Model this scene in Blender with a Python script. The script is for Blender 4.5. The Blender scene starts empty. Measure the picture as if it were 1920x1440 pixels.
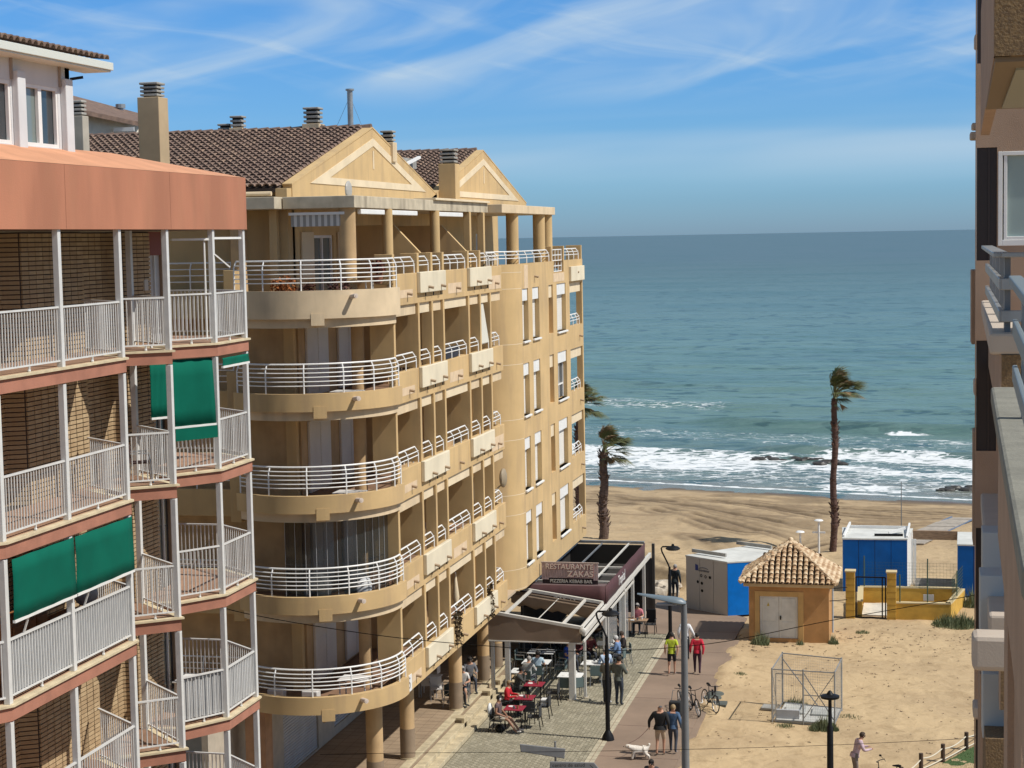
import bpy, bmesh, math, random
import numpy as np
from mathutils import Vector, Matrix, noise as mnoise
random.seed(7)
R = math.radians
scene = bpy.context.scene
COL = scene.collection

# ------------------------------------------------------------------ camera
FPX, CH, YAW, PITCH, ROLL = 3360.0, 18.0, R(13.1), math.atan(274/3360.0), R(1.08)
hd = Vector((-math.sin(YAW), math.cos(YAW), 0)); r0 = Vector((math.cos(YAW), math.sin(YAW), 0))
fw = hd*math.cos(PITCH) + Vector((0, 0, -math.sin(PITCH)))
u0 = r0.cross(fw)
rt = r0*math.cos(ROLL) - u0*math.sin(ROLL); up = rt.cross(fw)
CAM = Vector((0, 0, CH))
cd = bpy.data.cameras.new('camera'); cam = bpy.data.objects.new('camera', cd); COL.objects.link(cam)
m3 = Matrix((rt, up, -fw)).transposed()
cam.matrix_world = Matrix.Translation(CAM) @ m3.to_4x4()
cd.sensor_fit = 'HORIZONTAL'; cd.sensor_width = 36.0; cd.lens = 36.0*FPX/1920
cd.clip_start = 0.3; cd.clip_end = 200000
scene.camera = cam
scene.render.resolution_x, scene.render.resolution_y = 1024, 768

# ------------------------------------------------------------------ world and sun
SUN_EL, SUN_AZ = R(51), R(-6.5)          # azimuth measured from +X (right of the street)
sdir = Vector((math.cos(SUN_EL)*math.cos(SUN_AZ), math.cos(SUN_EL)*math.sin(SUN_AZ), math.sin(SUN_EL)))
w = bpy.data.worlds.new('World'); scene.world = w; w.use_nodes = True
nt = w.node_tree; nd = nt.nodes; ln = nt.links; nd.clear()
wo = nd.new('ShaderNodeOutputWorld'); bg = nd.new('ShaderNodeBackground'); bg.inputs['Strength'].default_value = 0.09
sky = nd.new('ShaderNodeTexSky'); sky.sky_type = 'NISHITA'; sky.sun_disc = False
sky.sun_elevation = SUN_EL; sky.sun_rotation = math.atan2(sdir.x, sdir.y)
sky.altitude = 0; sky.air_density = 0.8; sky.dust_density = 0.2; sky.ozone_density = 4.5
tc = nd.new('ShaderNodeTexCoord'); sp = nd.new('ShaderNodeSeparateXYZ'); ln.new(tc.outputs['Generated'], sp.inputs[0])
def wmath(op, a, b=None, c=None, clamp=False):
    n = nd.new('ShaderNodeMath'); n.operation = op; n.use_clamp = clamp
    for i, v in enumerate((a, b, c)):
        if v is None: continue
        if isinstance(v, (int, float)): n.inputs[i].default_value = v
        else: ln.new(v, n.inputs[i])
    return n.outputs[0]
# cirrus on a high plane: coordinates are azimuth and elevation of the view direction
az = wmath('ARCTAN2', sp.outputs['X'], sp.outputs['Y'])
el = wmath('ARCSINE', sp.outputs['Z'])
def cirrus(sx, sy, rot, off, lo, hi, detail=6, dist=0.6, rough=.55):
    cb = nd.new('ShaderNodeCombineXYZ'); ln.new(wmath('MULTIPLY', az, 57.3), cb.inputs[0]); ln.new(wmath('MULTIPLY', el, 57.3), cb.inputs[1])
    mp = nd.new('ShaderNodeMapping'); mp.vector_type = 'TEXTURE'
    mp.inputs['Rotation'].default_value = (0, 0, R(rot)); mp.inputs['Scale'].default_value = (sx, sy, 1); mp.inputs['Location'].default_value = (off, off*.37, off)
    ln.new(cb.outputs[0], mp.inputs[0])
    nz = nd.new('ShaderNodeTexNoise'); nz.inputs['Scale'].default_value = 1; nz.inputs['Detail'].default_value = detail
    nz.inputs['Roughness'].default_value = rough; nz.inputs['Distortion'].default_value = dist
    ln.new(mp.outputs[0], nz.inputs['Vector'])
    mr = nd.new('ShaderNodeMapRange'); mr.interpolation_type = 'SMOOTHSTEP'
    mr.inputs['From Min'].default_value = lo; mr.inputs['From Max'].default_value = hi
    ln.new(nz.outputs['Fac'], mr.inputs['Value']); return mr.outputs[0]
def band(lo, mid, hi, amt):
    a = nd.new('ShaderNodeMapRange'); a.interpolation_type = 'SMOOTHSTEP'; a.inputs['From Min'].default_value = lo; a.inputs['From Max'].default_value = mid; ln.new(el, a.inputs['Value'])
    b = nd.new('ShaderNodeMapRange'); b.interpolation_type = 'SMOOTHSTEP'; b.inputs['From Min'].default_value = mid; b.inputs['From Max'].default_value = hi; ln.new(el, b.inputs['Value'])
    return wmath('MULTIPLY', wmath('MULTIPLY', a.outputs[0], wmath('SUBTRACT', 1, b.outputs[0])), amt)
c1 = wmath('MULTIPLY', cirrus(9, 2.2, 12, 33.3, .36, .74, 4, .8, .48), .72)
c2 = wmath('MULTIPLY', cirrus(6, .9, -10, 51.7, .48, .82, 5, 1.0, .5), .30)
hi_gate = nd.new('ShaderNodeMapRange'); hi_gate.interpolation_type = 'SMOOTHSTEP'; hi_gate.inputs['From Min'].default_value = R(3.8); hi_gate.inputs['From Max'].default_value = R(5.4); ln.new(el, hi_gate.inputs['Value'])
upper = wmath('MULTIPLY', wmath('ADD', c1, c2), hi_gate.outputs[0])
c3 = wmath('MULTIPLY', cirrus(30, 2.2, 2, 5.5, .25, .7, 3, .3), band(R(1.0), R(3.0), R(4.3), .62))
cl = wmath('MINIMUM', wmath('ADD', upper, c3), .85)
# bluer up to the frame top, dimmed above it to cut ambient light, a grey-blue marine layer at the horizon
grad = nd.new('ShaderNodeMapRange'); grad.inputs['From Min'].default_value = 0; grad.inputs['From Max'].default_value = R(60); ln.new(el, grad.inputs['Value'])
rmp = nd.new('ShaderNodeValToRGB'); ln.new(grad.outputs[0], rmp.inputs[0])
rmp.color_ramp.elements[0].color = (.47, .69, 1.04, 1); rmp.color_ramp.elements[1].color = (.62, .66, .66, 1)
for p_, c_ in ((.03, (.55, .88, 1.22)), (.12, (.57, 1.03, 1.42)), (.4, (.62, .76, .84))):
    e = rmp.color_ramp.elements.new(p_); e.color = (*c_, 1)
mul = nd.new('ShaderNodeMix'); mul.data_type = 'RGBA'; mul.blend_type = 'MULTIPLY'; mul.inputs['Factor'].default_value = 1
ln.new(sky.outputs[0], mul.inputs['A']); ln.new(rmp.outputs[0], mul.inputs['B'])
mixc = nd.new('ShaderNodeMix'); mixc.data_type = 'RGBA'; ln.new(cl, mixc.inputs['Factor']); ln.new(mul.outputs['Result'], mixc.inputs['A'])
mixc.inputs['B'].default_value = (6.2, 7.6, 8.8, 1)
ln.new(mixc.outputs['Result'], bg.inputs['Color']); ln.new(bg.outputs[0], wo.inputs[0])

sl = bpy.data.lights.new('sun', 'SUN'); sl.energy = 4.6; sl.angle = R(0.5); sl.color = (1.0, .955, .88)
so = bpy.data.objects.new('sun', sl); COL.objects.link(so); so.rotation_euler = sdir.to_track_quat('Z', 'Y').to_euler(); so.location = (30, 0, 60)
vs = scene.view_settings; vs.view_transform = 'Standard'; vs.look = 'None'; vs.exposure = 0; vs.gamma = 1; vs.use_curve_mapping = False

# ------------------------------------------------------------------ materials
MATS = {}
def mat(name, col, rough=.8, metal=0, var=.0, vscale=3, bump=0, bscale=40, stain=0, spec=.5, coord='Object', col2=None, vlo=.35, vhi=.65, stretch=(1, 1, 1), trans=0, alpha=1, stain_col=None):
    if name in MATS: return MATS[name]
    m = bpy.data.materials.new(name); m.use_nodes = True; t = m.node_tree; n = t.nodes; l = t.links
    b = n['Principled BSDF']; b.inputs['Roughness'].default_value = rough; b.inputs['Metallic'].default_value = metal
    b.inputs['Specular IOR Level'].default_value = spec
    if trans: b.inputs['Transmission Weight'].default_value = trans
    if alpha < 1: b.inputs['Alpha'].default_value = alpha
    c = (*col, 1); b.inputs['Base Color'].default_value = c
    co = n.new('ShaderNodeTexCoord'); last = None
    def nz(scale, detail=5, st=(1, 1, 1)):
        mp = n.new('ShaderNodeMapping'); mp.inputs['Scale'].default_value = st; l.new(co.outputs[coord], mp.inputs[0])
        x = n.new('ShaderNodeTexNoise'); x.inputs['Scale'].default_value = scale; x.inputs['Detail'].default_value = detail; l.new(mp.outputs[0], x.inputs['Vector']); return x.outputs['Fac']
    if var or col2:
        f = nz(vscale, 6, stretch)
        mr = n.new('ShaderNodeMapRange'); mr.inputs['From Min'].default_value = vlo; mr.inputs['From Max'].default_value = vhi; l.new(f, mr.inputs['Value'])
        mx = n.new('ShaderNodeMix'); mx.data_type = 'RGBA'; l.new(mr.outputs[0], mx.inputs['Factor'])
        d = col2 if col2 else tuple(max(0, v*(1-var)) for v in col)
        a = col if col2 else tuple(min(1, v*(1+var*.6)) for v in col)
        mx.inputs['A'].default_value = (*a, 1); mx.inputs['B'].default_value = (*d, 1); last = mx.outputs['Result']
    if stain:
        f = nz(2.2, 8, (1, 1, .16)); mr = n.new('ShaderNodeMapRange'); mr.inputs['From Min'].default_value = .5; mr.inputs['From Max'].default_value = .75; mr.inputs['To Max'].default_value = stain; l.new(f, mr.inputs['Value'])
        mx = n.new('ShaderNodeMix'); mx.data_type = 'RGBA'; l.new(mr.outputs[0], mx.inputs['Factor'])
        if last: l.new(last, mx.inputs['A'])
        else: mx.inputs['A'].default_value = c
        sc = stain_col or tuple(v*.45 for v in col); mx.inputs['B'].default_value = (*sc, 1); last = mx.outputs['Result']
    if last: l.new(last, b.inputs['Base Color'])
    if bump:
        bp = n.new('ShaderNodeBump'); bp.inputs['Strength'].default_value = bump; bp.inputs['Distance'].default_value = .02; l.new(nz(bscale, 4), bp.inputs['Height']); l.new(bp.outputs[0], b.inputs['Normal'])
    MATS[name] = m; return m
def glassy(name, col, rough=.06):
    m = mat(name, col, rough, spec=.9); return m

STUCCO = mat('beige_stucco', (.575, .40, .193), .9, var=.10, vscale=.7, bump=.35, bscale=60, stain=.55, stain_col=(.36, .25, .145))
STUCCO2 = mat('pale_stucco', (.66, .52, .34), .9, var=.12, vscale=1.2, bump=.2, bscale=50, stain=.5, stain_col=(.36, .29, .2))
TRIM = mat('cream_trim', (.70, .58, .40), .85, var=.08, vscale=1.5, bump=.15)
COLPAINT = mat('column_stucco', (.52, .35, .18), .85, var=.14, vscale=1.5, bump=.2, stain=.3)
PATCH = mat('repair_panel', (.70, .62, .46), .85, var=.08, vscale=1.0, stain=.15, bump=.1)
BASEDK = mat('column_base_paint', (.26, .19, .125), .8, var=.12, vscale=2)
TERRA = mat('terracotta_render', (.45, .186, .107), .85, var=.16, vscale=1.0, bump=.2, bscale=30, stretch=(1, 1, .25), stain=.18, stain_col=(.40, .22, .12))
TERRA2 = mat('terracotta_slab_edge', (.40, .175, .115), .85, var=.15, vscale=2, bump=.2)
TERRA3 = mat('salmon_roof_render', (.60, .29, .16), .85, var=.12, vscale=1.2, bump=.2, stain=.15)
NOSE = mat('cream_stone_nosing', (.60, .50, .33), .8, var=.15, vscale=4)
WHITE = mat('white_paint', (.78, .77, .74), .45, var=.05, vscale=3)
WHITE2 = mat('white_metal', (.66, .655, .635), .4, var=.06, vscale=5)
GREYW = mat('grey_white_panel', (.46, .46, .46), .5, var=.1, vscale=2)
SHUT = mat('white_shutter', (.72, .69, .63), .5, var=.04, vscale=2)
BRICK = mat('tan_brick', (.45, .325, .185), .85, col2=(.37, .255, .14), vscale=5, bump=.3, vlo=.3, vhi=.7)
MORTAR = mat('dark_mortar', (.075, .055, .045), .95)
TILE = mat('brown_roof_tile', (.21, .135, .10), .9, col2=(.125, .083, .065), vscale=4, bump=.4, stain=.2, stain_col=(.22, .17, .12))
TILE2 = mat('tan_roof_tile', (.62, .46, .28), .9, col2=(.36, .22, .12), vscale=6, bump=.4, vlo=.4, vhi=.62)
UNDER = mat('tile_bedding', (.09, .065, .05), .95)
CONC = mat('grey_concrete', (.34, .33, .30), .9, var=.2, vscale=2, bump=.3, stain=.3)
FLOORT = mat('balcony_tile', (.22, .13, .08), .7, var=.15)
CONCL = mat('weathered_concrete', (.52, .45, .33), .9, var=.15, vscale=2.5, bump=.3, stain=.8, stain_col=(.20, .165, .12))
GREEN = mat('green_awning_cloth', (.002, .115, .075), .9, var=.12, vscale=1.2, bump=.05, spec=.15)
DKBR = mat('dark_brown_panel', (.022, .012, .009), .5)
GLASS = glassy('window_glass', (.035, .045, .05))
GLASS2 = glassy('pale_window_glass', (.17, .21, .20), .1)
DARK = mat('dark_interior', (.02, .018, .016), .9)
BLACK = mat('black_metal', (.006, .006, .007), .5, spec=.25)
CBLE = mat('cable_black', (.01, .009, .008), .95, spec=0)
GREY = mat('grey_metal', (.17, .18, .19), .45, var=.1, vscale=2)
GALV = mat('galvanised_steel', (.33, .34, .34), .4, metal=.4, var=.15, vscale=4)
RBLD = mat('rose_beige_stucco', (.38, .26, .18), .9, var=.1, vscale=2, bump=.4, bscale=70)
RBLD2 = mat('speckled_brown_stucco', (.25, .16, .075), .95, col2=(.15, .095, .05), vscale=35, bump=.7, bscale=45)
RCREAM = mat('cream_moulding', (.50, .42, .34), .8, var=.06, vscale=3, bump=.1)
BLUE = mat('blue_panel', (.002, .095, .36), .55, var=.14, vscale=1.5, stain=.18, stain_col=(.03, .10, .25), spec=.2)
YELLOW = mat('ochre_yellow_paint', (.55, .33, .055), .85, var=.14, vscale=2, bump=.25, stain=.2)
ORANGE = mat('orange_stucco', (.47, .25, .095), .9, var=.16, vscale=1.6, bump=.35, bscale=30, stain=.2)
ORANGE2 = mat('ochre_door_surround', (.55, .34, .13), .9, var=.1, vscale=2)
MAROON = mat('maroon_cloth', (.075, .028, .03), .8, var=.15, vscale=2)
TAUPE = mat('taupe_cloth', (.23, .165, .115), .85, var=.12, vscale=1.2, bump=.1)
WOOD = mat('worn_wood', (.32, .20, .115), .8, var=.3, vscale=4, stretch=(1, 6, 6), bump=.2)
DECK = mat('boardwalk_wood', (.38, .33, .27), .85, var=.2, vscale=3, bump=.2)
POSTW = mat('dark_post_wood', (.07, .042, .025), .85, var=.3, vscale=8)
ROPE = mat('pale_rope', (.62, .56, .44), .9)
REDP = mat('red_path', (.245, .175, .125), .9, var=.13, vscale=.6, bump=.2, bscale=60, stain=.12)
COBB = mat('pale_paving_brick', (.30, .27, .19), .85, col2=(.23, .205, .145), vscale=1.6, bump=.25)
COBJ = mat('paving_joint', (.13, .115, .08), .95)
TERRAZ = mat('arcade_floor_tile', (.32, .235, .155), .7, var=.15, vscale=1.2, stain=.1)
STEPY = mat('sandstone_step', (.50, .42, .275), .85, var=.22, vscale=3, bump=.2)

# ------------------------------------------------------------------ mesh helpers
ORG = {}
class MB:
    def __init__(s): s.v = []; s.f = []; s.mi = []; s.cur = 0
    def add(s, vs, fs):
        b = len(s.v); s.v += [tuple(v) for v in vs]; s.f += [tuple(b+i for i in f) for f in fs]; s.mi += [s.cur]*len(fs); return s
    def box(s, x0, x1, y0, y1, z0, z1):
        vs = [(x, y, z) for z in (z0, z1) for y in (y0, y1) for x in (x0, x1)]
        return s.add(vs, [(0, 2, 3, 1), (4, 5, 7, 6), (0, 1, 5, 4), (2, 6, 7, 3), (0, 4, 6, 2), (1, 3, 7, 5)])
    def bar(s, p, q, w, h=None, upv=(0, 0, 1)):
        p, q = Vector(p), Vector(q); d = q-p
        if d.length < 1e-6: return s
        h = h or w; d.normalize(); u = Vector(upv)
        if abs(d.dot(u)) > .95: u = Vector((1, 0, 0))
        sd = d.cross(u).normalized(); u = sd.cross(d).normalized(); a, b = sd*w/2, u*h/2
        vs = [e+sa*a+sb*b for e in (p, q) for sa, sb in ((-1, -1), (1, -1), (1, 1), (-1, 1))]
        return s.add(vs, [(0, 1, 2, 3), (7, 6, 5, 4), (0, 4, 5, 1), (1, 5, 6, 2), (2, 6, 7, 3), (3, 7, 4, 0)])
    def tube(s, pts, r, n=8, caps=True):
        pts = [Vector(p) for p in pts]; rs = r if isinstance(r, (list, tuple)) else [r]*len(pts); vs = []; fs = []
        prev = None
        for i, p in enumerate(pts):
            d = (pts[min(i+1, len(pts)-1)]-pts[max(i-1, 0)]).normalized()
            if prev is None:
                u = Vector((0, 0, 1)) if abs(d.z) < .9 else Vector((1, 0, 0)); a = d.cross(u).normalized()
            else: a = (prev-d*prev.dot(d)).normalized()
            prev = a; b = d.cross(a)
            for k in range(n):
                t = 2*math.pi*k/n; vs.append(p+a*math.cos(t)*rs[i]+b*math.sin(t)*rs[i])
        for i in range(len(pts)-1):
            for k in range(n): fs.append((i*n+k, i*n+(k+1) % n, (i+1)*n+(k+1) % n, (i+1)*n+k))
        if caps: fs.append(tuple(range(n-1, -1, -1))); fs.append(tuple((len(pts)-1)*n+k for k in range(n)))
        return s.add(vs, fs)
    def cyl(s, x, y, z0, z1, r0, r1=None, n=24): return s.tube([(x, y, z0), (x, y, z1)], [r0, r0 if r1 is None else r1], n)
    def prism(s, poly, z0, z1):
        n = len(poly)
        a = sum(poly[i][0]*poly[(i+1) % n][1]-poly[(i+1) % n][0]*poly[i][1] for i in range(n))
        if a < 0: poly = poly[::-1]
        vs = [(x, y, z0) for x, y in poly]+[(x, y, z1) for x, y in poly]
        return s.add(vs, [tuple(range(n-1, -1, -1)), tuple(range(n, 2*n))]+[(i, (i+1) % n, n+(i+1) % n, n+i) for i in range(n)])
    def pathwall(s, path, z0, z1, t):
        "wall of thickness t to the left of the path"
        P = [Vector((p[0], p[1])) for p in path]; off = []
        for i, p in enumerate(P):
            d1 = (P[i]-P[i-1]).normalized() if i > 0 else None; d2 = (P[i+1]-P[i]).normalized() if i < len(P)-1 else None
            d1 = d1 or d2; d2 = d2 or d1; n1 = Vector((-d1.y, d1.x)); n2 = Vector((-d2.y, d2.x)); nn = (n1+n2).normalized(); off.append(p+nn*t/max(.4, nn.dot(n1)))
        n = len(P); vs = []
        for q in (P, off):
            for z in (z0, z1): vs += [(p.x, p.y, z) for p in q]
        fs = []
        for i in range(n-1):
            fs += [(i, i+1, n+i+1, n+i), (2*n+i, 3*n+i, 3*n+i+1, 2*n+i+1), (n+i, n+i+1, 3*n+i+1, 3*n+i), (i, 2*n+i, 2*n+i+1, i+1)]
        fs += [(0, n, 3*n, 2*n), (n-1, 3*n-1, 4*n-1, 2*n-1)]
        return s.add(vs, fs)
    def sphere(s, c, r, n=10, m=6, sc=(1, 1, 1)):
        vs = [(c[0], c[1], c[2]-r*sc[2])]
        for i in range(1, m):
            a = -math.pi/2+math.pi*i/m
            for k in range(n): t = 2*math.pi*k/n; vs.append((c[0]+r*sc[0]*math.cos(a)*math.cos(t), c[1]+r*sc[1]*math.cos(a)*math.sin(t), c[2]+r*sc[2]*math.sin(a)))
        vs.append((c[0], c[1], c[2]+r*sc[2])); L = len(vs)-1; fs = []
        for k in range(n): fs.append((0, 1+(k+1) % n, 1+k)); fs.append((L, L-n+k, L-n+(k+1) % n))
        for i in range(m-2):
            for k in range(n): fs.append((1+i*n+k, 1+i*n+(k+1) % n, 1+(i+1)*n+(k+1) % n, 1+(i+1)*n+k))
        return s.add(vs, fs)
    def build(s, name, mats, parent=None, smooth=False, bevel=0, kind=None, label=None):
        me = bpy.data.meshes.new(name); o3 = ORG.get(parent.name if parent else '', Vector((0, 0, 0)))
        me.from_pydata([(x-o3.x, y-o3.y, z-o3.z) for x, y, z in s.v], [], s.f)
        mats = mats if isinstance(mats, (list, tuple)) else [mats]
        for m in mats: me.materials.append(m)
        if len(mats) > 1: me.polygons.foreach_set('material_index', s.mi)
        me.update()
        o = bpy.data.objects.new(name, me); COL.objects.link(o)
        if smooth:
            me.polygons.foreach_set('use_smooth', [True]*len(me.polygons)); me.set_sharp_from_angle(angle=R(38))
        if parent: o.parent = parent; ORG[o.name] = o3
        if bevel:
            bv = o.modifiers.new('bevel', 'BEVEL'); bv.width = bevel; bv.segments = 2; bv.limit_method = 'ANGLE'; bv.angle_limit = R(40)
        if kind: o['kind'] = kind
        if label: o['label'] = label
        return o
def tag(o, label, cat, group=None, kind=None):
    if label: o['label'] = label
    if cat: o['category'] = cat
    if group: o['group'] = group
    if kind: o['kind'] = kind
    return o
def thing(name, label, cat, loc=(0, 0, 0), group=None):
    o = bpy.data.objects.new(name, None); COL.objects.link(o); o.location = loc; o.empty_display_size = .3
    ORG[o.name] = Vector(loc); return tag(o, label, cat, group)
def loose(o):
    "top-level single-mesh thing: move its origin to its own base"
    me = o.data; co = np.empty(len(me.vertices)*3); me.vertices.foreach_get('co', co); co = co.reshape(-1, 3)
    c = np.array([(co[:, 0].min()+co[:, 0].max())/2, (co[:, 1].min()+co[:, 1].max())/2, co[:, 2].min()]); me.vertices.foreach_set('co', (co-c).ravel()); me.update(); o.location = c; return o
def dup(root, loc=None, rz=None, label=None, group=None):
    kids = {}
    for c in bpy.data.objects:
        if c.parent: kids.setdefault(c.parent.name, []).append(c)
    def cp(o, par):
        n = o.copy(); COL.objects.link(n); n.parent = par
        for k in kids.get(o.name, []): cp(k, n)
        return n
    n = cp(root, None)
    if loc is not None: n.location = loc
    if rz is not None: n.rotation_euler = (0, 0, rz)
    if label: n['label'] = label
    if group: n['group'] = group
    return n
def share(name, me, parent, loc, rot=None, sc=None, lnk=True):
    o = bpy.data.objects.new(name, me); o.parent = parent; o.location = loc
    if rot is not None: o.rotation_euler = rot
    if sc is not None: o.scale = sc
    COL.objects.link(o); return o
def openwall(mb, org, u, nrm, U, Z, ops, t=.3):
    "wall in plane (org + u*a), outward normal nrm, with rectangular openings (u0,u1,z0,z1)"
    org, u, nrm = Vector(org), Vector(u), Vector(nrm)
    us = sorted(set([U[0], U[1]]+[x for o in ops for x in o[:2]])); zs = sorted(set([Z[0], Z[1]]+[x for o in ops for x in o[2:4]]))
    P = lambda a, z, d=0: org+u*a+Vector((0, 0, z))-nrm*d
    for a0, a1 in zip(us, us[1:]):
        for z0, z1 in zip(zs, zs[1:]):
            am, zm = (a0+a1)/2, (z0+z1)/2
            if any(o[0] < am < o[1] and o[2] < zm < o[3] for o in ops): continue
            mb.add([P(a0, z0), P(a1, z0), P(a1, z1), P(a0, z1)], [(0, 1, 2, 3)]); mb.add([P(a0, z0, t), P(a1, z0, t), P(a1, z1, t), P(a0, z1, t)], [(3, 2, 1, 0)])
    for o in ops:
        a0, a1, z0, z1 = o[:4]
        for q in (((a0, z0), (a0, z1)), ((a1, z1), (a1, z0)), ((a0, z1), (a1, z1)), ((a1, z0), (a0, z0))):
            mb.add([P(*q[0]), P(*q[1]), P(*q[1], t), P(*q[0], t)], [(0, 1, 2, 3)])
    for q in (((U[0], Z[0]), (U[0], Z[1])), ((U[1], Z[0]), (U[1], Z[1])), ((U[0], Z[0]), (U[1], Z[0])), ((U[0], Z[1]), (U[1], Z[1]))):
        mb.add([P(*q[0]), P(*q[1]), P(*q[1], t), P(*q[0], t)], [(0, 1, 2, 3)])
def GP(px, py, z=0):
    d = fw + rt*((px-960)/FPX) - up*((py-720)/FPX); t = (z-CH)/d.z; return CAM+d*t
def XP(px, py, X):
    d = fw + rt*((px-960)/FPX) - up*((py-720)/FPX); return CAM+d*(X/d.x)
def text_mesh(name, body, size, m, parent=None, loc=(0, 0, 0), rot=(0, 0, 0), depth=.01, sx=1, align='CENTER', bold=0):
    cu = bpy.data.curves.new(name, 'FONT'); cu.body = body; cu.size = size; cu.extrude = depth; cu.align_x = align; cu.align_y = 'CENTER'; cu.offset = bold
    t = bpy.data.objects.new(name+'_tmp', cu); COL.objects.link(t); bpy.context.view_layer.update()
    me = bpy.data.meshes.new_from_object(t.evaluated_get(bpy.context.evaluated_depsgraph_get())); bpy.data.objects.remove(t); bpy.data.curves.remove(cu)
    me.name = name; me.materials.clear(); me.materials.append(m)
    o = bpy.data.objects.new(name, me); COL.objects.link(o)
    o3 = ORG.get(parent.name, Vector((0, 0, 0))) if parent else Vector((0, 0, 0))
    if parent: o.parent = parent
    o.location = Vector(loc)-o3; o.rotation_euler = rot; o.scale = (sx, 1, 1); return o
def rnd(a, b): return random.uniform(a, b)
# ------------------------------------------------------------------ ground, beach, sea
def fbm(x, y, sc, octs=4, seed=0):
    "cheap value noise on arrays"
    out = np.zeros_like(x); amp = 1; tot = 0
    for o in range(octs):
        xs, ys = x*sc+seed*17.3+o*5.1, y*sc-seed*9.7+o*3.3; xi, yi = np.floor(xs), np.floor(ys); fx, fy = xs-xi, ys-yi; fx = fx*fx*(3-2*fx); fy = fy*fy*(3-2*fy)
        def h(a, b): v = np.sin(a*127.1+b*311.7+seed*74.7)*43758.5453; return v-np.floor(v)
        out += amp*(h(xi, yi)*(1-fx)*(1-fy)+h(xi+1, yi)*fx*(1-fy)+h(xi, yi+1)*(1-fx)*fy+h(xi+1, yi+1)*fx*fy); tot += amp; amp *= .5; sc *= 2.03
    return out/tot
def grid(name, xs, ys, zf, m, kind='structure'):
    X, Y = np.meshgrid(xs, ys); Z = zf(X, Y); nx, ny = len(xs), len(ys)
    v = np.stack([X.ravel(), Y.ravel(), Z.ravel()], 1); i = np.arange(nx-1)[None, :]+nx*np.arange(ny-1)[:, None]; i = i.ravel()
    f = np.stack([i, i+1, i+nx+1, i+nx], 1); me = bpy.data.meshes.new(name)
    me.vertices.add(len(v)); me.vertices.foreach_set('co', v.ravel()); me.loops.add(len(f)*4); me.loops.foreach_set('vertex_index', f.ravel()); me.polygons.add(len(f))
    me.polygons.foreach_set('loop_start', np.arange(len(f))*4); me.polygons.foreach_set('loop_total', np.full(len(f), 4)); me.polygons.foreach_set('use_smooth', [True]*len(f)); me.update(calc_edges=True); me.validate()
    me.materials.append(m); o = bpy.data.objects.new(name, me); COL.objects.link(o); o['kind'] = kind; return o
SEA = -1.1
def smooth(a, b, x): t = np.clip((x-a)/(b-a), 0, 1); return t*t*(3-2*t)
def shore_y(x): return 130.6-.28*x+.35*np.sin(x*.35)+.5*np.sin(x*.13+1)
RUTS = []
for pts_ in (((1130, 905), (1270, 933), (1400, 960), (1560, 1000)), ((1235, 938), (1310, 962), (1390, 985), (1480, 1012)), ((1228, 947), (1290, 968), (1350, 990), (1410, 1004)),
             ((1090, 921), (1200, 923), (1300, 936), (1380, 955)), ((1290, 914), (1420, 931), (1560, 954), (1700, 962)), ((1400, 921), (1560, 937), (1700, 944), (1850, 950)), ((1090, 913), (1180, 915), (1260, 924)),
             ((1340, 915), (1480, 945), (1600, 975), (1720, 1000)), ((1560, 975), (1650, 985), (1760, 975)), ((1090, 928), (1160, 931), (1240, 940)), ((1480, 1035), (1540, 1020), (1600, 1015)), ((1180, 1060), (1220, 1085), (1290, 1100)), ((1300, 1015), (1330, 1040), (1352, 1060)), ((1560, 930), (1700, 938), (1830, 942)), ((1580, 948), (1700, 955), (1830, 958))):
    RUTS.append([(GP(*p).x, GP(*p).y) for p in pts_])
_rc = {}
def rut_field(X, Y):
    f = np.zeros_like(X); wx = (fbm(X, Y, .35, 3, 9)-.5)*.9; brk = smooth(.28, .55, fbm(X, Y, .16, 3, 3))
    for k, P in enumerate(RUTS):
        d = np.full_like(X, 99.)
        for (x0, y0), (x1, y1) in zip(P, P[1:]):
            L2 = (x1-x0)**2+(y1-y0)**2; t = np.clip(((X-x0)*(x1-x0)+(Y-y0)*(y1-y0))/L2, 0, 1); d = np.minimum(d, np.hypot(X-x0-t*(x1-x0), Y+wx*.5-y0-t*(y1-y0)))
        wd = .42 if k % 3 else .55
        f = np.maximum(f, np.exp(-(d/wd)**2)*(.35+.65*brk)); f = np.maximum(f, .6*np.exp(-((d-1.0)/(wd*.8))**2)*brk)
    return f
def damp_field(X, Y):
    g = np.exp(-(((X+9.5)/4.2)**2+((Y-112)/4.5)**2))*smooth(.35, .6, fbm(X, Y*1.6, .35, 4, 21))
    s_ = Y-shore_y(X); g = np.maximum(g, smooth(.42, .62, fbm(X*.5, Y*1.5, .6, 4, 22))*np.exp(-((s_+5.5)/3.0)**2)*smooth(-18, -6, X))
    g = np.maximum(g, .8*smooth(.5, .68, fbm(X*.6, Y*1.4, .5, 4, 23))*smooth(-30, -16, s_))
    return g
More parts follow.
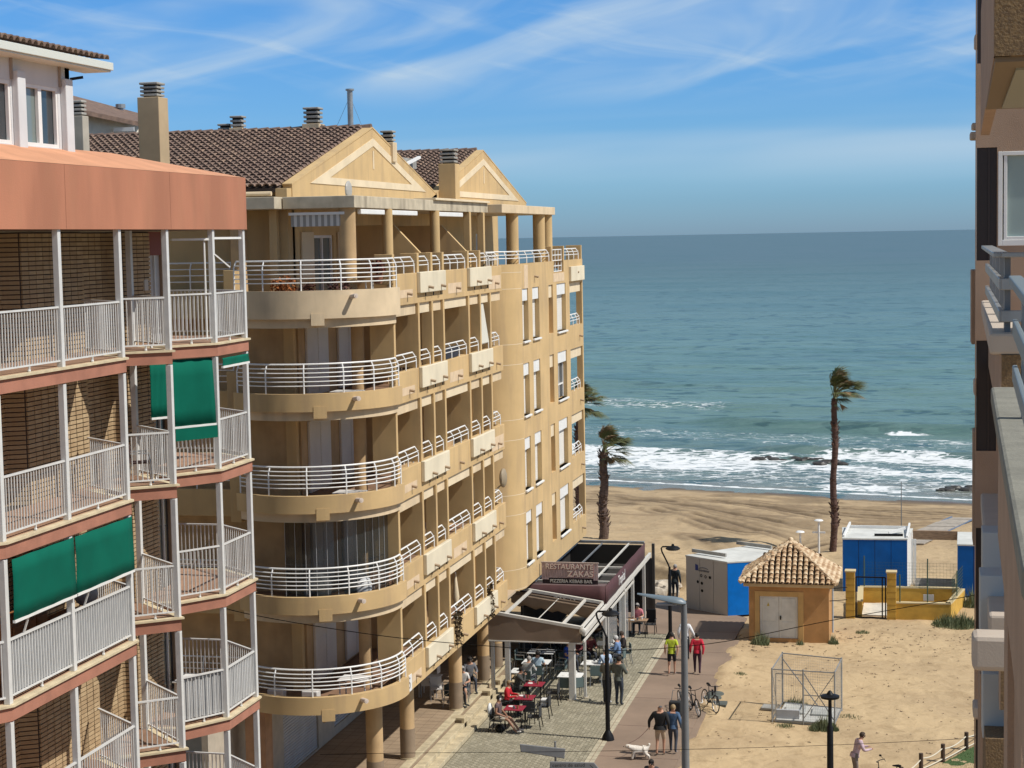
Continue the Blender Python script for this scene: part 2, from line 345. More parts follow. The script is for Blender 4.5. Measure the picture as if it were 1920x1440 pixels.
def sand_z(X, Y):
    z = (fbm(X, Y, .35, 5, 1)-.5)*.30+(fbm(X, Y, 1.3, 4, 2)-.5)*.11
    z = z-.12*rut_field(X, Y)
    # ridge bulldozed seaward of the promenade end, with a steep scarp
    edge = 91.2+.8*np.sin(X*.7)+.9*np.sin(X*.31+2)
    z += .62*smooth(0, 1.1, Y-edge)*(1-smooth(-9.5, -7.0, X))*(1-smooth(98, 112, Y))
    e2 = 101.5+.9*np.sin(X*.5+1)-.5*(X+6)
    slope = shore_y(X); z = z*(1-smooth(-6, 0, Y-slope)*.9) + (SEA-.05)*smooth(-24, 1, Y-slope)-np.clip(Y-slope, 0, 200)*.04
    # flat under the paving and the buildings
    flat = (1-smooth(-8.6, -7.9, X-.25*(fbm(X, Y, .8, 2, 5)-.5)*4))*(1-smooth(83.5, 86.0, Y))
    flat = np.maximum(flat, (1-smooth(-11.0, -9.5, X))*(1-smooth(88.0, 89.6, Y)))
    z = z*(1-flat)+flat*(-.12)
    near = (1-smooth(84, 92, Y)); z = z*(1-near*.25)
    z += .10*np.exp(-((X+8.15)/.45)**2)*(1-smooth(76, 78.5, Y))*smooth(.3, .6, fbm(X, Y, .9, 3, 12))
    return z
def mk_sand():
    m = bpy.data.materials.new('beach_sand'); m.use_nodes = True; t = m.node_tree; n = t.nodes; l = t.links; b = n['Principled BSDF']; b.inputs['Roughness'].default_value = .95; b.inputs['Specular IOR Level'].default_value = .2
    co = n.new('ShaderNodeTexCoord'); sx = n.new('ShaderNodeSeparateXYZ'); l.new(co.outputs['Object'], sx.inputs[0])
    def noise(sc, st=(1, 1, 1), det=6, dist=0):
        mp = n.new('ShaderNodeMapping'); mp.inputs['Scale'].default_value = st; l.new(co.outputs['Object'], mp.inputs[0]); x = n.new('ShaderNodeTexNoise'); x.inputs['Scale'].default_value = sc; x.inputs['Detail'].default_value = det; x.inputs['Distortion'].default_value = dist; l.new(mp.outputs[0], x.inputs[0]); return x.outputs['Fac']
    def mr(v, a, b_, c=0, d=1):
        r = n.new('ShaderNodeMapRange'); r.interpolation_type = 'SMOOTHSTEP'; l.new(v, r.inputs['Value'])
        for k, q in zip(('From Min', 'From Max', 'To Min', 'To Max'), (a, b_, c, d)): r.inputs[k].default_value = q
        return r.outputs[0]
    def mix(f, A, B, mode='MIX'):
        x = n.new('ShaderNodeMix'); x.data_type = 'RGBA'; x.blend_type = mode; l.new(f, x.inputs['Factor'])
        for s, q in (('A', A), ('B', B)):
            if isinstance(q, tuple): x.inputs[s].default_value = (*q, 1)
            else: l.new(q, x.inputs[s])
        return x.outputs['Result']
    def n_mul(a, b2):
        x = n.new('ShaderNodeMath'); x.operation = 'MULTIPLY'; l.new(a, x.inputs[0]); l.new(b2, x.inputs[1]); return x.outputs[0]
    c = mix(mr(noise(.25, det=8), .4, .62), (.50, .37, .215), (.43, .315, .185))
    c = mix(mr(noise(1.3, det=9, dist=.8), .50, .70, 0, .6), c, (.34, .24, .135))
    c = mix(mr(noise(14, det=3), .55, .8, 0, .35), c, (.20, .145, .10))
    # moist raked beach turns darker; groove shade of ruts painted in; wet sand at the water line
    c = mix(mr(sx.outputs['Y'], 92, 112, 0, .40), c, (.33, .24, .15))
    at_ = n.new('ShaderNodeAttribute'); at_.attribute_name = 'rut_shade_damp'; c = mix(at_.outputs['Fac'], c, (.115, .078, .045))  # groove shade of the ruts painted as dark colour, plus moist patches
    w_ = n.new('ShaderNodeMath'); w_.operation = 'MULTIPLY_ADD'; l.new(sx.outputs['X'], w_.inputs[0]); w_.inputs[1].default_value = .28; l.new(sx.outputs['Y'], w_.inputs[2])
    wet = mr(w_.outputs[0], 125.8, 128.6); c = mix(wet, c, (.13, .10, .075)); l.new(c, b.inputs['Base Color'])
    rr = mr(w_.outputs[0], 127, 129.5, .95, .25); l.new(rr, b.inputs['Roughness'])
    bp = n.new('ShaderNodeBump'); bp.inputs['Strength'].default_value = .8; bp.inputs['Distance'].default_value = .16; l.new(noise(1.5, det=9, dist=.4), bp.inputs['Height']); l.new(bp.outputs[0], b.inputs['Normal'])
    return m
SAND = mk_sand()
xs = np.concatenate([np.linspace(-400, -36, 26), np.arange(-35, 12, .2), np.linspace(12.5, 400, 30)])
ys = np.concatenate([np.linspace(-120, 50, 18), np.arange(50.5, 137, .2), np.linspace(138, 240, 30)])
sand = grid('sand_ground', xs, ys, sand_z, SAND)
_X, _Y = np.meshgrid(xs, ys); dv = np.clip(np.maximum(rut_field(_X, _Y)*.95, damp_field(_X, _Y)*.6)*smooth(88, 92, _Y), 0, .95)  # rut part darkens the colour in place of groove shading
dat = sand.data.attributes.new('rut_shade_damp', 'FLOAT', 'POINT'); dat.data.foreach_set('value', dv.ravel().astype(np.float32))

def mk_sea():
    m = bpy.data.materials.new('sea_water'); m.use_nodes = True; t = m.node_tree; n = t.nodes; l = t.links; b = n['Principled BSDF']
    b.inputs['IOR'].default_value = 1.33; b.inputs['Specular IOR Level'].default_value = .5
    co = n.new('ShaderNodeTexCoord'); sx = n.new('ShaderNodeSeparateXYZ'); l.new(co.outputs['Object'], sx.inputs[0])
    def noise(sc, st=(1, 1, 1), det=6, dist=0, rough=.5, typ='Fac'):
        mp = n.new('ShaderNodeMapping'); mp.inputs['Scale'].default_value = st; mp.inputs['Rotation'].default_value = (0, 0, R(8)); l.new(co.outputs['Object'], mp.inputs[0]); x = n.new('ShaderNodeTexNoise'); x.inputs['Scale'].default_value = sc; x.inputs['Detail'].default_value = det; x.inputs['Distortion'].default_value = dist; x.inputs['Roughness'].default_value = rough; l.new(mp.outputs[0], x.inputs[0]); return x.outputs[typ]
    def mr(v, a, b_, c=0, d=1, sm=True):
        r = n.new('ShaderNodeMapRange'); r.interpolation_type = 'SMOOTHSTEP' if sm else 'LINEAR'; l.new(v, r.inputs['Value'])
        for k, q in zip(('From Min', 'From Max', 'To Min', 'To Max'), (a, b_, c, d)): r.inputs[k].default_value = q
        return r.outputs[0]
    def M(op, a, b_=None, c=None):
        x = n.new('ShaderNodeMath'); x.operation = op
        for i, q in enumerate((a, b_, c)):
            if q is None: continue
            if isinstance(q, (int, float)): x.inputs[i].default_value = q
            else: l.new(q, x.inputs[i])
        return x.outputs[0]
    def mix(f, A, B):
        x = n.new('ShaderNodeMix'); x.data_type = 'RGBA'
        if isinstance(f, (int, float)): x.inputs['Factor'].default_value = f
        else: l.new(f, x.inputs['Factor'])
        for s, q in (('A', A), ('B', B)):
            if isinstance(q, tuple): x.inputs[s].default_value = (*q, 1)
            else: l.new(q, x.inputs[s])
        return x.outputs['Result']
    # s = metres seaward of the water line
    s = M('SUBTRACT', M('MULTIPLY_ADD', sx.outputs['X'], .28, sx.outputs['Y']), 130.6)
    rmp = n.new('ShaderNodeValToRGB'); l.new(mr(s, 0, 1200, sm=False), rmp.inputs[0]); cr = rmp.color_ramp
    stops = [(0, (.20, .20, .165)), (.010, (.165, .205, .17)), (.035, (.125, .215, .18)), (.09, (.115, .215, .185)), (.25, (.105, .19, .185)), (.6, (.095, .165, .185)), (1, (.09, .15, .18))]
    cr.elements[0].position = 0; cr.elements[0].color = (*stops[0][1], 1); cr.elements[1].position = 1; cr.elements[1].color = (*stops[-1][1], 1)
    for p, c in stops[1:-1]: q = cr.elements.new(p); q.color = (*c, 1)
    c = rmp.outputs[0]
    # wind streaks, swell patches, dark ripples and highlights painted as soft colour variation
    c = mix(mr(noise(.035, (.35, 1, 1), 5, .5), .42, .66, 0, .45), c, (.045, .125, .135))
    c = mix(M('MULTIPLY', mr(noise(.50, (.62, .85, 1), 4, .5, .5), .555, .63, 0, .85), mr(s, 420, 40, .1, 1)), c, (.035, .09, .085))
    c = mix(M('MULTIPLY', mr(noise(.30, (.75, .32, 1), 3, .4, .5), .575, .65, 0, .8), M('MULTIPLY', mr(s, 900, 200, .3, 1), mr(s, 80, 190))), c, (.04, .095, .10))
    c = mix(M('MULTIPLY', mr(noise(.42, (.30, 1.2, 1), 4, .3, .5), .55, .40, 0, .35), mr(s, 500, 60)), c, (.17, .27, .24))  # brighter ripple highlights painted into the base colour
    # foam
    wob = M('MULTIPLY', M('SUBTRACT', noise(.09, det=3), .5), 9)
    wob2 = M('MULTIPLY', M('SUBTRACT', noise(.5, det=4), .5), 3.2)
    def surf(c0, wd, x0=None, x1=None, amt=1, wb=1):
        d = M('ABSOLUTE', M('SUBTRACT', M('ADD', M('ADD', s, M('MULTIPLY', wob, wb)), M('MULTIPLY', wob2, wb)), c0)); f = M('MULTIPLY', mr(d, wd, wd*.25), amt)
        if x0 is not None: f = M('MULTIPLY', f, mr(sx.outputs['X'], x0, x0+2.5))
        if x1 is not None: f = M('MULTIPLY', f, mr(sx.outputs['X'], x1, x1-2.5))
        return f
    A = surf(14.5, 10.5, None, -10, .86); B = surf(21, 4.8, -11, None, .9); Cc = surf(13, 2.8, -13, None, .9)
    D_ = surf(3.5, 3.0, -9.5, 0, .9, .6); E = surf(.15, .55, None, None, .9, .12); Fz = surf(40.5, 1.6, -4.6, 1.2, 1.15, .12)
    G_ = surf(10, 14, None, None, .42); H_ = surf(33, 9, None, None, .28); I_ = surf(62, 8, -45, -20, .35)
    mask = A
    for q in (B, Cc, D_, E, Fz, G_, H_, I_): mask = M('MAXIMUM', mask, q)
    # lacy texture
    vor = n.new('ShaderNodeTexVoronoi'); vor.feature = 'DISTANCE_TO_EDGE'; vor.inputs['Scale'].default_value = 1.05; mp = n.new('ShaderNodeMapping'); mp.inputs['Scale'].default_value = (.45, 1, 1)
    nv = n.new('ShaderNodeVectorMath'); nv.operation = 'MULTIPLY_ADD'; l.new(noise(.8, det=4, typ='Color'), nv.inputs[0]); nv.inputs[1].default_value = (2.4, 2.4, 0); l.new(co.outputs['Object'], nv.inputs[2]); l.new(nv.outputs[0], mp.inputs[0]); l.new(mp.outputs[0], vor.inputs['Vector'])
    lace = mr(vor.outputs['Distance'], .22, .0); tex = M('ADD', M('MULTIPLY', lace, .42), M('MULTIPLY', noise(1.1, (.5, 1, 1), 8, .8, .65), .95))
    foam = mr(M('ADD', tex, M('MULTIPLY', mask, .75)), .99, 1.30)
    foam = M('MULTIPLY', foam, mr(mask, .03, .25))
    c = mix(foam, c, (.80, .82, .82)); l.new(c, b.inputs['Base Color'])
    l.new(M('MAXIMUM', M('MULTIPLY', foam, .8), mr(s, 60, 900, .24, .42)), b.inputs['Roughness'])
    # water lets little light show at depth; ripples by bump
    h = M('ADD', M('MULTIPLY', noise(1.3, (.35, 1, 1), 7, .3, .62), 1.0), M('MULTIPLY', noise(.16, (.3, 1, 1), 4, .2), 2.6))
    bp = n.new('ShaderNodeBump'); l.new(mr(s, 1500, 0, .25, .9), bp.inputs['Strength']); bp.inputs['Distance'].default_value = .55; l.new(h, bp.inputs['Height']); l.new(bp.outputs[0], b.inputs['Normal'])
    return m
SEAM = mk_sea()
def sea_z(X, Y):
    s = Y+.28*X-130.6
    z = np.full_like(X, SEA)+(fbm(X*.35, Y, .30, 4, 4)-.5)*.35*smooth(0, 25, s)*(1-smooth(250, 500, s))
    wob = (fbm(X, Y*0, .06, 2, 8)-.5)*7
    for c0, a, w_, x0, x1 in ((44, .75, 2.2, -22, 12), (24, .5, 1.6, -14, 12), (19, .35, 1.6, -60, -9), (62, .35, 3, -60, 20), (86, .35, 3.5, -60, 20), (120, .3, 4, -80, 20), (160, .3, 5, -80, 20)):
        z += a*np.exp(-((s+wob-c0)/w_)**2)*smooth(x0-4, x0+4, X)*(1-smooth(x1-4, x1+4, X))
    return z
xs = np.concatenate([-np.geomspace(60, 90000, 40)[::-1], np.arange(-59, 25, .8), np.geomspace(26, 90000, 40)])
ys = np.concatenate([np.arange(124, 230, .45), np.geomspace(231, 600, 140), np.geomspace(620, 90000, 60)])
sea = grid('sea_water', xs, ys, sea_z, SEAM)

# reef rocks awash
def rock_mesh(mb, c, r, sc=(1, 1, 1), seed=0):
    b0 = len(mb.v); mb.sphere((0, 0, 0), 1, 9, 6)
    for i in range(b0, len(mb.v)):
        v = Vector(mb.v[i]); k = 1+.45*mnoise.noise(v*1.3+Vector((seed*3.1, seed, 0))); v = v*k*r; mb.v[i] = (c[0]+v.x*sc[0], c[1]+v.y*sc[1], c[2]+v.z*sc[2])
ROCKD = mat('wet_reef_rock', (.05, .045, .038), .5, var=.3, vscale=2, bump=.5, bscale=8)
ROCKL = mat('pale_breakwater_rock', (.50, .43, .34), .9, var=.25, vscale=2, bump=.5, bscale=8)
for nm, px, py, L, n_, lab in (('reef_rock', 1480, 861, 6.5, 26, 'long dark reef awash in white foam, left of the tall palm'), ('reef_rock', 1560, 868, 2.4, 9, 'small dark reef rock just behind the tall palm trunk'), ('reef_rock', 1800, 917, 3.0, 12, 'flat dark brown rock at the water line by the right building')):
    c = GP(px, py, SEA); mb = MB()
    for i in range(n_): rock_mesh(mb, (c.x+rnd(-L/2, L/2), c.y+rnd(-1.0, 1.0), SEA+.02), rnd(.2, .42), (1.7, 1, .5), i)
    tag(loose(mb.build(nm, ROCKD, smooth=False)), lab, 'rock')
for i in range(14):
    p = GP(1196+i*5.6+rnd(-3, 3), 1112+rnd(-9, 8)-(4 if i > 6 else 0)); mb = MB(); rock_mesh(mb, (p.x, p.y, .12), rnd(.28, .48), (1.15, .95, .75), i+40)
    tag(loose(mb.build('boulder', ROCKL)), 'pale boulder, %s from the left in the heap before the sand bank' % ('first second third fourth fifth sixth seventh eighth ninth tenth eleventh twelfth thirteenth fourteenth'.split()[i]), 'rock', 'pale boulders heaped at the end of the promenade')

# promenade: red path, paved strip, sheets a few mm apart
mb = MB(); mb.prism([(-11.45, 15), (-8.35, 15), (-8.35, 79), (-8.25, 83.2), (-9.3, 84.2), (-12.5, 87.5), (-14.6, 89.4), (-15.8, 88), (-15.8, 79.3), (-11.45, 79.3)], -.25, .02)
path = mb.build('red_path', REDP, kind='structure')
mb = MB()
for y in np.arange(20, 84, 4.0): mb.box(-11.44, -8.36, y, y+.025, .018, .024)
mb.build('path_joint', mat('joint_dark', (.16, .10, .08), .9), path)
mb = MB(); mb.prism([(-8.35, 15), (-8.13, 15), (-8.13, 78.5), (-8.35, 78.5)], -.2, .028); k = mb.build('kerb', REDP, kind='structure', bevel=.01)
mb = MB(); mb.box(-16.6, -11.45, 15, 79.3, -.25, .012); pave = mb.build('brick_pavement', COBJ, kind='structure')
# paving bricks 0.24 x 0.12, rows run across the strip
PW, PL = .125, .235
blk = MB(); blk.box(-PL/2+.006, PL/2-.006, -PW/2+.008, PW/2-.008, 0, .022)
# long side along the street
bm1 = MB(); bm1.add([(-PW/2+.008, -PL/2+.006, 0), (PW/2-.008, -PL/2+.006, 0), (PW/2-.008, PL/2-.006, 0), (-PW/2+.008, PL/2-.006, 0), (-PW/2+.013, -PL/2+.011, .022), (PW/2-.013, -PL/2+.011, .022), (PW/2-.013, PL/2-.011, .022), (-PW/2+.013, PL/2-.011, .022)], [(4, 5, 6, 7), (0, 1, 5, 4), (1, 2, 6, 5), (2, 3, 7, 6), (3, 0, 4, 7)])
cands = []
cols = int((16.2-11.48)/.128)
for ci in range(cols):
    x = -11.50-ci*.128-PW/2
    for ri in range(int((79.2-50)/PL)):
        y = 50+ri*PL+(PL/2 if ci % 2 else 0); cands.append((x, y, ci))
cands = [c for c in cands if not (c[0] < -16.08 and c[1] < 70)]
near = sorted([c for c in cands if c[1] > 57.2], key=lambda c: (c[1]-57.2)+abs(c[0]+13)*.15)[:300]; ns = set(near)
pbme = bpy.data.meshes.new('paving_brick'); pbme.from_pydata(bm1.v, [], bm1.f); pbme.materials.append(COBB)
pbme2 = pbme.copy(); pbme2.materials[0] = mat('pale_paving_brick_b', (.36, .325, .235), .85, col2=(.28, .25, .18), vscale=3)
for (x, y, ci) in near: share('paving_brick', pbme if (hash((ci, int(y*9))) % 3) else pbme2, pave, (x, y, .013+rnd(0, .004)), (rnd(-.01, .01), rnd(-.01, .01), 0))
mb = MB()
for (x, y, ci) in cands:
    if (x, y, ci) in ns: continue
    dz = .013+rnd(0, .004); mb.cur = 0 if random.random() < .65 else 1; mb.add([(a+x, b+y, c+dz) for a, b, c in bm1.v], bm1.f)
mb.build('paving_bricks', [COBB, pbme2.materials[0]], pave, kind='stuff')
# pale double edging course beside the red path
mb = MB()
for x in (-11.40, -11.22):
    for i in range(int(64/.4)): mb.box(x-.075, x+.075, 15.5+i*.4+.01, 15.5+i*.4+.39, .0, .034)
mb.build('edging_stones', mat('pale_edging', (.44, .39, .28), .85, var=.15, vscale=3), pave, kind='stuff')

# arcade platform with steps
mb = MB(); mb.box(-21, -16.86, 30, 72, -.2, .50); plat = mb.build('arcade_floor', TERRAZ, kind='structure')
mb = MB()
for x in np.arange(-20.9, -16.95, .45): mb.box(x, x+.012, 45, 72, .499, .503)
for y in np.arange(50, 72, .45): mb.box(-21, -16.87, y, y+.012, .4985, .5035)
mb.build('floor_joints', mat('tile_joint', (.19, .135, .09), .9), plat, kind='stuff')
for (xa, xb, zt_) in ((-16.84, -16.50, .335), (-16.50, -16.15, .17)):
    for i in range(int((69.5-40)/.5)):
        y = 40+i*.5; mb = MB(); mb.box(xa+.002, xb, y+.004, y+.496, -.1, zt_+rnd(-.004, .004)); mb.build('step_stone', STEPY, plat, bevel=.012)
for i in range(int((72-40)/.5)):
    y = 40+i*.5; mb = MB(); mb.box(-17.12, -16.83, y+.004, y+.496, .44, .515+rnd(-.003, .003)); mb.build('edge_stone', STEPY, plat, bevel=.012)
for y in (62.2, 66.2, 67.9):
    mb = MB(); mb.box(-17.0, -16.5, y, y+.4, -.1, .53); o = mb.build('step_cheek', mat('cheek_stone', (.50, .41, .26), .85, var=.15, vscale=2), plat, bevel=.015)
    mb = MB(); mb.box(-16.93, -16.6, y-.03, y-.002, .22, .45); mb.build('vent_grate', mat('vent_brown', (.14, .10, .06), .8), o)
# ------------------------------------------------------------------ beige apartment building with round bay
B2 = thing('apartment_building', 'beige apartment building with round corner balconies, two tiled gables and an arcade beside the beach', 'building', (-18.5, 60, 0))
ST = 3.035
ZT = {k: 4.81+ST*(k-1) for k in range(1, 6)}            # tops of the street parapets
FX = -15.85
BC, BR = Vector((-18.45, 52.2)), 2.8
def arc(r, a0, a1, n=28, c=BC): return [(c.x+r*math.cos(R(a0+(a1-a0)*i/n)), c.y+r*math.sin(R(a0+(a1-a0)*i/n))) for i in range(n+1)]
def rail(mb, path, zb, h, nr, r=.024, post_at=None, curl=.12, inward=1, closed=False):
    "white tube railing: nr rails, stanchions with a top bent inward (to the left of the path)"
    P = [Vector(p) for p in path]; nrm = []
    for i in range(len(P)):
        d = (P[min(i+1, len(P)-1)]-P[max(i-1, 0)]).normalized(); nrm.append(Vector((-d.y, d.x))*inward)
    for k in range(nr):
        f = k/(nr-1) if nr > 1 else 1; z = zb+h*(1-f*(1-.13 if nr > 3 else .72)) if False else zb+h-(h-.1)*k/nr
        off = curl if k == 0 else (curl*.25 if k == 1 and nr > 3 else 0)
        mb.tube([(p.x+q.x*off, p.y+q.y*off, z) for p, q in zip(P, nrm)], r*1.25 if k == 0 else r*.8, 6)
    for i in (post_at if post_at is not None else (0, len(P)-1)):
        p, q = P[i], nrm[i]; mb.tube([(p.x, p.y, zb-.02), (p.x, p.y, zb+h-.22), (p.x+q.x*curl*.45, p.y+q.y*curl*.45, zb+h-.09), (p.x+q.x*curl, p.y+q.y*curl, zb+h)], r*.95, 6)
def spout(p, n, parent, tone=None):
    mb = MB(); p, n = Vector(p), Vector(n); mb.tube([p, p+n*.17-Vector((0, 0, .02))], .045, 10); return mb.build('drain_spout', tone or mat('spout_paint', (.36, .26, .17), .8), parent, smooth=True)
fins = [52.35, 55.07, 56.69, 58.11, 61.51, 63.2, 64.74]
deep = {52.35, 55.07, 61.51}
for k in range(1, 6):
    zt = ZT[k]; zb = zt-.97
    mb = MB(); mb.box(FX-.2, FX, 52.36, 66.7, zb, zt); mb.build('street_parapet', STUCCO, B2, bevel=.012)
    mb = MB(); mb.box(-19.9, FX-.202, 52.36, 66.66, zb+.004, zb+.2); mb.build('balcony_slab', STUCCO2, B2)
    mb = MB(); mb.box(-19.8, FX-.21, 52.40, 66.6, zb+.201, zb+.212); mb.build('balcony_floor', FLOORT, B2)
    mb = MB(); mb.box(-16.35, FX-.2, 66.5, 66.68, zb+.002, zt-.003); mb.build('parapet_return', STUCCO, B2)
    if k > 1:
        for i, y in enumerate(fins):
            y1 = (fins+[66.7])[i+1]; mb = MB(); mb.box(FX-.26, FX-.08, y+.26, y1-.03, zb-.34, zb-.002); mb.build('lintel', TRIM if i % 2 else STUCCO2, B2, bevel=.008)
    # projecting repaired panel boxes
    for (ya, yb) in ((55.0, 58.1), (61.4, 64.6)):
        mb = MB(); mb.box(FX+.002, FX+.13, ya, yb, zb+.32, zt+.02); bx = mb.build('planter_box', PATCH, B2, bevel=.02)
        for f in (.3, .8):
            y = ya+(yb-ya)*f; spout((FX+.13, y, zb+.5), (1, 0, -.1), B2)
        for f in (.25, .55, .85):
            mb = MB(); mb.box(FX+.05, FX+.08, ya+(yb-ya)*f, ya+(yb-ya)*f+.03, zb+.20, zb+.325); mb.build('drip_pipe', BLACK, bx)
    for y in (53.9, 59.9, 65.6): spout((FX, y, zt-.62), (1, 0, -.1), B2)
    mb = MB(); mb.box(FX+.001, FX+.006, 53.1, 54.5, zt-.75, zt-.5)
    if k in (2, 4, 5): mb.box(FX+.001, FX+.006, 58.8, 60.6, zt-.8, zt-.45)
    if k in (3, 5): mb.box(FX+.001, FX+.006, 64.6, 66.5, zt-.85, zt-.35)
    mb.build('render_patch', mat('render_patch_tone', (.66, .50, .33), .9, var=.1, vscale=3), B2)
    # rails between the fins
    spans = [(52.62, 54.95), (55.35, 56.6), (56.95, 58.02), (58.35, 61.38), (61.8, 63.1), (63.45, 64.65), (64.98, 66.55)]
    for i, (ya, yb) in enumerate(spans):
        mb = MB(); n = max(1, round((yb-ya)/1.1)); path_ = [(FX-.07, ya+(yb-ya)*j/(n)) for j in range(n+1)]
        if i == 6: path_ = path_[:-1]+[(FX-.10, yb-.1), (FX-.32, yb), (FX-.9, yb)]
        rail(mb, path_, zt, .5, 3, .022, post_at=range(len(path_))); mb.build('white_railing', WHITE, B2, smooth=True)
    # fins and partitions
    if k < 5:
        z0, z1 = zt+.001, ZT[k+1]-.972
        for y in fins:
            mb = MB(); dp = {52.35: .75, 55.07: 1.0, 61.51: 1.9}.get(y, .34); mb.box(FX-dp-.02, FX+.003, y, y+.18, z0 if dp > .4 else zt-.3, z1); mb.build('fin_wall', STUCCO, B2, bevel=.01)
        # back walls
        ops = []
        mb = MB(); wins = {1: [(58.6, 60.6), (63.6, 64.6)], 2: [(58.8, 60.9), (62.0, 62.9)], 3: [(59.0, 60.6), (63.5, 64.5)], 4: [(58.7, 60.9), (63.4, 64.4)]}[k]
        openwall(mb, (-17.75, 0, 0), (0, 1, 0), (1, 0, 0), (58.0, 68.6), (zb+.2, z1), [(a, b, zb+.25, zb+2.35) for a, b in wins], .2); mb.build('loggia_wall', COLPAINT, B2)
        for a, b in wins:
            mb = MB(); mb.box(-17.93, -17.89, a, b, zb+.25, zb+2.35); o = mb.build('loggia_door', GLASS if k != 2 else mat('grey_blue_blind', (.27, .33, .34), .6), B2)
            mb = MB(); [mb.box(-17.88, -17.84, yy-.03, yy+.03, zb+.25, zb+2.35) for yy in (a+.03, (a+b)/2, b-.03)]; mb.build('door_frame', WHITE, o)
        mb = MB(); mb.box(-19.0, -18.8, 52.0, 58.0, zb+.2, z1); mb.box(-18.8, -17.75, 57.85, 58.0, zb+.201, z1-.001); mb.build('loggia_wall', COLPAINT, B2)
# terrace fins (level five) and stubs
zt = ZT[5]
for y in fins[:-1]:
    mb = MB(); mb.box(-16.42, FX+.003, y, y+.22, zt-.3, zt+.62); mb.build('terrace_fin', STUCCO, B2, bevel=.01)
for (y0, zl, zr) in ((56.9, 18.5, 17.5), (62.9, 18.5, 17.5)):
    mb = MB(); pts = [(-18.8, 16.0), (-16.1, 16.0), (-16.1, zr-.1), (-17.15, zl), (-18.8, zl)]
    vs = [(x, y, z) for y in (y0, y0+.16) for x, z in pts]; n = 5
    mb.add(vs, [tuple(range(n)), tuple(range(2*n-1, n-1, -1))]+[(i, n+i, n+(i+1) % n, (i+1) % n) for i in range(n)]); mb.build('terrace_partition', STUCCO, B2, bevel=.01)

# round bay balconies
for k in range(1, 6):
    ztb = ZT[k]-.38+.02*(5-k); h_ = .78 if k == 5 else .53
    if k == 1: h_ = .52
    zb = ztb-h_ if k < 5 else ztb-.82
    if k < 5: zb = ztb-.53
    a = arc(BR, 6, -128, 36)[::-1]
    mb = MB(); mb.pathwall(a, zb, ztb, .18); mb.build('bay_parapet', STUCCO if k < 5 else STUCCO2, B2, smooth=True)
    if k > 1:
        a2 = arc(BR-.14, 6, -128, 36)[::-1]; mb = MB(); mb.pathwall(a2, zb-.27, zb+.01, .16); mb.build('bay_beam', STUCCO2, B2, smooth=True)
    ak = arc(BR+.012, -62.5, -70.5, 3)[::-1]; mb = MB(); mb.pathwall(ak, zb-.2, zb+.16, .2); mb.build('bay_keystone', STUCCO if k < 5 else STUCCO2, B2)
    a3 = arc(BR-.17, 8, -130, 36)[::-1]; mb = MB(); mb.prism(a3+[(-16.1, 53.6), (-20.6, 53.6)], zb-.02, zb+.16); mb.build('bay_slab', STUCCO2, B2)
    mb = MB(); mb.prism(a3+[(-16.2, 53.5), (-20.5, 53.5)], zb+.161, zb+.17); mb.build('bay_floor', FLOORT, B2)
    pa = arc(BR-.09, 4, -126, 52)[::-1]; mb = MB(); hr = ZT[k]+.5-ztb; rail(mb, pa, ztb, hr, 6, .024, post_at=[0, 10, 20, 30, 39, 47, 52], inward=1, curl=.1); mb.build('bay_railing', WHITE, B2, smooth=True)
    p = BC+Vector((math.cos(R(-45)), math.sin(R(-45))))*(BR); n_ = Vector((math.cos(R(-45)), math.sin(R(-45)), 0))
    mb = MB(); q = Vector((p.x, p.y, ztb-.2)); mb.tube([q-n_*.05, q+n_*.3+Vector((0, 0, .03))], .07, 12); mb.tube([q+n_*.3+Vector((0, 0, .03)), q+n_*.31+Vector((0, 0, .03))], .04, 10); mb.build('bay_spout', mat('spout_white', (.62, .52, .44), .7), B2, smooth=True)
    z0, z1 = zb+.16, (ZT[k+1]-.38-.53-.27 if k < 5 else 19.0)
    if k < 5:
        # wall behind the bay: pale pillar, shutters, round column
        mb = MB(); mb.box(-26, -19.0, 51.95, 52.2, z0, z1+.1); mb.build('bay_back_wall', COLPAINT, B2)
        mb = MB(); mb.box(-19.18, -18.85, 51.7, 51.94, z0, z1); mb.build('bay_pillar', STUCCO, B2, bevel=.01)
        for (ya, yb) in ((52.55, 54.6), (55.6, 57.7)):
            for j in range(2):
                y0 = ya+(yb-ya)*j/2; mb = MB(); mb.box(-18.79, -18.72, y0+.02, y0+(yb-ya)/2-.02, z0+.02, z0+2.25); o = mb.build('shutter', SHUT, B2)
                mb = MB(); [mb.box(-18.721, -18.712, y0+.07, y0+(yb-ya)/2-.07, z0+.1+.11*q, z0+.17+.11*q) for q in range(19)]; mb.build('shutter_slats', SHUT, o, kind='stuff')
        mb = MB(); mb.cyl(-17.05, 52.45, z0, z1+.1, .2, n=28); mb.build('bay_column', COLPAINT, B2, smooth=True)
# glazed-in bay on the second floor
zb2 = ZT[2]-.38; g = arc(BR-.5, 0, -95, 12)[::-1]
for i in range(len(g)-1):
    mb = MB(); mb.pathwall([g[i], g[i+1]], zb2-.35, ZT[3]-1.2, .02); o = mb.build('glass_curtain', mat('dark_glass', (.02, .03, .035), .08, alpha=.45), B2)
    mb = MB(); mb.tube([(g[i][0], g[i][1], zb2-.35), (g[i][0], g[i][1], ZT[3]-1.2)], .007, 5); mb.build('glass_seam', GREYW, o)
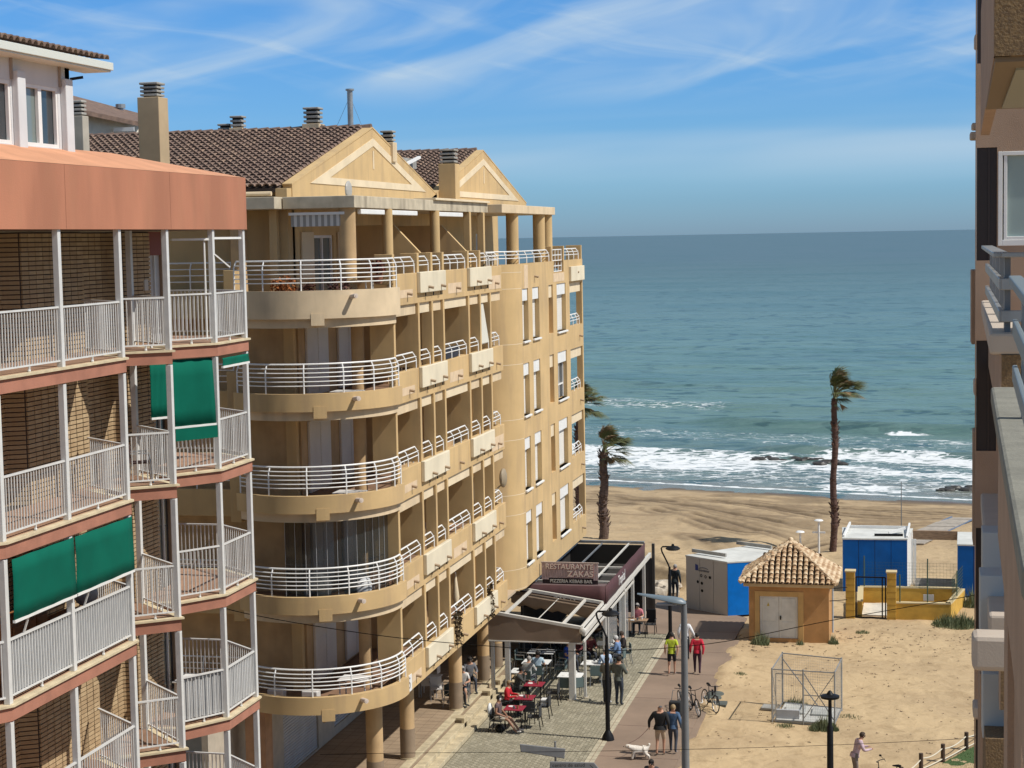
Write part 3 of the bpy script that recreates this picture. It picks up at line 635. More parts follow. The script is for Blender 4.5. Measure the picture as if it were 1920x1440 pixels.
# stepped-back balcony to the left (seen through the brick building's balcony)
for k in range(1, 6):
    ztb = ZT[k]-.38; mb = MB(); mb.box(-24.6, -20.55, 51.05, 51.25, ztb-.85, ztb-.02); mb.build('side_parapet', STUCCO, B2, bevel=.01)
    mb = MB(); mb.box(-20.5, -20.15, 50.3, 50.75, ztb-.9, ztb+.62); mb.build('parapet_pillar', STUCCO, B2, bevel=.01)
    mb = MB(); rail(mb, [(-24.5, 51.1), (-23.2, 51.1), (-21.9, 51.1), (-20.6, 51.1)], ztb-.02, .86 if k == 5 else .8, 4, .022, post_at=range(4)); mb.build('side_railing', WHITE, B2, smooth=True)
    mb = MB(); mb.box(-25, -20.6, 51.25, 53, ztb-.84, ztb-.7); mb.build('side_slab', STUCCO2, B2)
mb = MB(); mb.box(-30, -20.9, 53.0, 53.2, 0, 19.2); mb.build('side_wall', mat('grey_side_stucco', (.36, .34, .29), .9, var=.08), B2)  # plain grey stucco colour on the side wall
mb = MB(); mb.box(-24.2, -22.7, 52.93, 52.99, 17.0, 17.9); mb.build('side_window', GLASS, B2)

# tower block nearer the beach, rounded corner
TR, TC = 1.5, Vector((-17.35, 70.1))
mb = MB(); a = arc(TR, -90, 0, 16, TC); mb.pathwall([(-20.0, 68.6)]+a, 3.84, 16.95, .25)
mb.build('tower_corner', STUCCO, B2, smooth=True)
for j in range(5):
    for zg in ((15.97, 16.62) if j == 0 else (15.97-3.02*j, 16.78-3.02*j)):
        a = arc(TR+.003, -90, 0, 16, TC); mb = MB(); mb.pathwall([(-18.8, 68.597)]+a, zg, zg+.022, .02); mb.build('render_joint', TRIM, B2, smooth=True)
ops = []
for j in range(4):
    dz = -3.02*j; ops += [(70.2, 71.3, 13.83+dz, 15.95+dz), (72.1, 73.42, 13.83+dz, 15.95+dz), (75.35, 76.25, 13.85+dz, 15.95+dz), (77.1, 79.1, 13.83+dz, 15.95+dz), (80.0, 82.95, 13.92+dz, 15.9+dz)]
ops += [(76.55, 78.7, 16.45, 16.96)]
mb = MB(); openwall(mb, (FX, 0, 0), (0, 1, 0), (1, 0, 0), (70.1, 83.2), (3.84, 16.95), ops, .28); mb.build('tower_wall', STUCCO, B2)
mb = MB(); mb.box(-26, FX-.02, 71, 83.15, 3.86, 4.0); mb.box(-26, -18.2, 68.7, 70.9, 3.86, 4.0); mb.prism(arc(TR-.02, -90, 0, 12, TC)+[(-17.35, 71), (-18.2, 71)], 3.86, 4.0); mb.build('tower_underside', STUCCO2, B2)
mb = MB(); mb.box(-26, -16.2, 70.0, 83.0, 16.2, 16.35); mb.build('tower_terrace', CONC, B2)
for j in range(4):
    dz = -3.02*j
    for i, (ya, yb) in enumerate(((70.2, 71.3), (72.1, 73.42), (77.1, 79.1))):
        z0, z1 = 13.83+dz, 15.95+dz
        mb = MB(); mb.box(FX-.12, FX-.04, ya+.01, yb-.01, z1-.5, z1-.01); w_ = mb.build('window', WHITE, B2, bevel=.01)
        if j == 1 and i == 2:
            mb = MB(); mb.box(FX-.26, FX-.24, ya+.05, yb-.05, z0+.04, z1-.5); mb.build('pane', GLASS, w_)
            mb = MB(); [mb.box(FX-.23, FX-.17, y_-.04, y_+.04, z0+.03, z1-.51) for y_ in (ya+.06, (ya+yb)/2, yb-.06)]; mb.box(FX-.229, FX-.171, ya+.1, yb-.1, z0+.6, z0+.66); mb.build('frame', WHITE, w_)
        else:
            mb = MB(); mb.box(FX-.22, FX-.19, ya+.02, yb-.02, z0+.03, z1-.5); mb.build('roller_blind', SHUT, w_)
            mb = MB(); [mb.box(FX-.191, FX-.184, ya+.05, yb-.05, z0+.06+.1*q, z0+.13+.1*q) for q in range(15)]; mb.build('blind_slats', SHUT, w_, kind='stuff')
        mb = MB(); mb.box(FX-.2, FX+.09, ya-.05, yb+.05, z0-.07, z0+.0); mb.build('sill', WHITE, w_, bevel=.008)
    mb = MB(); mb.box(FX-.2, FX-.06, 75.36, 76.24, 15.4+dz, 15.94+dz); mb.build('slot_panel', TRIM, B2)
    mb = MB(); mb.box(FX-.5, FX-.3, 75.3, 76.3, 13.8+dz, 15.96+dz); mb.build('slot_recess', COLPAINT, B2)
    mb = MB(); mb.box(FX-.25, FX-.08, 80.02, 82.9, 15.45+dz, 15.92+dz); mb.build('lintel', TRIM, B2, bevel=.008)
    mb = MB(); rail(mb, [(FX-.06, 80.1), (FX-.06, 81.0), (FX-.06, 81.9), (FX-.1, 82.7)], 13.92+dz, .5, 3, .022, post_at=range(4)); mb.build('white_railing', WHITE, B2, smooth=True)
    mb = MB(); mb.box(-18.5, -16.13, 79.9, 83.0, 13.1+dz, 13.25+dz); mb.build('loggia_floor', STUCCO2, B2)
    spout((FX, 82.2, 13.4+dz), (1, 0, -.1), B2)
mb = MB(); mb.box(-18.7, -18.5, 79.9, 81.6, 3.9, 16.3); mb.box(-18.5, -16.15, 79.7, 79.9, 3.9, 16.3); mb.build('corner_loggia_wall', COLPAINT, B2)
# terrace on the tower
def lattice(mb, y0, y1, z0, z1):
    for i in range(5): mb.bar((FX-.08, y0, z0+(z1-z0)*i/4), (FX-.08, y1, z0+(z1-z0)*i/4), .04)
    for i in range(4): mb.bar((FX-.085, y0+(y1-y0)*i/3, z0), (FX-.085, y0+(y1-y0)*i/3, z1), .04)
mb = MB(); pts = arc(TR-.08, -80, 0, 8, TC)+[(FX-.08, 71.5), (FX-.08, 72.9), (FX-.08, 74.3), (FX-.08, 75.9)]; rail(mb, pts, 16.95, .5, 3, .024, post_at=[0, 4, 8, 9, 10, 11, 12]); mb.build('terrace_railing', WHITE, B2, smooth=True)
mb = MB(); lattice(mb, 76.6, 78.6, 16.5, 17.45); mb.build('terrace_lattice', WHITE, B2)
mb = MB(); rail(mb, [(FX-.08, 79.1), (FX-.08, 80.3), (FX-.08, 81.5), (FX-.1, 82.7)], 16.95, .5, 3, .024, post_at=range(4)); mb.build('terrace_railing', WHITE, B2, smooth=True)
for y in (76.1, 78.8, 83.0):
    mb = MB(); mb.box(-16.6, FX-.02, y, y+.18, 16.6, 17.6); mb.build('terrace_fin', STUCCO, B2, bevel=.01)
spout((FX, 72.6, 16.4), (1, 0, -.1), B2); spout((FX, 81.5, 16.4), (1, 0, -.1), B2)
mb = MB(); mb.box(FX+.001, FX+.12, 79.9, 83.1, 15.98, 16.65); mb.build('corner_panel', PATCH, B2, bevel=.015)
mb = MB(); mb.box(FX+.001, FX+.007, 70.6, 71.3, 15.95, 16.9); mb.box(FX+.001, FX+.007, 76.4, 78.8, 16.05, 16.42); mb.build('render_patch', MATS['render_patch_tone'], B2)

# set-back top floor, canopies, gables and roofs
GX = -18.8
mb = MB(); openwall(mb, (GX, 0, 0), (0, 1, 0), (1, 0, 0), (51.7, 78.6), (15.9, 19.6), [(53.7, 55.6, 16.1, 18.2), (60.2, 61.3, 16.9, 18.2), (65.0, 65.9, 16.9, 18.2), (72.5, 73.2, 16.1, 18.2), (74.5, 75.0, 16.1, 18.2)], .25)
mb.box(-31, GX, 51.7, 51.95, 15.9, 19.5); mb.build('top_floor_wall', STUCCO, B2)
for (ya, yb, z0, z1) in ((53.7, 55.6, 16.1, 18.2), (60.2, 61.3, 16.9, 18.2), (65.0, 65.9, 16.9, 18.2), (72.5, 73.2, 16.1, 18.2), (74.5, 75.0, 16.1, 18.2)):
    mb = MB(); mb.box(GX-.16, GX-.13, ya, yb, z0, z1); w_ = mb.build('glass_door', GLASS2, B2)
    mb = MB(); [mb.box(GX-.12, GX-.06, y_-.05, y_+.05, z0, z1) for y_ in (ya+.05, (ya+yb)/2, yb-.05)]; mb.box(GX-.121, GX-.061, ya, yb, z1-.09, z1-.001); mb.build('frame', WHITE, w_)
for ya, yb in ((52.4, 53.5), (55.9, 56.7)):
    mb = MB(); mb.box(GX+.01, GX+.07, ya, yb, 16.9, 18.3); mb.build('side_shutter', mat('cream_shutter', (.68, .55, .36), .7), B2, bevel=.01)
def gable(yc, hw, zb, za):
    z0 = 19.3; mb = MB(); pts = [(yc-hw, z0), (yc+hw, z0), (yc+hw, zb), (yc, za), (yc-hw, zb)]
    n = 5; vs = [(x, y, z) for x in (GX-.25, GX+.05) for y, z in pts]
    mb.add(vs, [tuple(range(n-1, -1, -1)), tuple(range(n, 2*n))]+[(i, (i+1) % n, n+(i+1) % n, n+i) for i in range(n)]); mb.build('gable_wall', STUCCO, B2)
    # rendered triangle band proud of the wall
    sl = (za-zb)/hw; mb = MB(); x = GX+.05
    o = [(yc-hw*.80, zb+.10), (yc+hw*.80, zb+.10), (yc, zb+.10+hw*.80*sl)]; i_ = [(yc-hw*.57, zb+.33), (yc+hw*.57, zb+.33), (yc, zb+.33+hw*.57*sl)]
    vs = [(x+.025, *p) for p in o+i_]+[(x-.01, *p) for p in o+i_]
    mb.add(vs, [(0, 1, 4, 3), (1, 2, 5, 4), (2, 0, 3, 5), (0, 6, 7, 1), (1, 7, 8, 2), (2, 8, 6, 0), (3, 4, 10, 9), (4, 5, 11, 10), (5, 3, 9, 11)]); mb.box(x, x+.02, yc-.06, yc+.06, zb+.75, zb+.36+hw*.5*sl-.05)
    mb.build('gable_band', TRIM, B2)
    mb = MB()   # verge coping
    for s_ in (-1, 1): mb.bar((GX-.1, yc+s_*(hw+.05), zb+.02), (GX-.1, yc, za+.05), .32, .05)
    mb.build('gable_coping', STUCCO, B2)
gable(59.95, 8.25, 19.72, 21.85); gable(75.9, 8.4, 19.62, 21.75)
# tiles: half-barrel covers in rows over a dark bedding
def tile_mesh(name, m, L=.42, r=.105):
    mb = MB(); n = 5; vs = []
    for j, (y, rr, dz) in enumerate(((0, r*1.08, .045), (L, r*.86, .0))):
        for i in range(n+1): t = math.pi*i/n; vs.append((math.cos(t)*rr, y, math.sin(t)*rr*.85+dz))
    for j, (y, rr, dz) in enumerate(((0, r*.86, .035),)):
        for i in range(n+1): t = math.pi*i/n; vs.append((math.cos(t)*rr, y, math.sin(t)*rr*.85+dz))
    fs = [(i, n+1+i, n+2+i, i+1) for i in range(n)]+[(2*(n+1)+i, i, i+1, 2*(n+1)+i+1) for i in range(n)]
    me = bpy.data.meshes.new(name); me.from_pydata(vs, [], fs); me.materials.append(m); me.polygons.foreach_set('use_smooth', [True]*len(fs)); me.set_sharp_from_angle(angle=R(50)); return me, vs, fs
TM, tv, tf = tile_mesh('roof_tile', TILE)
TMb = TM.copy(); TMb.materials[0] = mat('brown_roof_tile_pale', (.28, .185, .13), .9, col2=(.16, .11, .085), vscale=5)
def slope_roof(parent, e0, e1, up_, nrow, ncol, mats_, limit=300, name='roof_tile', me_=(None, None), pitch_t=.36, vis=None, skip=None, tv_=tv, tf_=tf, jit=1):
    "tiles from eave line e0->e1, climbing along up_ (unit); the nearest ones are single objects, the rest one mesh"
    e0, e1, up_ = Vector(e0), Vector(e1), Vector(up_).normalized(); ax = (e1-e0).normalized(); nz = ax.cross(up_).normalized()
    if nz.z < 0: nz = -nz
    xa = ax if ax.cross(up_).dot(nz) > 0 else -ax
    rot = Matrix((xa, up_, nz)).transposed(); W = (e1-e0).length; items = []
    for r_ in range(nrow):
        for c_ in range(ncol):
            p = e0+ax*(W*(c_+.5)/ncol)+up_*(pitch_t*r_)
            if skip and skip(p): continue
            items.append(p+nz*(.02+rnd(0, .012)*jit))
    items.sort(key=lambda p: (vis(p) if vis else (p-CAM).length)); single, rest = items[:limit], items[limit:]
    o3 = ORG[parent.name]
    for p in single:
        q = rot @ Matrix.Rotation(rnd(-.03, .03)*jit, 3, 'Z'); share(name, me_[0] if random.random() < (.7 if jit < 2 else .45) else me_[1], parent, p-o3, q.to_euler())
    if rest:
        mb = MB()
        for p in rest:
            mb.cur = 0 if random.random() < .7 else 1; q = rot @ Matrix.Rotation(rnd(-.03, .03)*jit, 3, 'Z'); mb.add([p+q @ Vector(v) for v in tv_], tf_)
        mb.build(name+'s', mats_, parent, kind='stuff', smooth=True)
def gable_roof(yc, hw, zb, za, x0, nrow, ncol, limit):
    sl = Vector((0, hw, za-zb)); L = sl.length; mb = MB()
    for s_ in (-1, 1):
        a = [(x0, yc+s_*(hw+.35), zb-.09), (GX-.3, yc+s_*(hw+.35), zb-.09), (GX-.3, yc, za), (x0, yc, za)]; mb.add(a+[(x, y, z-.12) for x, y, z in a], [(0, 1, 2, 3), (7, 6, 5, 4), (0, 4, 5, 1), (1, 5, 6, 2), (2, 6, 7, 3), (3, 7, 4, 0)])
    o = mb.build('roof', UNDER, B2); ORG[o.name] = ORG[B2.name]
    slope_roof(o, (x0, yc-hw-.45, zb-.1), (GX-.25, yc-hw-.45, zb-.1), (0, hw, za-zb), nrow, ncol, [TILE, TMb.materials[0]], limit, me_=(TM, TMb))
    mb = MB()
    for i in range(int((GX-x0)/.42)): x = x0+.42*i; mb.tube([(x, yc, za+.03), (x+.46, yc, za+.05)], [.12, .14], 8)
    mb.build('ridge_tiles', TILE, o, kind='stuff'); return o
gable_roof(59.95, 8.25, 19.72, 21.85, -31, 25, 50, 300)
gable_roof(75.9, 8.4, 19.62, 21.75, -30, 25, 46, 150)
mb = MB(); mb.tube([(-31, 51.1, 19.46), (GX-.4, 51.1, 19.46)], .07, 8); mb.box(-31, GX-.45, 51.15, 51.72, 19.28, 19.36); mb.build('eave_gutter', STUCCO2, B2)
mb = MB(); mb.box(GX-.35, GX+.02, 51.3, 51.72, 15.9, 19.62); mb.build('corner_pilaster', STUCCO, B2, bevel=.01)
# canopy slabs
mb = MB(); mb.box(-18.75, -16.5, 50.8, 67.35, 18.98, 19.34); mb.build('canopy_slab', CONCL, B2, bevel=.015)
mb = MB(); mb.box(-20.2, -18.78, 50.2, 51.6, 18.98, 19.34); mb.box(-24, -20.21, 50.6, 51.6, 18.98, 19.34); mb.build('canopy_slab', CONCL, B2, bevel=.015)
mb = MB(); mb.box(GX+.06, -15.95, 67.4, 77.5, 18.97, 19.3); mb.build('canopy_slab', STUCCO2, B2, bevel=.015)
mb = MB(); mb.box(-17.2, -16.4, 59.5, 67.3, 19.341, 19.42); mb.build('canopy_coping', TRIM, B2, bevel=.01)
for x, y, r_, z0 in ((-20.25, 51.0, .25, 16.0), (-16.85, 51.15, .25, 16.0), (-16.6, 54.4, .17, 16.9), (-16.6, 60.0, .17, 16.9), (-16.3, 70.6, .25, 16.3), (-16.3, 75.7, .26, 16.3), (-16.25, 77.1, .24, 16.3)):
    mb = MB(); mb.cyl(x, y, z0, 18.98, r_, n=28); mb.build('terrace_column', COLPAINT if y < 52 else STUCCO, B2, smooth=True)
for x, y in ((-19.15, 51.0), (-16.6, 64.4), (-16.55, 66.3)):
    mb = MB(); mb.box(x-.12, x+.12, y, y+.24, 16.0, 18.98); mb.build('terrace_post', STUCCO, B2, bevel=.01)
for ya, yb in ((51.5, 53.9), (54.7, 57.6), (60.2, 63.6)):
    mb = MB(); mb.bar((-16.58, ya, 18.87), (-16.58, yb, 18.87), .13, .15); mb.build('awning_cassette', WHITE, B2, bevel=.02)
# striped awning over the terrace door
mb = MB(); 
for i in range(18):
    mb.cur = i % 2; x0 = -18.55+i*.095; mb.box(x0, x0+.094, 50.95, 50.98, 18.45, 18.80)
mb.build('striped_awning', [mat('awning_grey', (.30, .29, .27), .8), mat('awning_white', (.62, .60, .56), .8)], B2)
mb = MB(); mb.bar((-18.6, 50.94, 18.83), (-16.85, 50.94, 18.83), .1, .08); mb.build('awning_rod', WHITE, B2)
mb = MB(); mb.sphere((-16.9, 51.5, 19.52), .28, 12, 8, (.25, 1, 1)); mb.build('satellite_dish', mat('dish_grey', (.4, .38, .34), .5), B2)
mb = MB(); mb.box(-24, -20.5, 68.6, 71.5, 20.9, 21.3); mb.build('roof_dormer', CONC, B2)
mb = MB(); mb.bar((-20.8, 68.0, 20.55), (-20.2, 70.9, 21.35), .14, .1); mb.build('skylight_frame', WHITE, B2)
# chimneys
def chimney(x, y, z0, z1, w_, m, slats=3, cap=.1):
    mb = MB(); mb.box(x-w_/2, x+w_/2, y-w_/2, y+w_/2, z0, z1); o = mb.build('chimney', m, B2, bevel=.012)
    mb = MB(); mb.box(x-w_*.3, x+w_*.3, y-w_*.3, y+w_*.3, z1, z1+slats*.15+.05); mb.build('chimney_core', DARK, o)
    for i in range(slats): mb = MB(); q = w_*.43; mb.box(x-q, x+q, y-q, y+q, z1+.05+i*.15, z1+.13+i*.15); mb.build('chimney_slat', CONC, o, bevel=.01)
    mb = MB(); q = w_*.46; mb.box(x-q, x+q, y-q, y+q, z1+slats*.15+.05, z1+slats*.15+.12); mb.build('chimney_cap', CONC, o, bevel=.02)
chimney(-18.4, 68.8, 19.3, 20.95, .68, STUCCO)
chimney(-20.95, 60.1, 21.7, 22.1, .62, STUCCO2); chimney(-23.75, 60.1, 21.7, 22.05, .5, STUCCO2, 2); chimney(-24.3, 60.3, 21.7, 21.95, .5, STUCCO2, 1)
chimney(-18.9, 62.3, 20.8, 21.5, .5, STUCCO2, 2)
mb = MB(); mb.tube([(-19.55, 60, 21.8), (-19.55, 60, 23.2)], .1, 12); mb.tube([(-19.55, 60, 23.2), (-19.55, 60, 23.26)], .15, 12); mb.build('flue', GALV, B2, smooth=True)
mb = MB(); mb.tube([(-19.55, 60, 23.0), (-19.2, 60.3, 21.9)], .006, 4); mb.tube([(-19.55, 60, 23.0), (-20.1, 60, 21.9)], .006, 4); mb.build('flue_stay', GREY, B2)

# arcade: columns, shop front, ceiling
mb = MB(); mb.box(-21, FX-.21, 52.4, 69, 3.85, 3.95); mb.build('arcade_ceiling', mat('arcade_ceiling_paint', (.45, .35, .24), .9), B2)
for x, y, r_ in ((-17.1, 53.3, .27), (-17.15, 57.1, .25), (-17.15, 63.5, .25), (-17.15, 67.8, .24), (-17.15, 70.0, .24)):
    mb = MB(); mb.cyl(x, y, 1.55, 3.85, r_, n=32); o = mb.build('arcade_column', COLPAINT, B2, smooth=True)
    mb = MB(); mb.cyl(x, y, .5, 1.55, r_+.006, n=32); mb.build('column_base', BASEDK, o, smooth=True)
    mb = MB(); mb.cyl(x, y, .5, .56, r_+.03, n=32); mb.build('column_ring', STEPY, o)
mb = MB(); mb.box(-20.1, -19.45, 49.9, 50.5, .4, 3.9); mb.build('square_pillar', mat('brown_pillar', (.33, .19, .11), .85, var=.15), B2, bevel=.01)
mb = MB(); mb.tube([(-19.75, 49.86, 1.55), (-19.75, 49.895, 1.55)], .36, 28); s1 = mb.build('no_parking_disc', mat('sign_red', (.42, .04, .035), .5), B2)
mb = MB(); mb.tube([(-19.75, 49.855, 1.55), (-19.75, 49.861, 1.55)], .25, 28); mb.build('disc_centre', mat('sign_blue', (.05, .11, .36), .5), s1)
mb = MB(); openwall(mb, (-20.5, 0, 0), (0, 1, 0), (1, 0, 0), (48, 72), (.4, 3.9), [(54.2, 57.6, .55, 3.1), (59.3, 63.2, .8, 3.1)], .2); mb.build('shop_wall', mat('shop_wall_paint', (.44, .38, .30), .9, var=.1), B2)
for ya, yb, z0 in ((54.2, 57.6, .55), (59.3, 63.2, .8)):
    mb = MB(); mb.box(-20.62, -20.58, ya, yb, z0, 3.1); o = mb.build('roller_shutter', GREYW, B2)
    for q in range(int((3.05-z0)/.1)): mb = MB(); mb.box(-20.58, -20.555, ya+.03, yb-.03, z0+.012+q*.1, z0+.088+q*.1); mb.build('shutter_slat', GREYW, o)
mb = MB(); mb.box(-20.49, -20.43, 58.1, 58.8, 1.3, 2.9); mb.build('shop_shutter_box', STUCCO, B2)
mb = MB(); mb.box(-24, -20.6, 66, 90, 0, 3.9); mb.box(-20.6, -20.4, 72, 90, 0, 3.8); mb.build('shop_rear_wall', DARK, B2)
# street number plaque
pq = XP(768, 1282, FX+.02); mb = MB(); mb.box(FX+.001, FX+.02, pq.y-.27, pq.y+.27, pq.z-.26, pq.z+.26); o = mb.build('number_plaque', WHITE, B2)
text_mesh('plaque_figure', 'S', .5, mat('plaque_grey', (.16, .16, .17), .6), o, (FX+.022, pq.y, pq.z), (R(90), 0, R(90)), .003)
# background block with brown roof
BB = thing('background_building', 'far cream block with a long brown tiled roof behind the tall chimney', 'building', (-36, 80, 0))
p0, p1, p2, p3 = (CAM+(fw+rt*((a-960)/FPX)-up*((b-720)/FPX))*80 for a, b in ((120, 176), (275, 219), (275, 300), (120, 300)))
def PD(a, b, d): return CAM+(fw+rt*((a-960)/FPX)-up*((b-720)/FPX))*d
e0, e1 = PD(90, 192, 78), PD(268, 230, 82); r0_, r1_ = PD(110, 172, 86), PD(268, 214, 90)
mb = MB(); mb.add([e0, e1, r1_, r0_, e0-Vector((0, 0, .2)), e1-Vector((0, 0, .2))], [(0, 1, 2, 3), (4, 5, 1, 0)]); mb.build('roof', TILE, BB)
w0, w1 = PD(90, 196, 79), PD(268, 234, 83)
mb = MB(); mb.pathwall([(w0.x, w0.y), (w1.x, w1.y)], 0, 23.6, 2); mb.add([(w0.x, w0.y, 23.6), (w1.x, w1.y, 23.6), (w1.x, w1.y, w1.z), (w0.x, w0.y, w0.z)], [(0, 1, 2, 3)]); mb.build('wall', mat('far_cream_wall', (.75, .68, .56), .9, var=.1), BB)
q = PD(240, 243, 81.8); mb = MB(); mb.box(q.x-.5, q.x+.5, q.y-.45, q.y-.4, q.z-.1, q.z+.08); mb.build('window', WHITE, BB)
q = PD(226, 203, 88); mb = MB(); mb.tube([(q.x, q.y, q.z-.5), (q.x, q.y, q.z)], .13, 10); mb.tube([(q.x, q.y, q.z), (q.x, q.y, q.z+.2)], .24, 10); mb.build('roof_vent', GALV, BB)
# ------------------------------------------------------------------ brick apartment building on the left
B1 = thing('brick_apartment_building', 'tan brick apartment building with zigzag white-railed balconies and a terracotta band on top', 'building', (-18, 33, 0))
SL = [15.73, 12.82, 9.90, 6.99, 4.08]
def brick_wall(path, z0, z1, parent, budget):
    bl, bh, jt = .285, .072, .022; allb = []
    core = MB(); core.pathwall(path, z0, z1, .12); core.build('mortar_core', MORTAR, parent)
    for (a, b) in zip(path, path[1:]):
        a, b = Vector(a), Vector(b); L = (b-a).length; d = (b-a)/L; nn = Vector((d.y, -d.x)); n = max(1, int(L/(bl+.012)))
        st = L/n; rot = math.atan2(d.y, d.x)
        for i in range(n):
            z = z0+.02
            while z < z1-.05:
                c = a+d*(st*(i+.5)); allb.append((c.x+nn.x*.02, c.y+nn.y*.02, z+bh/2, rot, st-.026)); z += bh+jt
    return allb
wallpath = [(-17.6, 23.5), (-17.6, 30.0), (-17.95, 31.3), (-17.95, 32.4), (-17.6, 32.6), (-17.6, 35.3), (-17.9, 35.55), (-17.9, 37.1), (-17.6, 37.25), (-17.6, 38.7)]
bricks = []
for i, zs in enumerate(SL[:5]):
    z1 = (18.3 if i == 0 else SL[i-1]-.32); bricks += brick_wall(wallpath, zs, z1, B1, 0)
    mb = MB(); mb.box(-18.4, -17.6, 39.4, 39.6, zs, z1); mb.box(-30, -18.4, 39.4, 39.6, zs, z1); mb.build('end_wall', mat('end_wall_render', (.30, .21, .14), .9), B1)
    mb = MB(); mb.box(-17.72, -17.66, 38.72, 39.4, zs, zs+2.2); o = mb.build('balcony_door', GLASS if i != 0 else GREYW, B1); mb = MB(); mb.box(-17.66, -17.62, 38.72, 38.79, zs, zs+2.25); mb.box(-17.66, -17.62, 39.05, 39.1, zs, zs+2.25); mb.build('door_frame', WHITE2, o)
wo_ = bpy.data.objects.new('wall', None); wo_.parent = B1; COL.objects.link(wo_); ORG['wall'] = ORG[B1.name]; wo_.name = 'brick_wall'; ORG[wo_.name] = ORG[B1.name]
bmb = MB(); bmb.box(-.5, .5, -.02, .014, -.5, .5); BM = bpy.data.meshes.new('brick'); BM.from_pydata(bmb.v, [], bmb.f); BM.materials.append(BRICK)
BM2 = BM.copy(); BM2.materials[0] = mat('tan_brick_light', (.50, .37, .215), .85, col2=(.42, .30, .17), vscale=5, bump=.3)
def seen(b):
    v = Vector(b[:3])-CAM; zc = v.dot(fw); x, y = 960+FPX*v.dot(rt)/zc, 720-FPX*v.dot(up)/zc
    return (0 if -5 < x < 320 and 430 < y < 1440 else 1000)+zc
bricks.sort(key=seen); o3 = ORG[B1.name]
for b in bricks[:300]: share('brick', BM if random.random() < .65 else BM2, wo_, Vector(b[:3])-o3, (0, 0, b[3]), (b[4], 1, .072))
mb = MB()
for b in bricks[300:]:
    mb.cur = 0 if random.random() < .65 else 1; c, s_ = math.cos(b[3]), math.sin(b[3]); pr = rnd(-.003, .003)
    mb.add([(b[0]+x*b[4]*c-(y+pr)*s_, b[1]+x*b[4]*s_+(y+pr)*c, b[2]+z*.072) for x, y, z in bmb.v], bmb.f)
mb.build('bricks', [BRICK, BM2.materials[0]], wo_, kind='stuff')

polyA = [(-17.58, 22), (-15.95, 22), (-15.85, 25.5), (-17.2, 26.7), (-16.6, 27.3), (-15.85, 28.45), (-15.85, 33.6), (-17.3, 34.78), (-17.58, 34.78)]
polyB = [(-17.58, 34.8), (-17.28, 34.8), (-16.7, 35.18), (-15.85, 35.88), (-17.3, 37.22), (-17.58, 37.22)]
polyC = [(-17.58, 37.24), (-17.27, 37.24), (-16.58, 37.35), (-15.85, 38.42), (-15.85, 40.35), (-17.1, 41.4), (-18.9, 41.4), (-18.9, 39.62), (-17.58, 39.62)]
def grow(poly, d):
    P = [Vector(p) for p in poly]; n = len(P); A = sum(P[i].x*P[(i+1) % n].y-P[(i+1) % n].x*P[i].y for i in range(n)); sg = 1 if A > 0 else -1; out = []
    for i in range(n):
        d1, d2 = (P[i]-P[i-1]).normalized(), (P[(i+1) % n]-P[i]).normalized(); n1, n2 = Vector((d1.y, -d1.x))*sg, Vector((d2.y, -d2.x))*sg; m = (n1+n2).normalized(); out.append(tuple(P[i]+m*d/max(.45, m.dot(n1))) if P[i].x > -17.5 else tuple(P[i]))
    return out
railsA = [[(-15.92, 22.2), (-15.92, 25.4)], [(-16.62, 27.4), (-15.93, 28.47)], [(-15.93, 28.47), (-15.93, 30.95)], [(-15.93, 30.95), (-15.93, 33.55)], [(-15.93, 33.55), (-17.3, 34.68)]]
railsB = [[(-16.7, 35.25), (-15.93, 35.88)], [(-15.93, 35.88), (-17.3, 37.14)]]
railsC = [[(-16.62, 37.42), (-15.93, 38.43)], [(-15.93, 38.43), (-15.93, 40.3)], [(-15.93, 40.3), (-17.13, 41.32)], [(-17.13, 41.32), (-18.7, 41.32)]]
posts = [(-15.93, 25.4), (-15.93, 28.47), (-15.93, 30.95), (-15.93, 33.55), (-15.93, 35.88), (-15.93, 38.43), (-15.93, 40.3), (-17.35, 37.12)]
PM = MB(); PM.box(-.055, .055, -.055, .055, 0, 1); 
def balusters(a, b, zs, panel=None, m=WHITE2):
    a, b = Vector(a), Vector(b); L = (b-a).length; d = (b-a)/L; mb = MB(); z0, z1 = zs+.12, zs+1.13
    mb.bar((*a, z1), (*b, z1), .055, .035); mb.bar((*a, z0), (*b, z0), .035, .03)
    n = max(2, round(L/.105))
    for i in range(1, n): p = a+d*(L*i/n); mb.bar((*p, z0), (*p, z1), .02)
    for i in range(1, max(2, round(L/1.25))): p = a+d*(L*i/max(2, round(L/1.25))); mb.bar((*p, zs+.01), (*p, z0), .03); mb.sphere((p.x, p.y, zs+.02), .035, 6, 4)
    o = mb.build('balcony_railing', m, B1)
    if panel:
        nn = Vector((d.y, -d.x)); q = MB()
        if panel == 'pleat':
            k = max(4, int(L/.12)); pts = [a+d*(L*i/k)-nn*(.03+(.035 if i % 2 else 0)) for i in range(k+1)]; q.pathwall(pts, z0+.02, z1-.02, .006)
        else:
            c0, c1 = a-nn*.03, b-nn*.03; q.pathwall([c0, c1], z0+.02, z1-.02, .006)
        q.build('privacy_panel', GREYW, o)
    return o
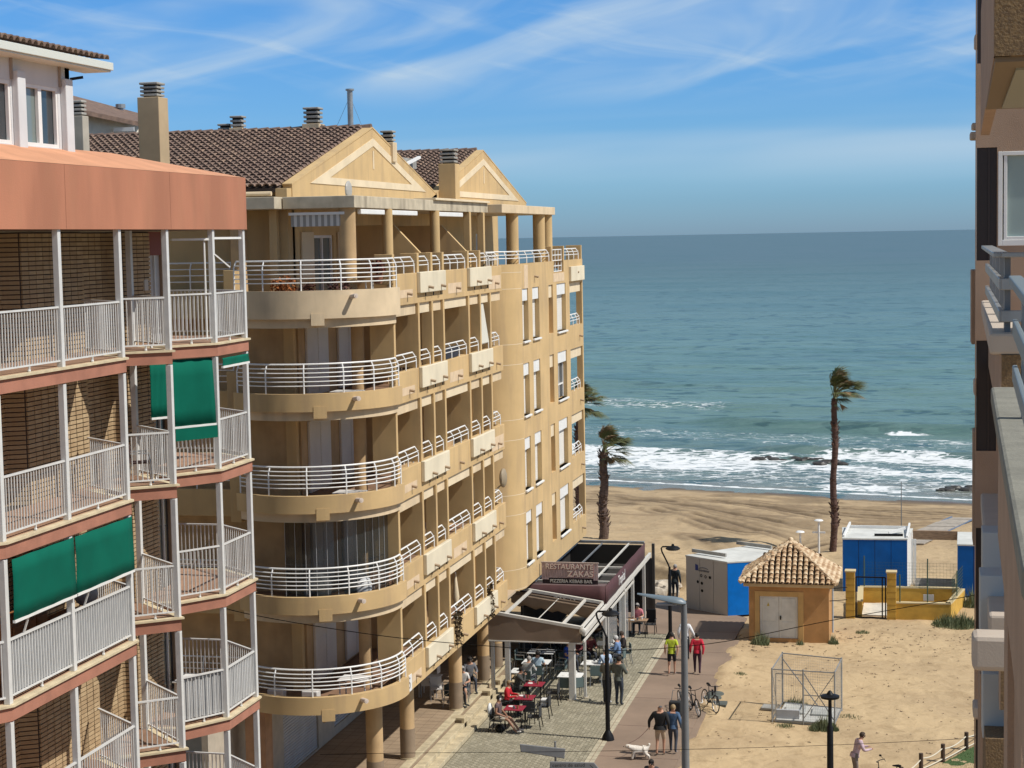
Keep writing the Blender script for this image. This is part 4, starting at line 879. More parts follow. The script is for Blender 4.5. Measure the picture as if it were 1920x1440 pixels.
for i, zs in enumerate(SL):
    z1 = 18.32 if i == 0 else SL[i-1]-.32
    for poly in (polyA, polyB, polyC):
        mb = MB(); mb.prism(poly, zs-.30, zs-.045); mb.build('balcony_slab', TERRA2, B1)
        mb = MB(); mb.prism(grow(poly, .05), zs-.043, zs); mb.build('stone_nosing', NOSE, B1)
        mb = MB(); mb.prism(grow(poly, -.12), zs+.001, zs+.012); mb.build('balcony_floor', mat('balcony_floor_tile', (.38, .23, .15), .7, var=.15, vscale=3), B1)
    for j, (a, b) in enumerate(railsA): balusters(a, b, zs, 'flat' if (i == 2 and j in (2, 3)) else None)
    for (a, b) in railsB: balusters(a, b, zs)
    for j, (a, b) in enumerate(railsC): balusters(a, b, zs, 'pleat' if (i == 3 and j in (0, 1)) else None)
    for x, y in posts: share('balcony_post', None, B1, (0, 0, 0)) if False else None
    for x, y in posts:
        mb = MB(); mb.box(x-.06, x+.06, y-.06, y+.06, zs, z1); mb.build('balcony_post', WHITE2, B1, bevel=.008)
# fascia band and sloping coping over the top balconies, split in panels
for (ya, yb) in ((18, 26.0), (26.01, 31.18), (31.19, 36.0), (36.01, 40.42)):
    mb = MB(); mb.box(-16.1, -15.83, ya, yb, 18.32, 19.54); mb.build('fascia_panel', TERRA, B1)
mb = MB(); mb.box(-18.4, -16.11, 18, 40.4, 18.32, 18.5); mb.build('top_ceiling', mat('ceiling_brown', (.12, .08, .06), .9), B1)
mb = MB(); mb.box(-18.4, -16.1, 40.2, 40.41, 18.33, 19.53); mb.build('fascia_return', TERRA, B1)
mb = MB(); mb.add([(-15.83, 18, 19.545), (-15.83, 38.3, 19.545), (-15.83, 40.42, 19.545), (-17.45, 18, 20.02), (-17.45, 36.6, 20.02), (-18.4, 40.42, 19.6), (-18.4, 36.6, 20.02)], [(0, 1, 4, 3), (1, 2, 4), (2, 5, 6, 4)]); mb.build('sloping_coping', TERRA3, B1)
mb = MB(); mb.box(-30, -17.46, 18, 39.6, 18.4, 19.9); mb.build('roof_deck', CONC, B1)
# attic
AX = -17.3
mb = MB(); openwall(mb, (AX-.02, 0, 0), (0, 1, 0), (1, 0, 0), (22, 34.5), (19.9, 21.75), [(29.4, 32.0, 20.0, 21.22), (32.5, 33.95, 20.0, 21.22)], .22)
mb.box(-24, AX-.02, 34.3, 34.5, 19.9, 21.75); mb.build('attic_wall', mat('attic_white', (.62, .63, .635), .8, var=.05, vscale=2, stain=.1), B1)
for y in (32.06, 34.06):
    mb = MB(); mb.box(AX-.018, AX+.12, y, y+.32, 19.9, 21.42); mb.build('attic_pilaster', MATS['attic_white'], B1, bevel=.02)
    mb = MB(); mb.box(AX-.018, AX+.03, y-.06, y-.01, 21.25, 21.7); mb.build('attic_strip', mat('strip_brown', (.35, .29, .24), .8), B1)
for ya, yb in ((29.4, 30.7), (30.7, 32.0), (32.5, 33.2), (33.2, 33.95)):
    mb = MB(); mb.box(AX-.13, AX-.11, ya+.04, yb-.04, 20.05, 21.18); w_ = mb.build('attic_window', GLASS2 if ya in (32.5,) else GLASS, B1)
    mb = MB(); mb.box(AX-.1, AX-.03, ya, ya+.07, 20.0, 21.22); mb.box(AX-.1, AX-.03, yb-.07, yb, 20.0, 21.22); mb.box(AX-.099, AX-.031, ya+.07, yb-.07, 21.15, 21.219); mb.box(AX-.099, AX-.031, ya+.07, yb-.07, 20.0, 20.07); mb.build('frame', WHITE, w_)
mb = MB(); mb.box(AX-.2, AX+.42, 20, 35.55, 21.66, 21.70); mb.box(AX+.32, AX+.46, 20, 35.6, 21.70, 21.86); mb.build('attic_gutter', mat('gutter_white', (.62, .64, .58), .6), B1, bevel=.01)
mb = MB(); mb.add([(AX+.34, 20, 21.86), (AX+.34, 35.5, 21.86), (-24, 35.5, 23.2), (-24, 20, 23.2)], [(0, 1, 2, 3)]); rf = mb.build('attic_roof', UNDER, B1); ORG[rf.name] = ORG[B1.name]
for j in range(56):
    for r_ in range(2):
        y = 35.4-j*.24; share('attic_tile', TM if (j+r_) % 3 else TMb, rf, Vector((AX+.40-.36*r_, y, 21.88+.075*r_))-o3, Matrix((Vector((0, 1, 0)), Vector((-.979, 0, .204)), Vector((.204, 0, .979)))).transposed().to_euler())
mb = MB(); mb.bar((AX+.0, 34.52, 21.45), (AX+.15, 34.75, 21.5), .07, .06); mb.build('wall_lamp', BLACK, B1)
# chimneys standing on this roof
def chim1(px, pyb, pyt, d, w_, m, slats):
    b, t_ = PD(px, pyb, d), PD(px, pyt, d); x, y, z1 = b.x, b.y, t_.z; z0 = 18.6
    mb = MB(); mb.box(x-w_/2, x+w_/2, y-w_/2, y+w_/2, z0, z1); o = mb.build('chimney', m, B1, bevel=.015)
    mb = MB(); mb.box(x-w_*.28, x+w_*.28, y-w_*.28, y+w_*.28, z1, z1+slats*.095+.02); mb.build('chimney_core', DARK, o)
    for i in range(slats):
        q = w_*.40; mb = MB(); mb.box(x-q, x+q, y-q, y+q, z1+.03+i*.095, z1+.085+i*.095); mb.build('chimney_slat', CONC, o, bevel=.008)
    q = w_*.43; mb = MB(); mb.box(x-q, x+q, y-q, y+q, z1+slats*.095+.03, z1+slats*.095+.09); mb.build('chimney_cap', CONC, o, bevel=.02)
chim1(290, 300, 184, 45.5, .58, mat('tan_chimney', (.44, .33, .20), .9, var=.1, vscale=1.5), 3)
chim1(151, 280, 218, 43.5, .33, mat('grey_chimney', (.40, .37, .31), .9, var=.1), 3)
# green awnings
def awning(path_, z0, z1, lab=None, tilt=0):
    a, b = Vector(path_[0]), Vector(path_[1]); d = (b-a).normalized(); nn = Vector((d.y, -d.x)); n = 10; mb = MB(); vs = []
    for j in range(5):
        for i in range(n+1):
            p = a+(b-a)*(i/n)+nn*(tilt*j/4+.012*math.sin(i*1.7+j)); vs.append((p.x, p.y, z1+(z0-z1)*j/4))
    mb.add(vs, [(j*(n+1)+i, j*(n+1)+i+1, (j+1)*(n+1)+i+1, (j+1)*(n+1)+i) for j in range(4) for i in range(n)]); o = mb.build('green_awning', GREEN, B1, smooth=True)
    sd = o.modifiers.new('s', 'SOLIDIFY'); sd.thickness = .008
    mb = MB(); pa, pb = a+nn*tilt, b+nn*tilt; mb.bar((*pa, z0), (*pb, z0), .05, .05); mb.build('awning_rod', WHITE, o)
    return o, nn
z = SL[1]-.33
awning([(-15.80, 28.55), (-15.80, 30.93)], z-1.12, z); awning([(-15.80, 30.97), (-15.80, 33.5)], z-1.12, z)
awning([(-15.83, 22.5), (-15.83, 25.3)], z-.9, z)
for y in (29.1, 31.5): 
    mb = MB(); mb.bar((-15.8, y, z-1.1), (-15.93, y, SL[2]+1.13), .03); mb.build('awning_arm', WHITE, B1)
z = SL[0]-.31
o, nn = awning([(-16.62, 37.42), (-15.97, 38.38)], z-1.55, z-.02, tilt=.06)
mb = MB(); p = Vector((-16.55, 37.4)); q = Vector((-15.93, 38.35)); mb.pathwall([(p.x+.06, p.y-.03), (q.x+.06, q.y-.03)], z-1.85, z-1.57, .01); mb.build('awning_valance', GREEN, o)
awning([(-16.9, 37.0), (-16.66, 37.36)], z-1.3, z-.02)
awning([(-15.80, 38.55), (-15.80, 40.2)], z-.26, z-.05)
mb = MB(); mb.bar((-16.5, 37.5, 18.1), (-15.97, 38.35, 18.1), .05); mb.bar((-15.92, 38.5, 18.12), (-15.92, 40.2, 18.12), .05); mb.tube([(-16.05, 38.3, 18.05), (-16.05, 38.3, 15.8)], .025, 8); mb.bar((-15.86, 38.45, 17.75), (-15.6, 38.7, 17.45), .03); mb.build('awning_hardware', WHITE, B1)
mb = MB(); mb.box(-17.66, -17.60, 38.72, 39.4, 17.75, 18.3); mb.build('red_lintel_panel', mat('dark_red_panel', (.22, .055, .035), .7), B1)
mb = MB(); mb.box(-17.58, -17.54, 38.3, 38.5, 16.95, 17.2); mb.build('meter_box', mat('meter_white', (.5, .46, .4), .6), B1)
# ------------------------------------------------------------------ building on the right, seen along its facade
B3 = thing('rose_apartment_building', 'rose-beige apartment building at the right edge with dark brown panels and grey balcony rails', 'building', (3, 20, 0))
WY = 28.4
ops = []
def zy(py, Y=WY): return CAM.z+(431-py)/3360*Y
def xx(px, Y): return Y*math.tan(math.atan((px-960)/3360)-YAW)
mb = MB(); panels = [(-60, 135), (285, 488), (633, 835), (977, 1172), (1335, 1500)]
ops = [(xx(1833.5, WY)+.0, 1.03, zy(b), zy(a)) for a, b in panels]+[(1.045, 2.4, zy(462), zy(293))]
openwall(mb, (0, WY, 0), (1, 0, 0), (0, -1, 0), (.715, 6), (0, 26), ops, .2); mb.box(1.08, 6, WY+.2, 41, 0, 26); mb.box(.80, 1.08, WY+.2, WY+2, 0, 26); mb.build('bay_wall', RBLD, B3)
for a, b in panels:
    mb = MB(); mb.box(xx(1833.5, WY)+.003, 1.028, WY+.03, WY+.06, zy(b)+.003, zy(a)-.003); o = mb.build('brown_shutter', DKBR, B3)
    mb = MB(); mb.box(.90, .925, WY+.015, WY+.03, zy(b)+.003, zy(a)-.003); mb.build('shutter_edge', mat('brown_edge', (.035, .02, .014), .4), o)
mb = MB(); z0, z1 = zy(462), zy(293); 
for q in ((1.047, 1.11), (2.3, 2.398)): mb.box(q[0], q[1], WY-.01, WY+.1, z0, z1)
mb.box(1.11, 2.3, WY-.01, WY+.1, z0, z0+.09); mb.box(1.11, 2.3, WY-.01, WY+.1, z1-.06, z1)
mb.box(1.13, 1.18, WY-.0, WY+.09, z0+.091, z1-.061); mb.box(1.18, 2.3, WY, WY+.09, z0+.091, z0+.14); wn = mb.build('window_frame', WHITE, B3, bevel=.006)
mb = MB(); mb.box(1.18, 2.3, WY+.05, WY+.06, z0+.14, z1-.06); mb.build('pane', mat('pale_reflection_glass', (.30, .37, .35), .15), wn)
# pipes and ledges on the far edge of the facade
for (a, b, px0, Y) in ((240, 252, 1824, 37), (256, 270, 1821, 36), (82, 106, 1829, 30), (706, 734, 1829, 29), (1312, 1334, 1829, 27.5)):
    mb = MB(); x = xx(px0, Y); mb.box(x, xx(1842, Y), Y, Y+.5, zy(b, Y), zy(a, Y)); mb.build('ledge', RCREAM, B3, bevel=.03)
for (a, b, px0, Y) in ((505, 640, 1824, 36), (800, 1010, 1828, 37)):
    x = xx(px0, Y); mb = MB(); mb.box(x, xx(1842, Y), Y, Y+.8, zy(b, Y), zy(a, Y)); mb.build('far_balcony_edge', RBLD, B3, bevel=.02)
# neighbour balconies: parapet with moulded cap and flat-bar rails
def nb(zc, rails=True, hgt=1.0):
    pts = [(.785, 27.9), (.62, 19.0), (4, 19.0)]
    mb = MB(); mb.pathwall([(a+.12, b) for a, b in pts], zc-hgt, zc-.22, .14); mb.build('balcony_parapet', RBLD2, B3)
    mb = MB(); mb.pathwall([(a+.13, b+.0) for a, b in pts[:2]], zc-hgt, zc-.221, -.02); mb.build('parapet_side', RBLD, B3)
    mb = MB(); mb.pathwall(pts, zc-.22, zc, .3); mb.build('parapet_cap', RCREAM, B3, bevel=.03)
    mb = MB(); mb.box(.95, 4, 19.2, WY, zc-hgt-.15, zc-hgt+.05); mb.build('balcony_slab', RBLD, B3)
    if rails:
        rp = [(.86, 27.6), (.74, 19.1), (4, 19.1)]
        for dz, w_ in ((.80, .10), (.50, .12), (.17, .12)):
            mb = MB(); 
            for a, b in zip(rp, rp[1:]): mb.bar((*a, zc+dz), (*b, zc+dz), .16 if dz == .8 else .05, .05 if dz == .8 else w_)
            mb.build('rail_bar', GALV, B3, bevel=.008)
        for y in (19.25, 21.2, 23.2, 25.2, 27.0):
            mb = MB(); x = .745+(y-19.1)/8.5*.12; mb.box(x+.03, x+.09, y, y+.2, zc-.3, zc+.78); mb.build('rail_post', GREY, B3)
nb(16.93, True); nb(14.0, False); 
# own balcony edge near the camera
mb = MB(); mb.pathwall([(.47, 12.6), (.345, 6.0)][::1], 15.9, 16.78, .5); mb.build('near_parapet', RBLD, B3)
mb = MB(); mb.pathwall([(.43, 12.9), (.30, 6.0)], 16.78, 16.9, .75); mb.build('near_parapet_cap', mat('near_concrete', (.22, .21, .17), .9, var=.15, vscale=6, bump=.3), B3, bevel=.02)
for dz, w_ in ((17.70, .05), (17.42, .10), (17.15, .10)):
    mb = MB(); mb.bar((.50, 10.9, dz), (.375, 5.6, dz), .075 if dz > 17.6 else .03, w_); mb.build('near_rail_bar', mat('blue_grey_rail', (.17, .21, .23), .5), B3, bevel=.008)
mb = MB(); mb.box(.53, .60, 10.7, 10.8, 16.8, 17.68); mb.build('near_rail_post', GREY, B3)
mb = MB(); mb.box(.555, 3, 13.0, 13.6, 0, 16.0); mb.box(.60, 3, 12.0, 13.0, 0, 15.9); mb.build('near_facade', RBLD, B3)
# window surrounds and fittings lower down the facade
mb = MB(); Y = 17.5; mb.box(xx(1827, Y), .8, Y, Y+.35, zy(1245, Y), zy(1178, Y)); mb.build('corbel', RCREAM, B3, bevel=.05)
for (px0, a, b, Y) in ((1846, 985, 1175, 21), (1842, 1065, 1180, 20), (1847, 1248, 1370, 19.5)):
    x = xx(px0, Y); mb = MB(); mb.box(x, x+.25, Y, Y+.5, zy(b, Y), zy(a, Y)); mb.build('white_panel', mat('pale_blue_white', (.42, .44, .44), .6), B3, bevel=.01)
mb = MB(); x = xx(1853, 19); mb.box(x, 2, 19, 20, 0, zy(1370, 19)); mb.build('lower_parapet', RBLD2, B3)
mb = MB(); x = xx(1842, 24); mb.box(x, 2, 24, 25, 9.5, zy(1250, 24)); mb.build('lower_bay', RBLD, B3)
# balcony of the floor above
zc = 19.3; pts = [(.72, 26), (.60, 19.8), (.49, 14.2), (3, 14.2)]
mb = MB(); mb.pathwall(pts[:3], 19.3, 21, .12); mb.build('upper_parapet_side', RBLD, B3)
mb = MB(); mb.box(.492, 3, 14.18, 14.35, 19.3, 21); mb.build('upper_parapet', RBLD2, B3)
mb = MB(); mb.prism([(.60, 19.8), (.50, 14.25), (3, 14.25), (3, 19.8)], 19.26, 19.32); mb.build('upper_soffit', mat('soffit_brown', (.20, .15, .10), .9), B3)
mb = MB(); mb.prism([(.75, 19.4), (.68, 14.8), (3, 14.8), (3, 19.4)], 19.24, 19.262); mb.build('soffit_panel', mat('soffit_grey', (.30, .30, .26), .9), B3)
# ------------------------------------------------------------------ restaurant canopies
def beam(p, q, w_, h_, m, par, name='beam'): mb = MB(); mb.bar(p, q, w_, h_); return mb.build(name, m, par, bevel=.006)
PWH = mat('canopy_white', (.60, .575, .52), .45, var=.06)
R1 = thing('restaurant_canopy', 'near restaurant canopy with white frame, rolled-back roof and taupe front valance', 'canopy', (-15, 69.5, 0))
xl, xr, zl, zr = -16.75, -13.05, 3.45, 2.92
def zt_(x): return zl+(zr-zl)*(x-xl)/(xr-xl)
for y in (67.1, 71.9): beam((xl, y, zl), (xr, y, zr), .14, .12, PWH, R1, 'cross_beam')
for f in (0, .18, .80, 1): x = xl+(xr-xl)*f; beam((x, 67.18, zt_(x)-.005), (x, 71.82, zt_(x)-.005), .10, .10, PWH, R1, 'rafter')
x = xl+(xr-xl)*.5; beam((x, 67.2, zt_(x)-.12), (x, 71.8, zt_(x)-.12), .03, .03, PWH, R1, 'tie_rod')
mb = MB(); vs = []
N = 16
for j in range(4):
    for i in range(N+1):
        x = xl+(xr-xl)*i/N; z = (zt_(x)-.07)*(1-j/3)+(2.33)*j/3; vs.append((x, 67.06+.02*math.sin(i*.9+j), z))
mb.add(vs, [(j*(N+1)+i, j*(N+1)+i+1, (j+1)*(N+1)+i+1, (j+1)*(N+1)+i) for j in range(3) for i in range(N)]); mb.build('front_valance', TAUPE, R1, smooth=True)
beam((xl, 67.05, 2.31), (xr+.05, 67.05, 2.31), .05, .05, PWH, R1, 'valance_bar')
for y, z in ((71.5, .35), (71.0, .15)):  # folded roof cloth
    mb = MB(); vs = []
    for i in range(N+1):
        x = xl+(xr-xl)*i/N; vs += [(x, y, zt_(x)-.08), (x, y+.1, zt_(x)-.3-z-.06*math.sin(i*2.1)), (x, y+.3, zt_(x)-.10)]
    mb.add(vs, [(3*i+k, 3*i+3+k, 3*i+4+k, 3*i+1+k) for i in range(N) for k in (0, 1)]); mb.build('folded_roof_cloth', TAUPE, R1, smooth=True)
beam((xr+.12, 67.0, 2.72), (xr+.12, 84.0, 2.78), .12, .20, PWH, R1, 'gutter_beam')
beam((xr+.10, 67.0, 2.40), (xr+.10, 79.2, 2.42), .05, .10, PWH, R1, 'lower_rail')
mb = MB(); mb.sphere((xr+.08, 66.98, 2.82), .14, 12, 8, (1, .5, 1)); mb.build('gutter_end_cap', PWH, R1, smooth=True)
for x, y, w_ in ((-16.62, 67.2, .14), (-16.0, 67.15, .20), (-13.45, 67.2, .24), (-13.02, 67.6, .10), (-13.0, 71.9, .14), (-12.98, 72.5, .10)):
    mb = MB(); mb.box(x-w_/2, x+w_/2, y-w_/2, y+w_/2, .03, 2.32); mb.build('post', PWH, R1, bevel=.01)
    mb = MB(); mb.box(x-w_/2-.06, x+w_/2+.06, y-w_/2-.06, y+w_/2+.06, .02, .07); mb.build('foot_plate', CONCL, R1)
for y0 in (72.8, 75.8):
    mb = MB(); mb.box(xr-.02, xr+.0, y0, y0+2.4, .1, 2.3); mb.build('wind_screen', mat('screen_glass', (.30, .31, .31), .15, alpha=.6), R1)
R2 = thing('restaurant_canopy', 'far restaurant canopy with maroon cloth sides and open glazed roof by the beach', 'canopy', (-14.5, 76.5, 0))
x0, x1, y0, y1 = -16.6, -12.98, 72.05, 82.6
for (a, b, t) in (((x0, y0), (x1, y0), 0), ((x1, y0), (x1, y1), 1)):
    n = 14; mb = MB(); a, b = Vector(a), Vector(b); vs = []
    for j in range(3):
        for i in range(n+1): p = a+(b-a)*i/n; vs.append((p.x+(.012*math.sin(i*2+j) if t else 0), p.y+(0 if t else .012*math.sin(i*2+j)), 3.58-.78*j/2))
    mb.add(vs, [(j*(n+1)+i, j*(n+1)+i+1, (j+1)*(n+1)+i+1, (j+1)*(n+1)+i) for j in range(2) for i in range(n)]); o = mb.build('maroon_valance', MAROON, R2, smooth=True); s_ = o.modifiers.new('s', 'SOLIDIFY'); s_.thickness = .03
mb = MB(); mb.box(x0, x1-.05, y0+.05, y0+.75, 3.50, 3.54); mb.build('front_hood', mat('hood_brown', (.13, .085, .085), .8, var=.1), R2)
beam((x0, y1, 3.6), (x1, y1, 3.6), .14, .12, GALV, R2, 'cross_beam')
for yy in (73.6, 76.9, 75.2): beam((x0, yy, 3.45), (x1-.06, yy, 3.45), .09, .09, PWH, R2, 'cross_beam')
for f in (.12, .45, .8): x = x0+(x1-x0)*f; beam((x, 73, 3.52), (x, y1-.1, 3.54), .07 if f != .45 else .05, .08, PWH if f != .45 else GREY, R2, 'rafter')
mb = MB(); mb.box(x0+.1, x1-.1, y0+.3, y1-.2, 2.55, 2.6); mb.box(x0+.02, x0+.1, y0, y1, .3, 3.5); mb.box(x0+.1, x1-.1, y1-.2, y1-.1, .3, 3.5); mb.build('inner_shade_sheets', DARK, R2)  # dark sheets standing in for the shade inside the canopy
for yy in (76.6, 79.0, 82.3):
    for x in (-12.98,): mb = MB(); mb.box(x-.07, x+.07, yy-.07, yy+.07, .02, 2.62); mb.build('post', PWH, R2, bevel=.01)
mb = MB(); mb.box(-12.85, -12.72, 84.0, 84.15, .0, 3.3); mb.box(-13.6, -12.85, 84.02, 84.1, .0, 2.6); mb.build('end_frame', mat('dark_frame', (.05, .045, .04), .6), R2)
text_mesh('valance_script', 'Tropical', .62, WHITE, R2, (x1+.05, 75.9, 3.2), (R(90), 0, R(90)), .004, .85)
text_mesh('valance_front_letters', 'ZAKAS', .3, WHITE, R2, (-14.7, y0-.03, 2.98), (R(90), 0, 0), .004, 1)
# sign board standing on the front edge
SG = thing('restaurant_sign', 'long pinkish sign board reading RESTAURANTE ZAKAS PIZZERIA KEBAB BAR on the maroon canopy', 'sign', (-14.4, 72.5, 3.55))
a = XP(1036, 1057, -16.2); 
sx0, sx1 = -15.75, -13.35
mb = MB(); sy = 72.5
PK = mat('sign_pink_plank', (.44, .33, .32), .7, var=.18, vscale=3, stretch=(6, 1, 1))
for i in range(24):
    u = sx0+(sx1-sx0)*i/24; mb = MB(); mb.box(u+.003, u+(sx1-sx0)/24-.003, sy, sy+.05, 3.80 if 2 < i < 22 else 3.72, 4.42-.0*i); mb.build('sign_plank', PK, SG)
mb = MB(); mb.box(sx0+.02, sx1-.02, sy+.052, sy+.08, 3.52, 4.40); mb.build('sign_back', mat('sign_dark', (.045, .03, .03), .8), SG)
mb = MB(); mb.box(sx0-.02, sx1+.02, sy-.01, sy+.09, 4.425, 4.46); mb.build('sign_top_rail', mat('sign_rail', (.36, .28, .24), .7), SG)
SR = mat('sign_letter_red', (.36, .11, .08), .6); SW = mat('sign_letter_cream', (.66, .55, .47), .6)
for dx, dz, dy, m in ((.02, -.018, -.012, SR), (0, 0, -.025, SW)):
    text_mesh('sign_letters', 'RESTAURANTE', .30, m, SG, (-14.56+dx, sy+dy, 4.27+dz), (R(90), 0, 0), .01, 1.02, bold=.006)
    text_mesh('sign_letters', 'ZAKAS', .34, m, SG, (-14.1+dx, sy+dy, 3.97+dz), (R(90), 0, 0), .01, 1.05, bold=.008)
text_mesh('sign_letters', 'PIZZERIA KEBAB BAR', .19, mat('sign_letter_grey', (.50, .48, .42), .6), SG, (-14.5, sy-.02, 3.66), (R(90), 0, 0), .008, 1.0, bold=.004)

# ------------------------------------------------------------------ utility hut
HX0, HX1, HY0, HY1 = -7.72, -4.22, 78.7, 81.6
HT = thing('utility_hut', 'small orange rendered utility hut with white double doors and hipped tan tile roof', 'hut', (-5.97, 80.1, 0))
mb = MB(); openwall(mb, (0, HY0, 0), (1, 0, 0), (0, -1, 0), (HX0, HX1), (-.2, 2.45), [(-7.25, -5.56, .12, 2.0)], .2); mb.box(HX0, HX0+.2, HY0+.2, HY1, -.2, 2.45); mb.box(HX1-.2, HX1, HY0+.2, HY1, -.2, 2.45); mb.box(HX0+.2, HX1-.2, HY1-.2, HY1, -.2, 2.45); mb.build('wall', ORANGE, HT)
mb = MB(); mb.box(-7.46, -7.25, HY0-.035, HY0-.001, -.1, 2.22); mb.box(-5.56, -5.32, HY0-.035, HY0-.001, -.1, 2.22); mb.box(-7.25, -5.56, HY0-.035, HY0-.001, 2.0, 2.22); mb.build('door_surround', ORANGE2, HT, bevel=.01)
for a, b in ((-7.24, -6.41), (-6.40, -5.57)):
    mb = MB(); mb.box(a, b, HY0+.05, HY0+.09, .12, 1.99); o = mb.build('door', mat('door_white', (.66, .64, .58), .6, var=.08, stain=.25), HT, bevel=.01)
    mb = MB(); mb.box(a+.12, b-.12, HY0+.035, HY0+.05, .2, .86); mb.box(a+.12, b-.12, HY0+.035, HY0+.05, .9, 1.9); mb.build('door_panel', MATS['door_white'], o, bevel=.012)
mb = MB(); mb.box(-6.36, -6.31, HY0-.0, HY0+.05, .95, 1.12); mb.build('door_handle', BLACK, HT)
mb = MB(); mb.add([(-6.93, HY0+.03, 1.55), (-6.81, HY0+.03, 1.55), (-6.87, HY0+.03, 1.73)], [(0, 1, 2)]); mb.build('warning_triangle', mat('warning_yellow', (.5, .36, .05), .6), HT)
mb = MB(); mb.box(HX0-.22, HX1+.22, HY0-.22, HY1+.22, 2.45, 2.62); mb.build('eave_band', mat('eave_cream', (.58, .43, .24), .85, var=.1), HT, bevel=.02)
TM2, tv2, tf2 = tile_mesh('hut_tile', TILE2, .30, .085); TM2b = TM2.copy(); TM2b.materials[0] = mat('tan_roof_tile_pale', (.80, .66, .46), .9, col2=(.42, .27, .15), vscale=5)
ex0, ex1, ey0, ey1, ez = HX0-.36, HX1+.36, HY0-.36, HY1+.36, 2.62; ax_, ay_, az_ = (ex0+ex1)/2, (ey0+ey1)/2, 4.2
mb = MB(); mb.add([(ex0, ey0, ez), (ex1, ey0, ez), (ex1, ey1, ez), (ex0, ey1, ez), (ax_, ay_, az_-.06)], [(0, 1, 4), (1, 2, 4), (2, 3, 4), (3, 0, 4), (3, 2, 1, 0)]); rf = mb.build('roof', mat('tan_bedding', (.12, .075, .045), .95), HT); ORG[rf.name] = ORG[HT.name]
for (a, b, ncol) in (((ex0, ey0), (ex1, ey0), 17), ((ex1, ey0), (ex1, ey1), 15), ((ex1, ey1), (ex0, ey1), 17), ((ex0, ey1), (ex0, ey0), 15)):
    A_, B_ = Vector((*a, ez)), Vector((*b, ez)); M_ = (A_+B_)/2; T_ = Vector((ax_, ay_, az_)); upv = (T_-M_); L = upv.length; upn = upv/L; W = (B_-A_).length; axd = (B_-A_).normalized()
    def sk(p, A_=A_, B_=B_, upn=upn, L=L, W=W, axd=axd, M_=M_):
        t = (p-M_).dot(upn)/L; s_ = abs((p-M_).dot(axd)); return s_ > W/2*(1-t)+.02 or t > .97
    n = int(L/.245)+1
    lim = 300 if a == (ex0, ey0) else (60 if a[1] == ey0 or True and a == (ex1, ey0) else 60)
    slope_roof(rf, A_, B_, upn, n, ncol, [TILE2, TM2b.materials[0]], 130 if a == (ex0, ey0) else (110 if a == (ex1, ey0) else 20), me_=(TM2, TM2b), pitch_t=.245, skip=sk, tv_=tv2, tf_=tf2, jit=3.2)
mb = MB()
for c in ((ex0, ey0), (ex1, ey0), (ex1, ey1), (ex0, ey1)):
    A_, T_ = Vector((*c, ez+.05)), Vector((ax_, ay_, az_+.04)); n = 8
    for i in range(n): p, q = A_+(T_-A_)*i/n, A_+(T_-A_)*(i+1.15)/n; mb.tube([p, q], [.115, .09], 8)
mb.build('hip_tiles', TM2b.materials[0], rf, kind='stuff', smooth=True)
mb = MB(); mb.sphere((ax_, ay_, az_+.08), .13, 10, 6); mb.build('roof_finial', MATS['tan_roof_tile_pale'], rf)
mb = MB(); mb.tube([(HX1+.08, HY0+1.6, .1), (HX1+.08, HY0+1.6, 2.4)], .04, 8); mb.build('drain_pipe', mat('pipe_blue_grey', (.32, .38, .44), .5), HT)
for z in (1.75, 2.3):
    mb = MB(); mb.bar((HX1, HY0+.5, z), (HX1+.75, HY0+.9, z), .03); mb.build('cable_bracket', BLACK, HT)

# ------------------------------------------------------------------ blue and white beach cabins
def cabin(lab, poly, z1, mats_, loc, rail_=True, npan=(3, 2, 3, 2)):
    t = thing('beach_cabin', lab, 'cabin', loc)
    n = len(poly)
    for i in range(n):
        a, b = Vector(poly[i]), Vector(poly[(i+1) % n]); k = npan[i % len(npan)]
        for j in range(k):
            p, q = a+(b-a)*(j/k), a+(b-a)*((j+1)/k); d = (q-p).normalized()*.012; mb = MB(); mb.pathwall([tuple(p+d), tuple(q-d)], .02, z1-.02, .06); mb.build('wall_panel', mats_[i % len(mats_)], t)
    mb = MB(); ctr = sum((Vector(p) for p in poly), Vector((0, 0)))/n; ins = [tuple(ctr+(Vector(p)-ctr)*.985) for p in poly]; mb.prism(ins, 0, z1-.06); mb.build('core', mat('seam_dark', (.05, .055, .07), .8), t)
    mb = MB(); mb.prism([tuple(ctr+(Vector(p)-ctr)*1.01) for p in poly], z1-.03, z1+.05); mb.build('roof', mat('cabin_roof', (.60, .60, .56), .7, var=.12, vscale=1, stain=.3), t, bevel=.01)
    return t
GW = mat('cabin_warm_grey', (.50, .475, .43), .6, var=.04, vscale=1)
BL2 = mat('cabin_bright_blue', (.002, .17, .62), .5, var=.1, spec=.2, stain=.12, stain_col=(.03, .15, .4))
c1_ = cabin('grey-fronted beach cabin with bright blue side and black dots, left of the hut', [(-11.36, 85.1), (-9.19, 83.55), (-6.0, 85.0), (-8.2, 88.6)], 2.55, [GW, BL2, GW, BL2], (-9, 86, 0), npan=(3, 3, 2, 2))
for (a, b) in (((-11.1, 85.6), (-9.35, 84.45)), ((-9.2, 88.0), (-7.4, 86.9))):
    mb = MB(); mb.bar((*a, 2.75), (*b, 2.75), .10, .16); mb.build('roof_parapet_bar', CONC, c1_)
d_ = (Vector((-9.19, 83.55))-Vector((-11.36, 85.1))); L_ = d_.length; d_.normalize(); n_ = Vector((d_.y, -d_.x))
def onface(u, z, off=.012): p = Vector((-11.36, 85.1))+d_*u+n_*off; return Vector((p.x, p.y, z))
ang = math.atan2(d_.y, d_.x)
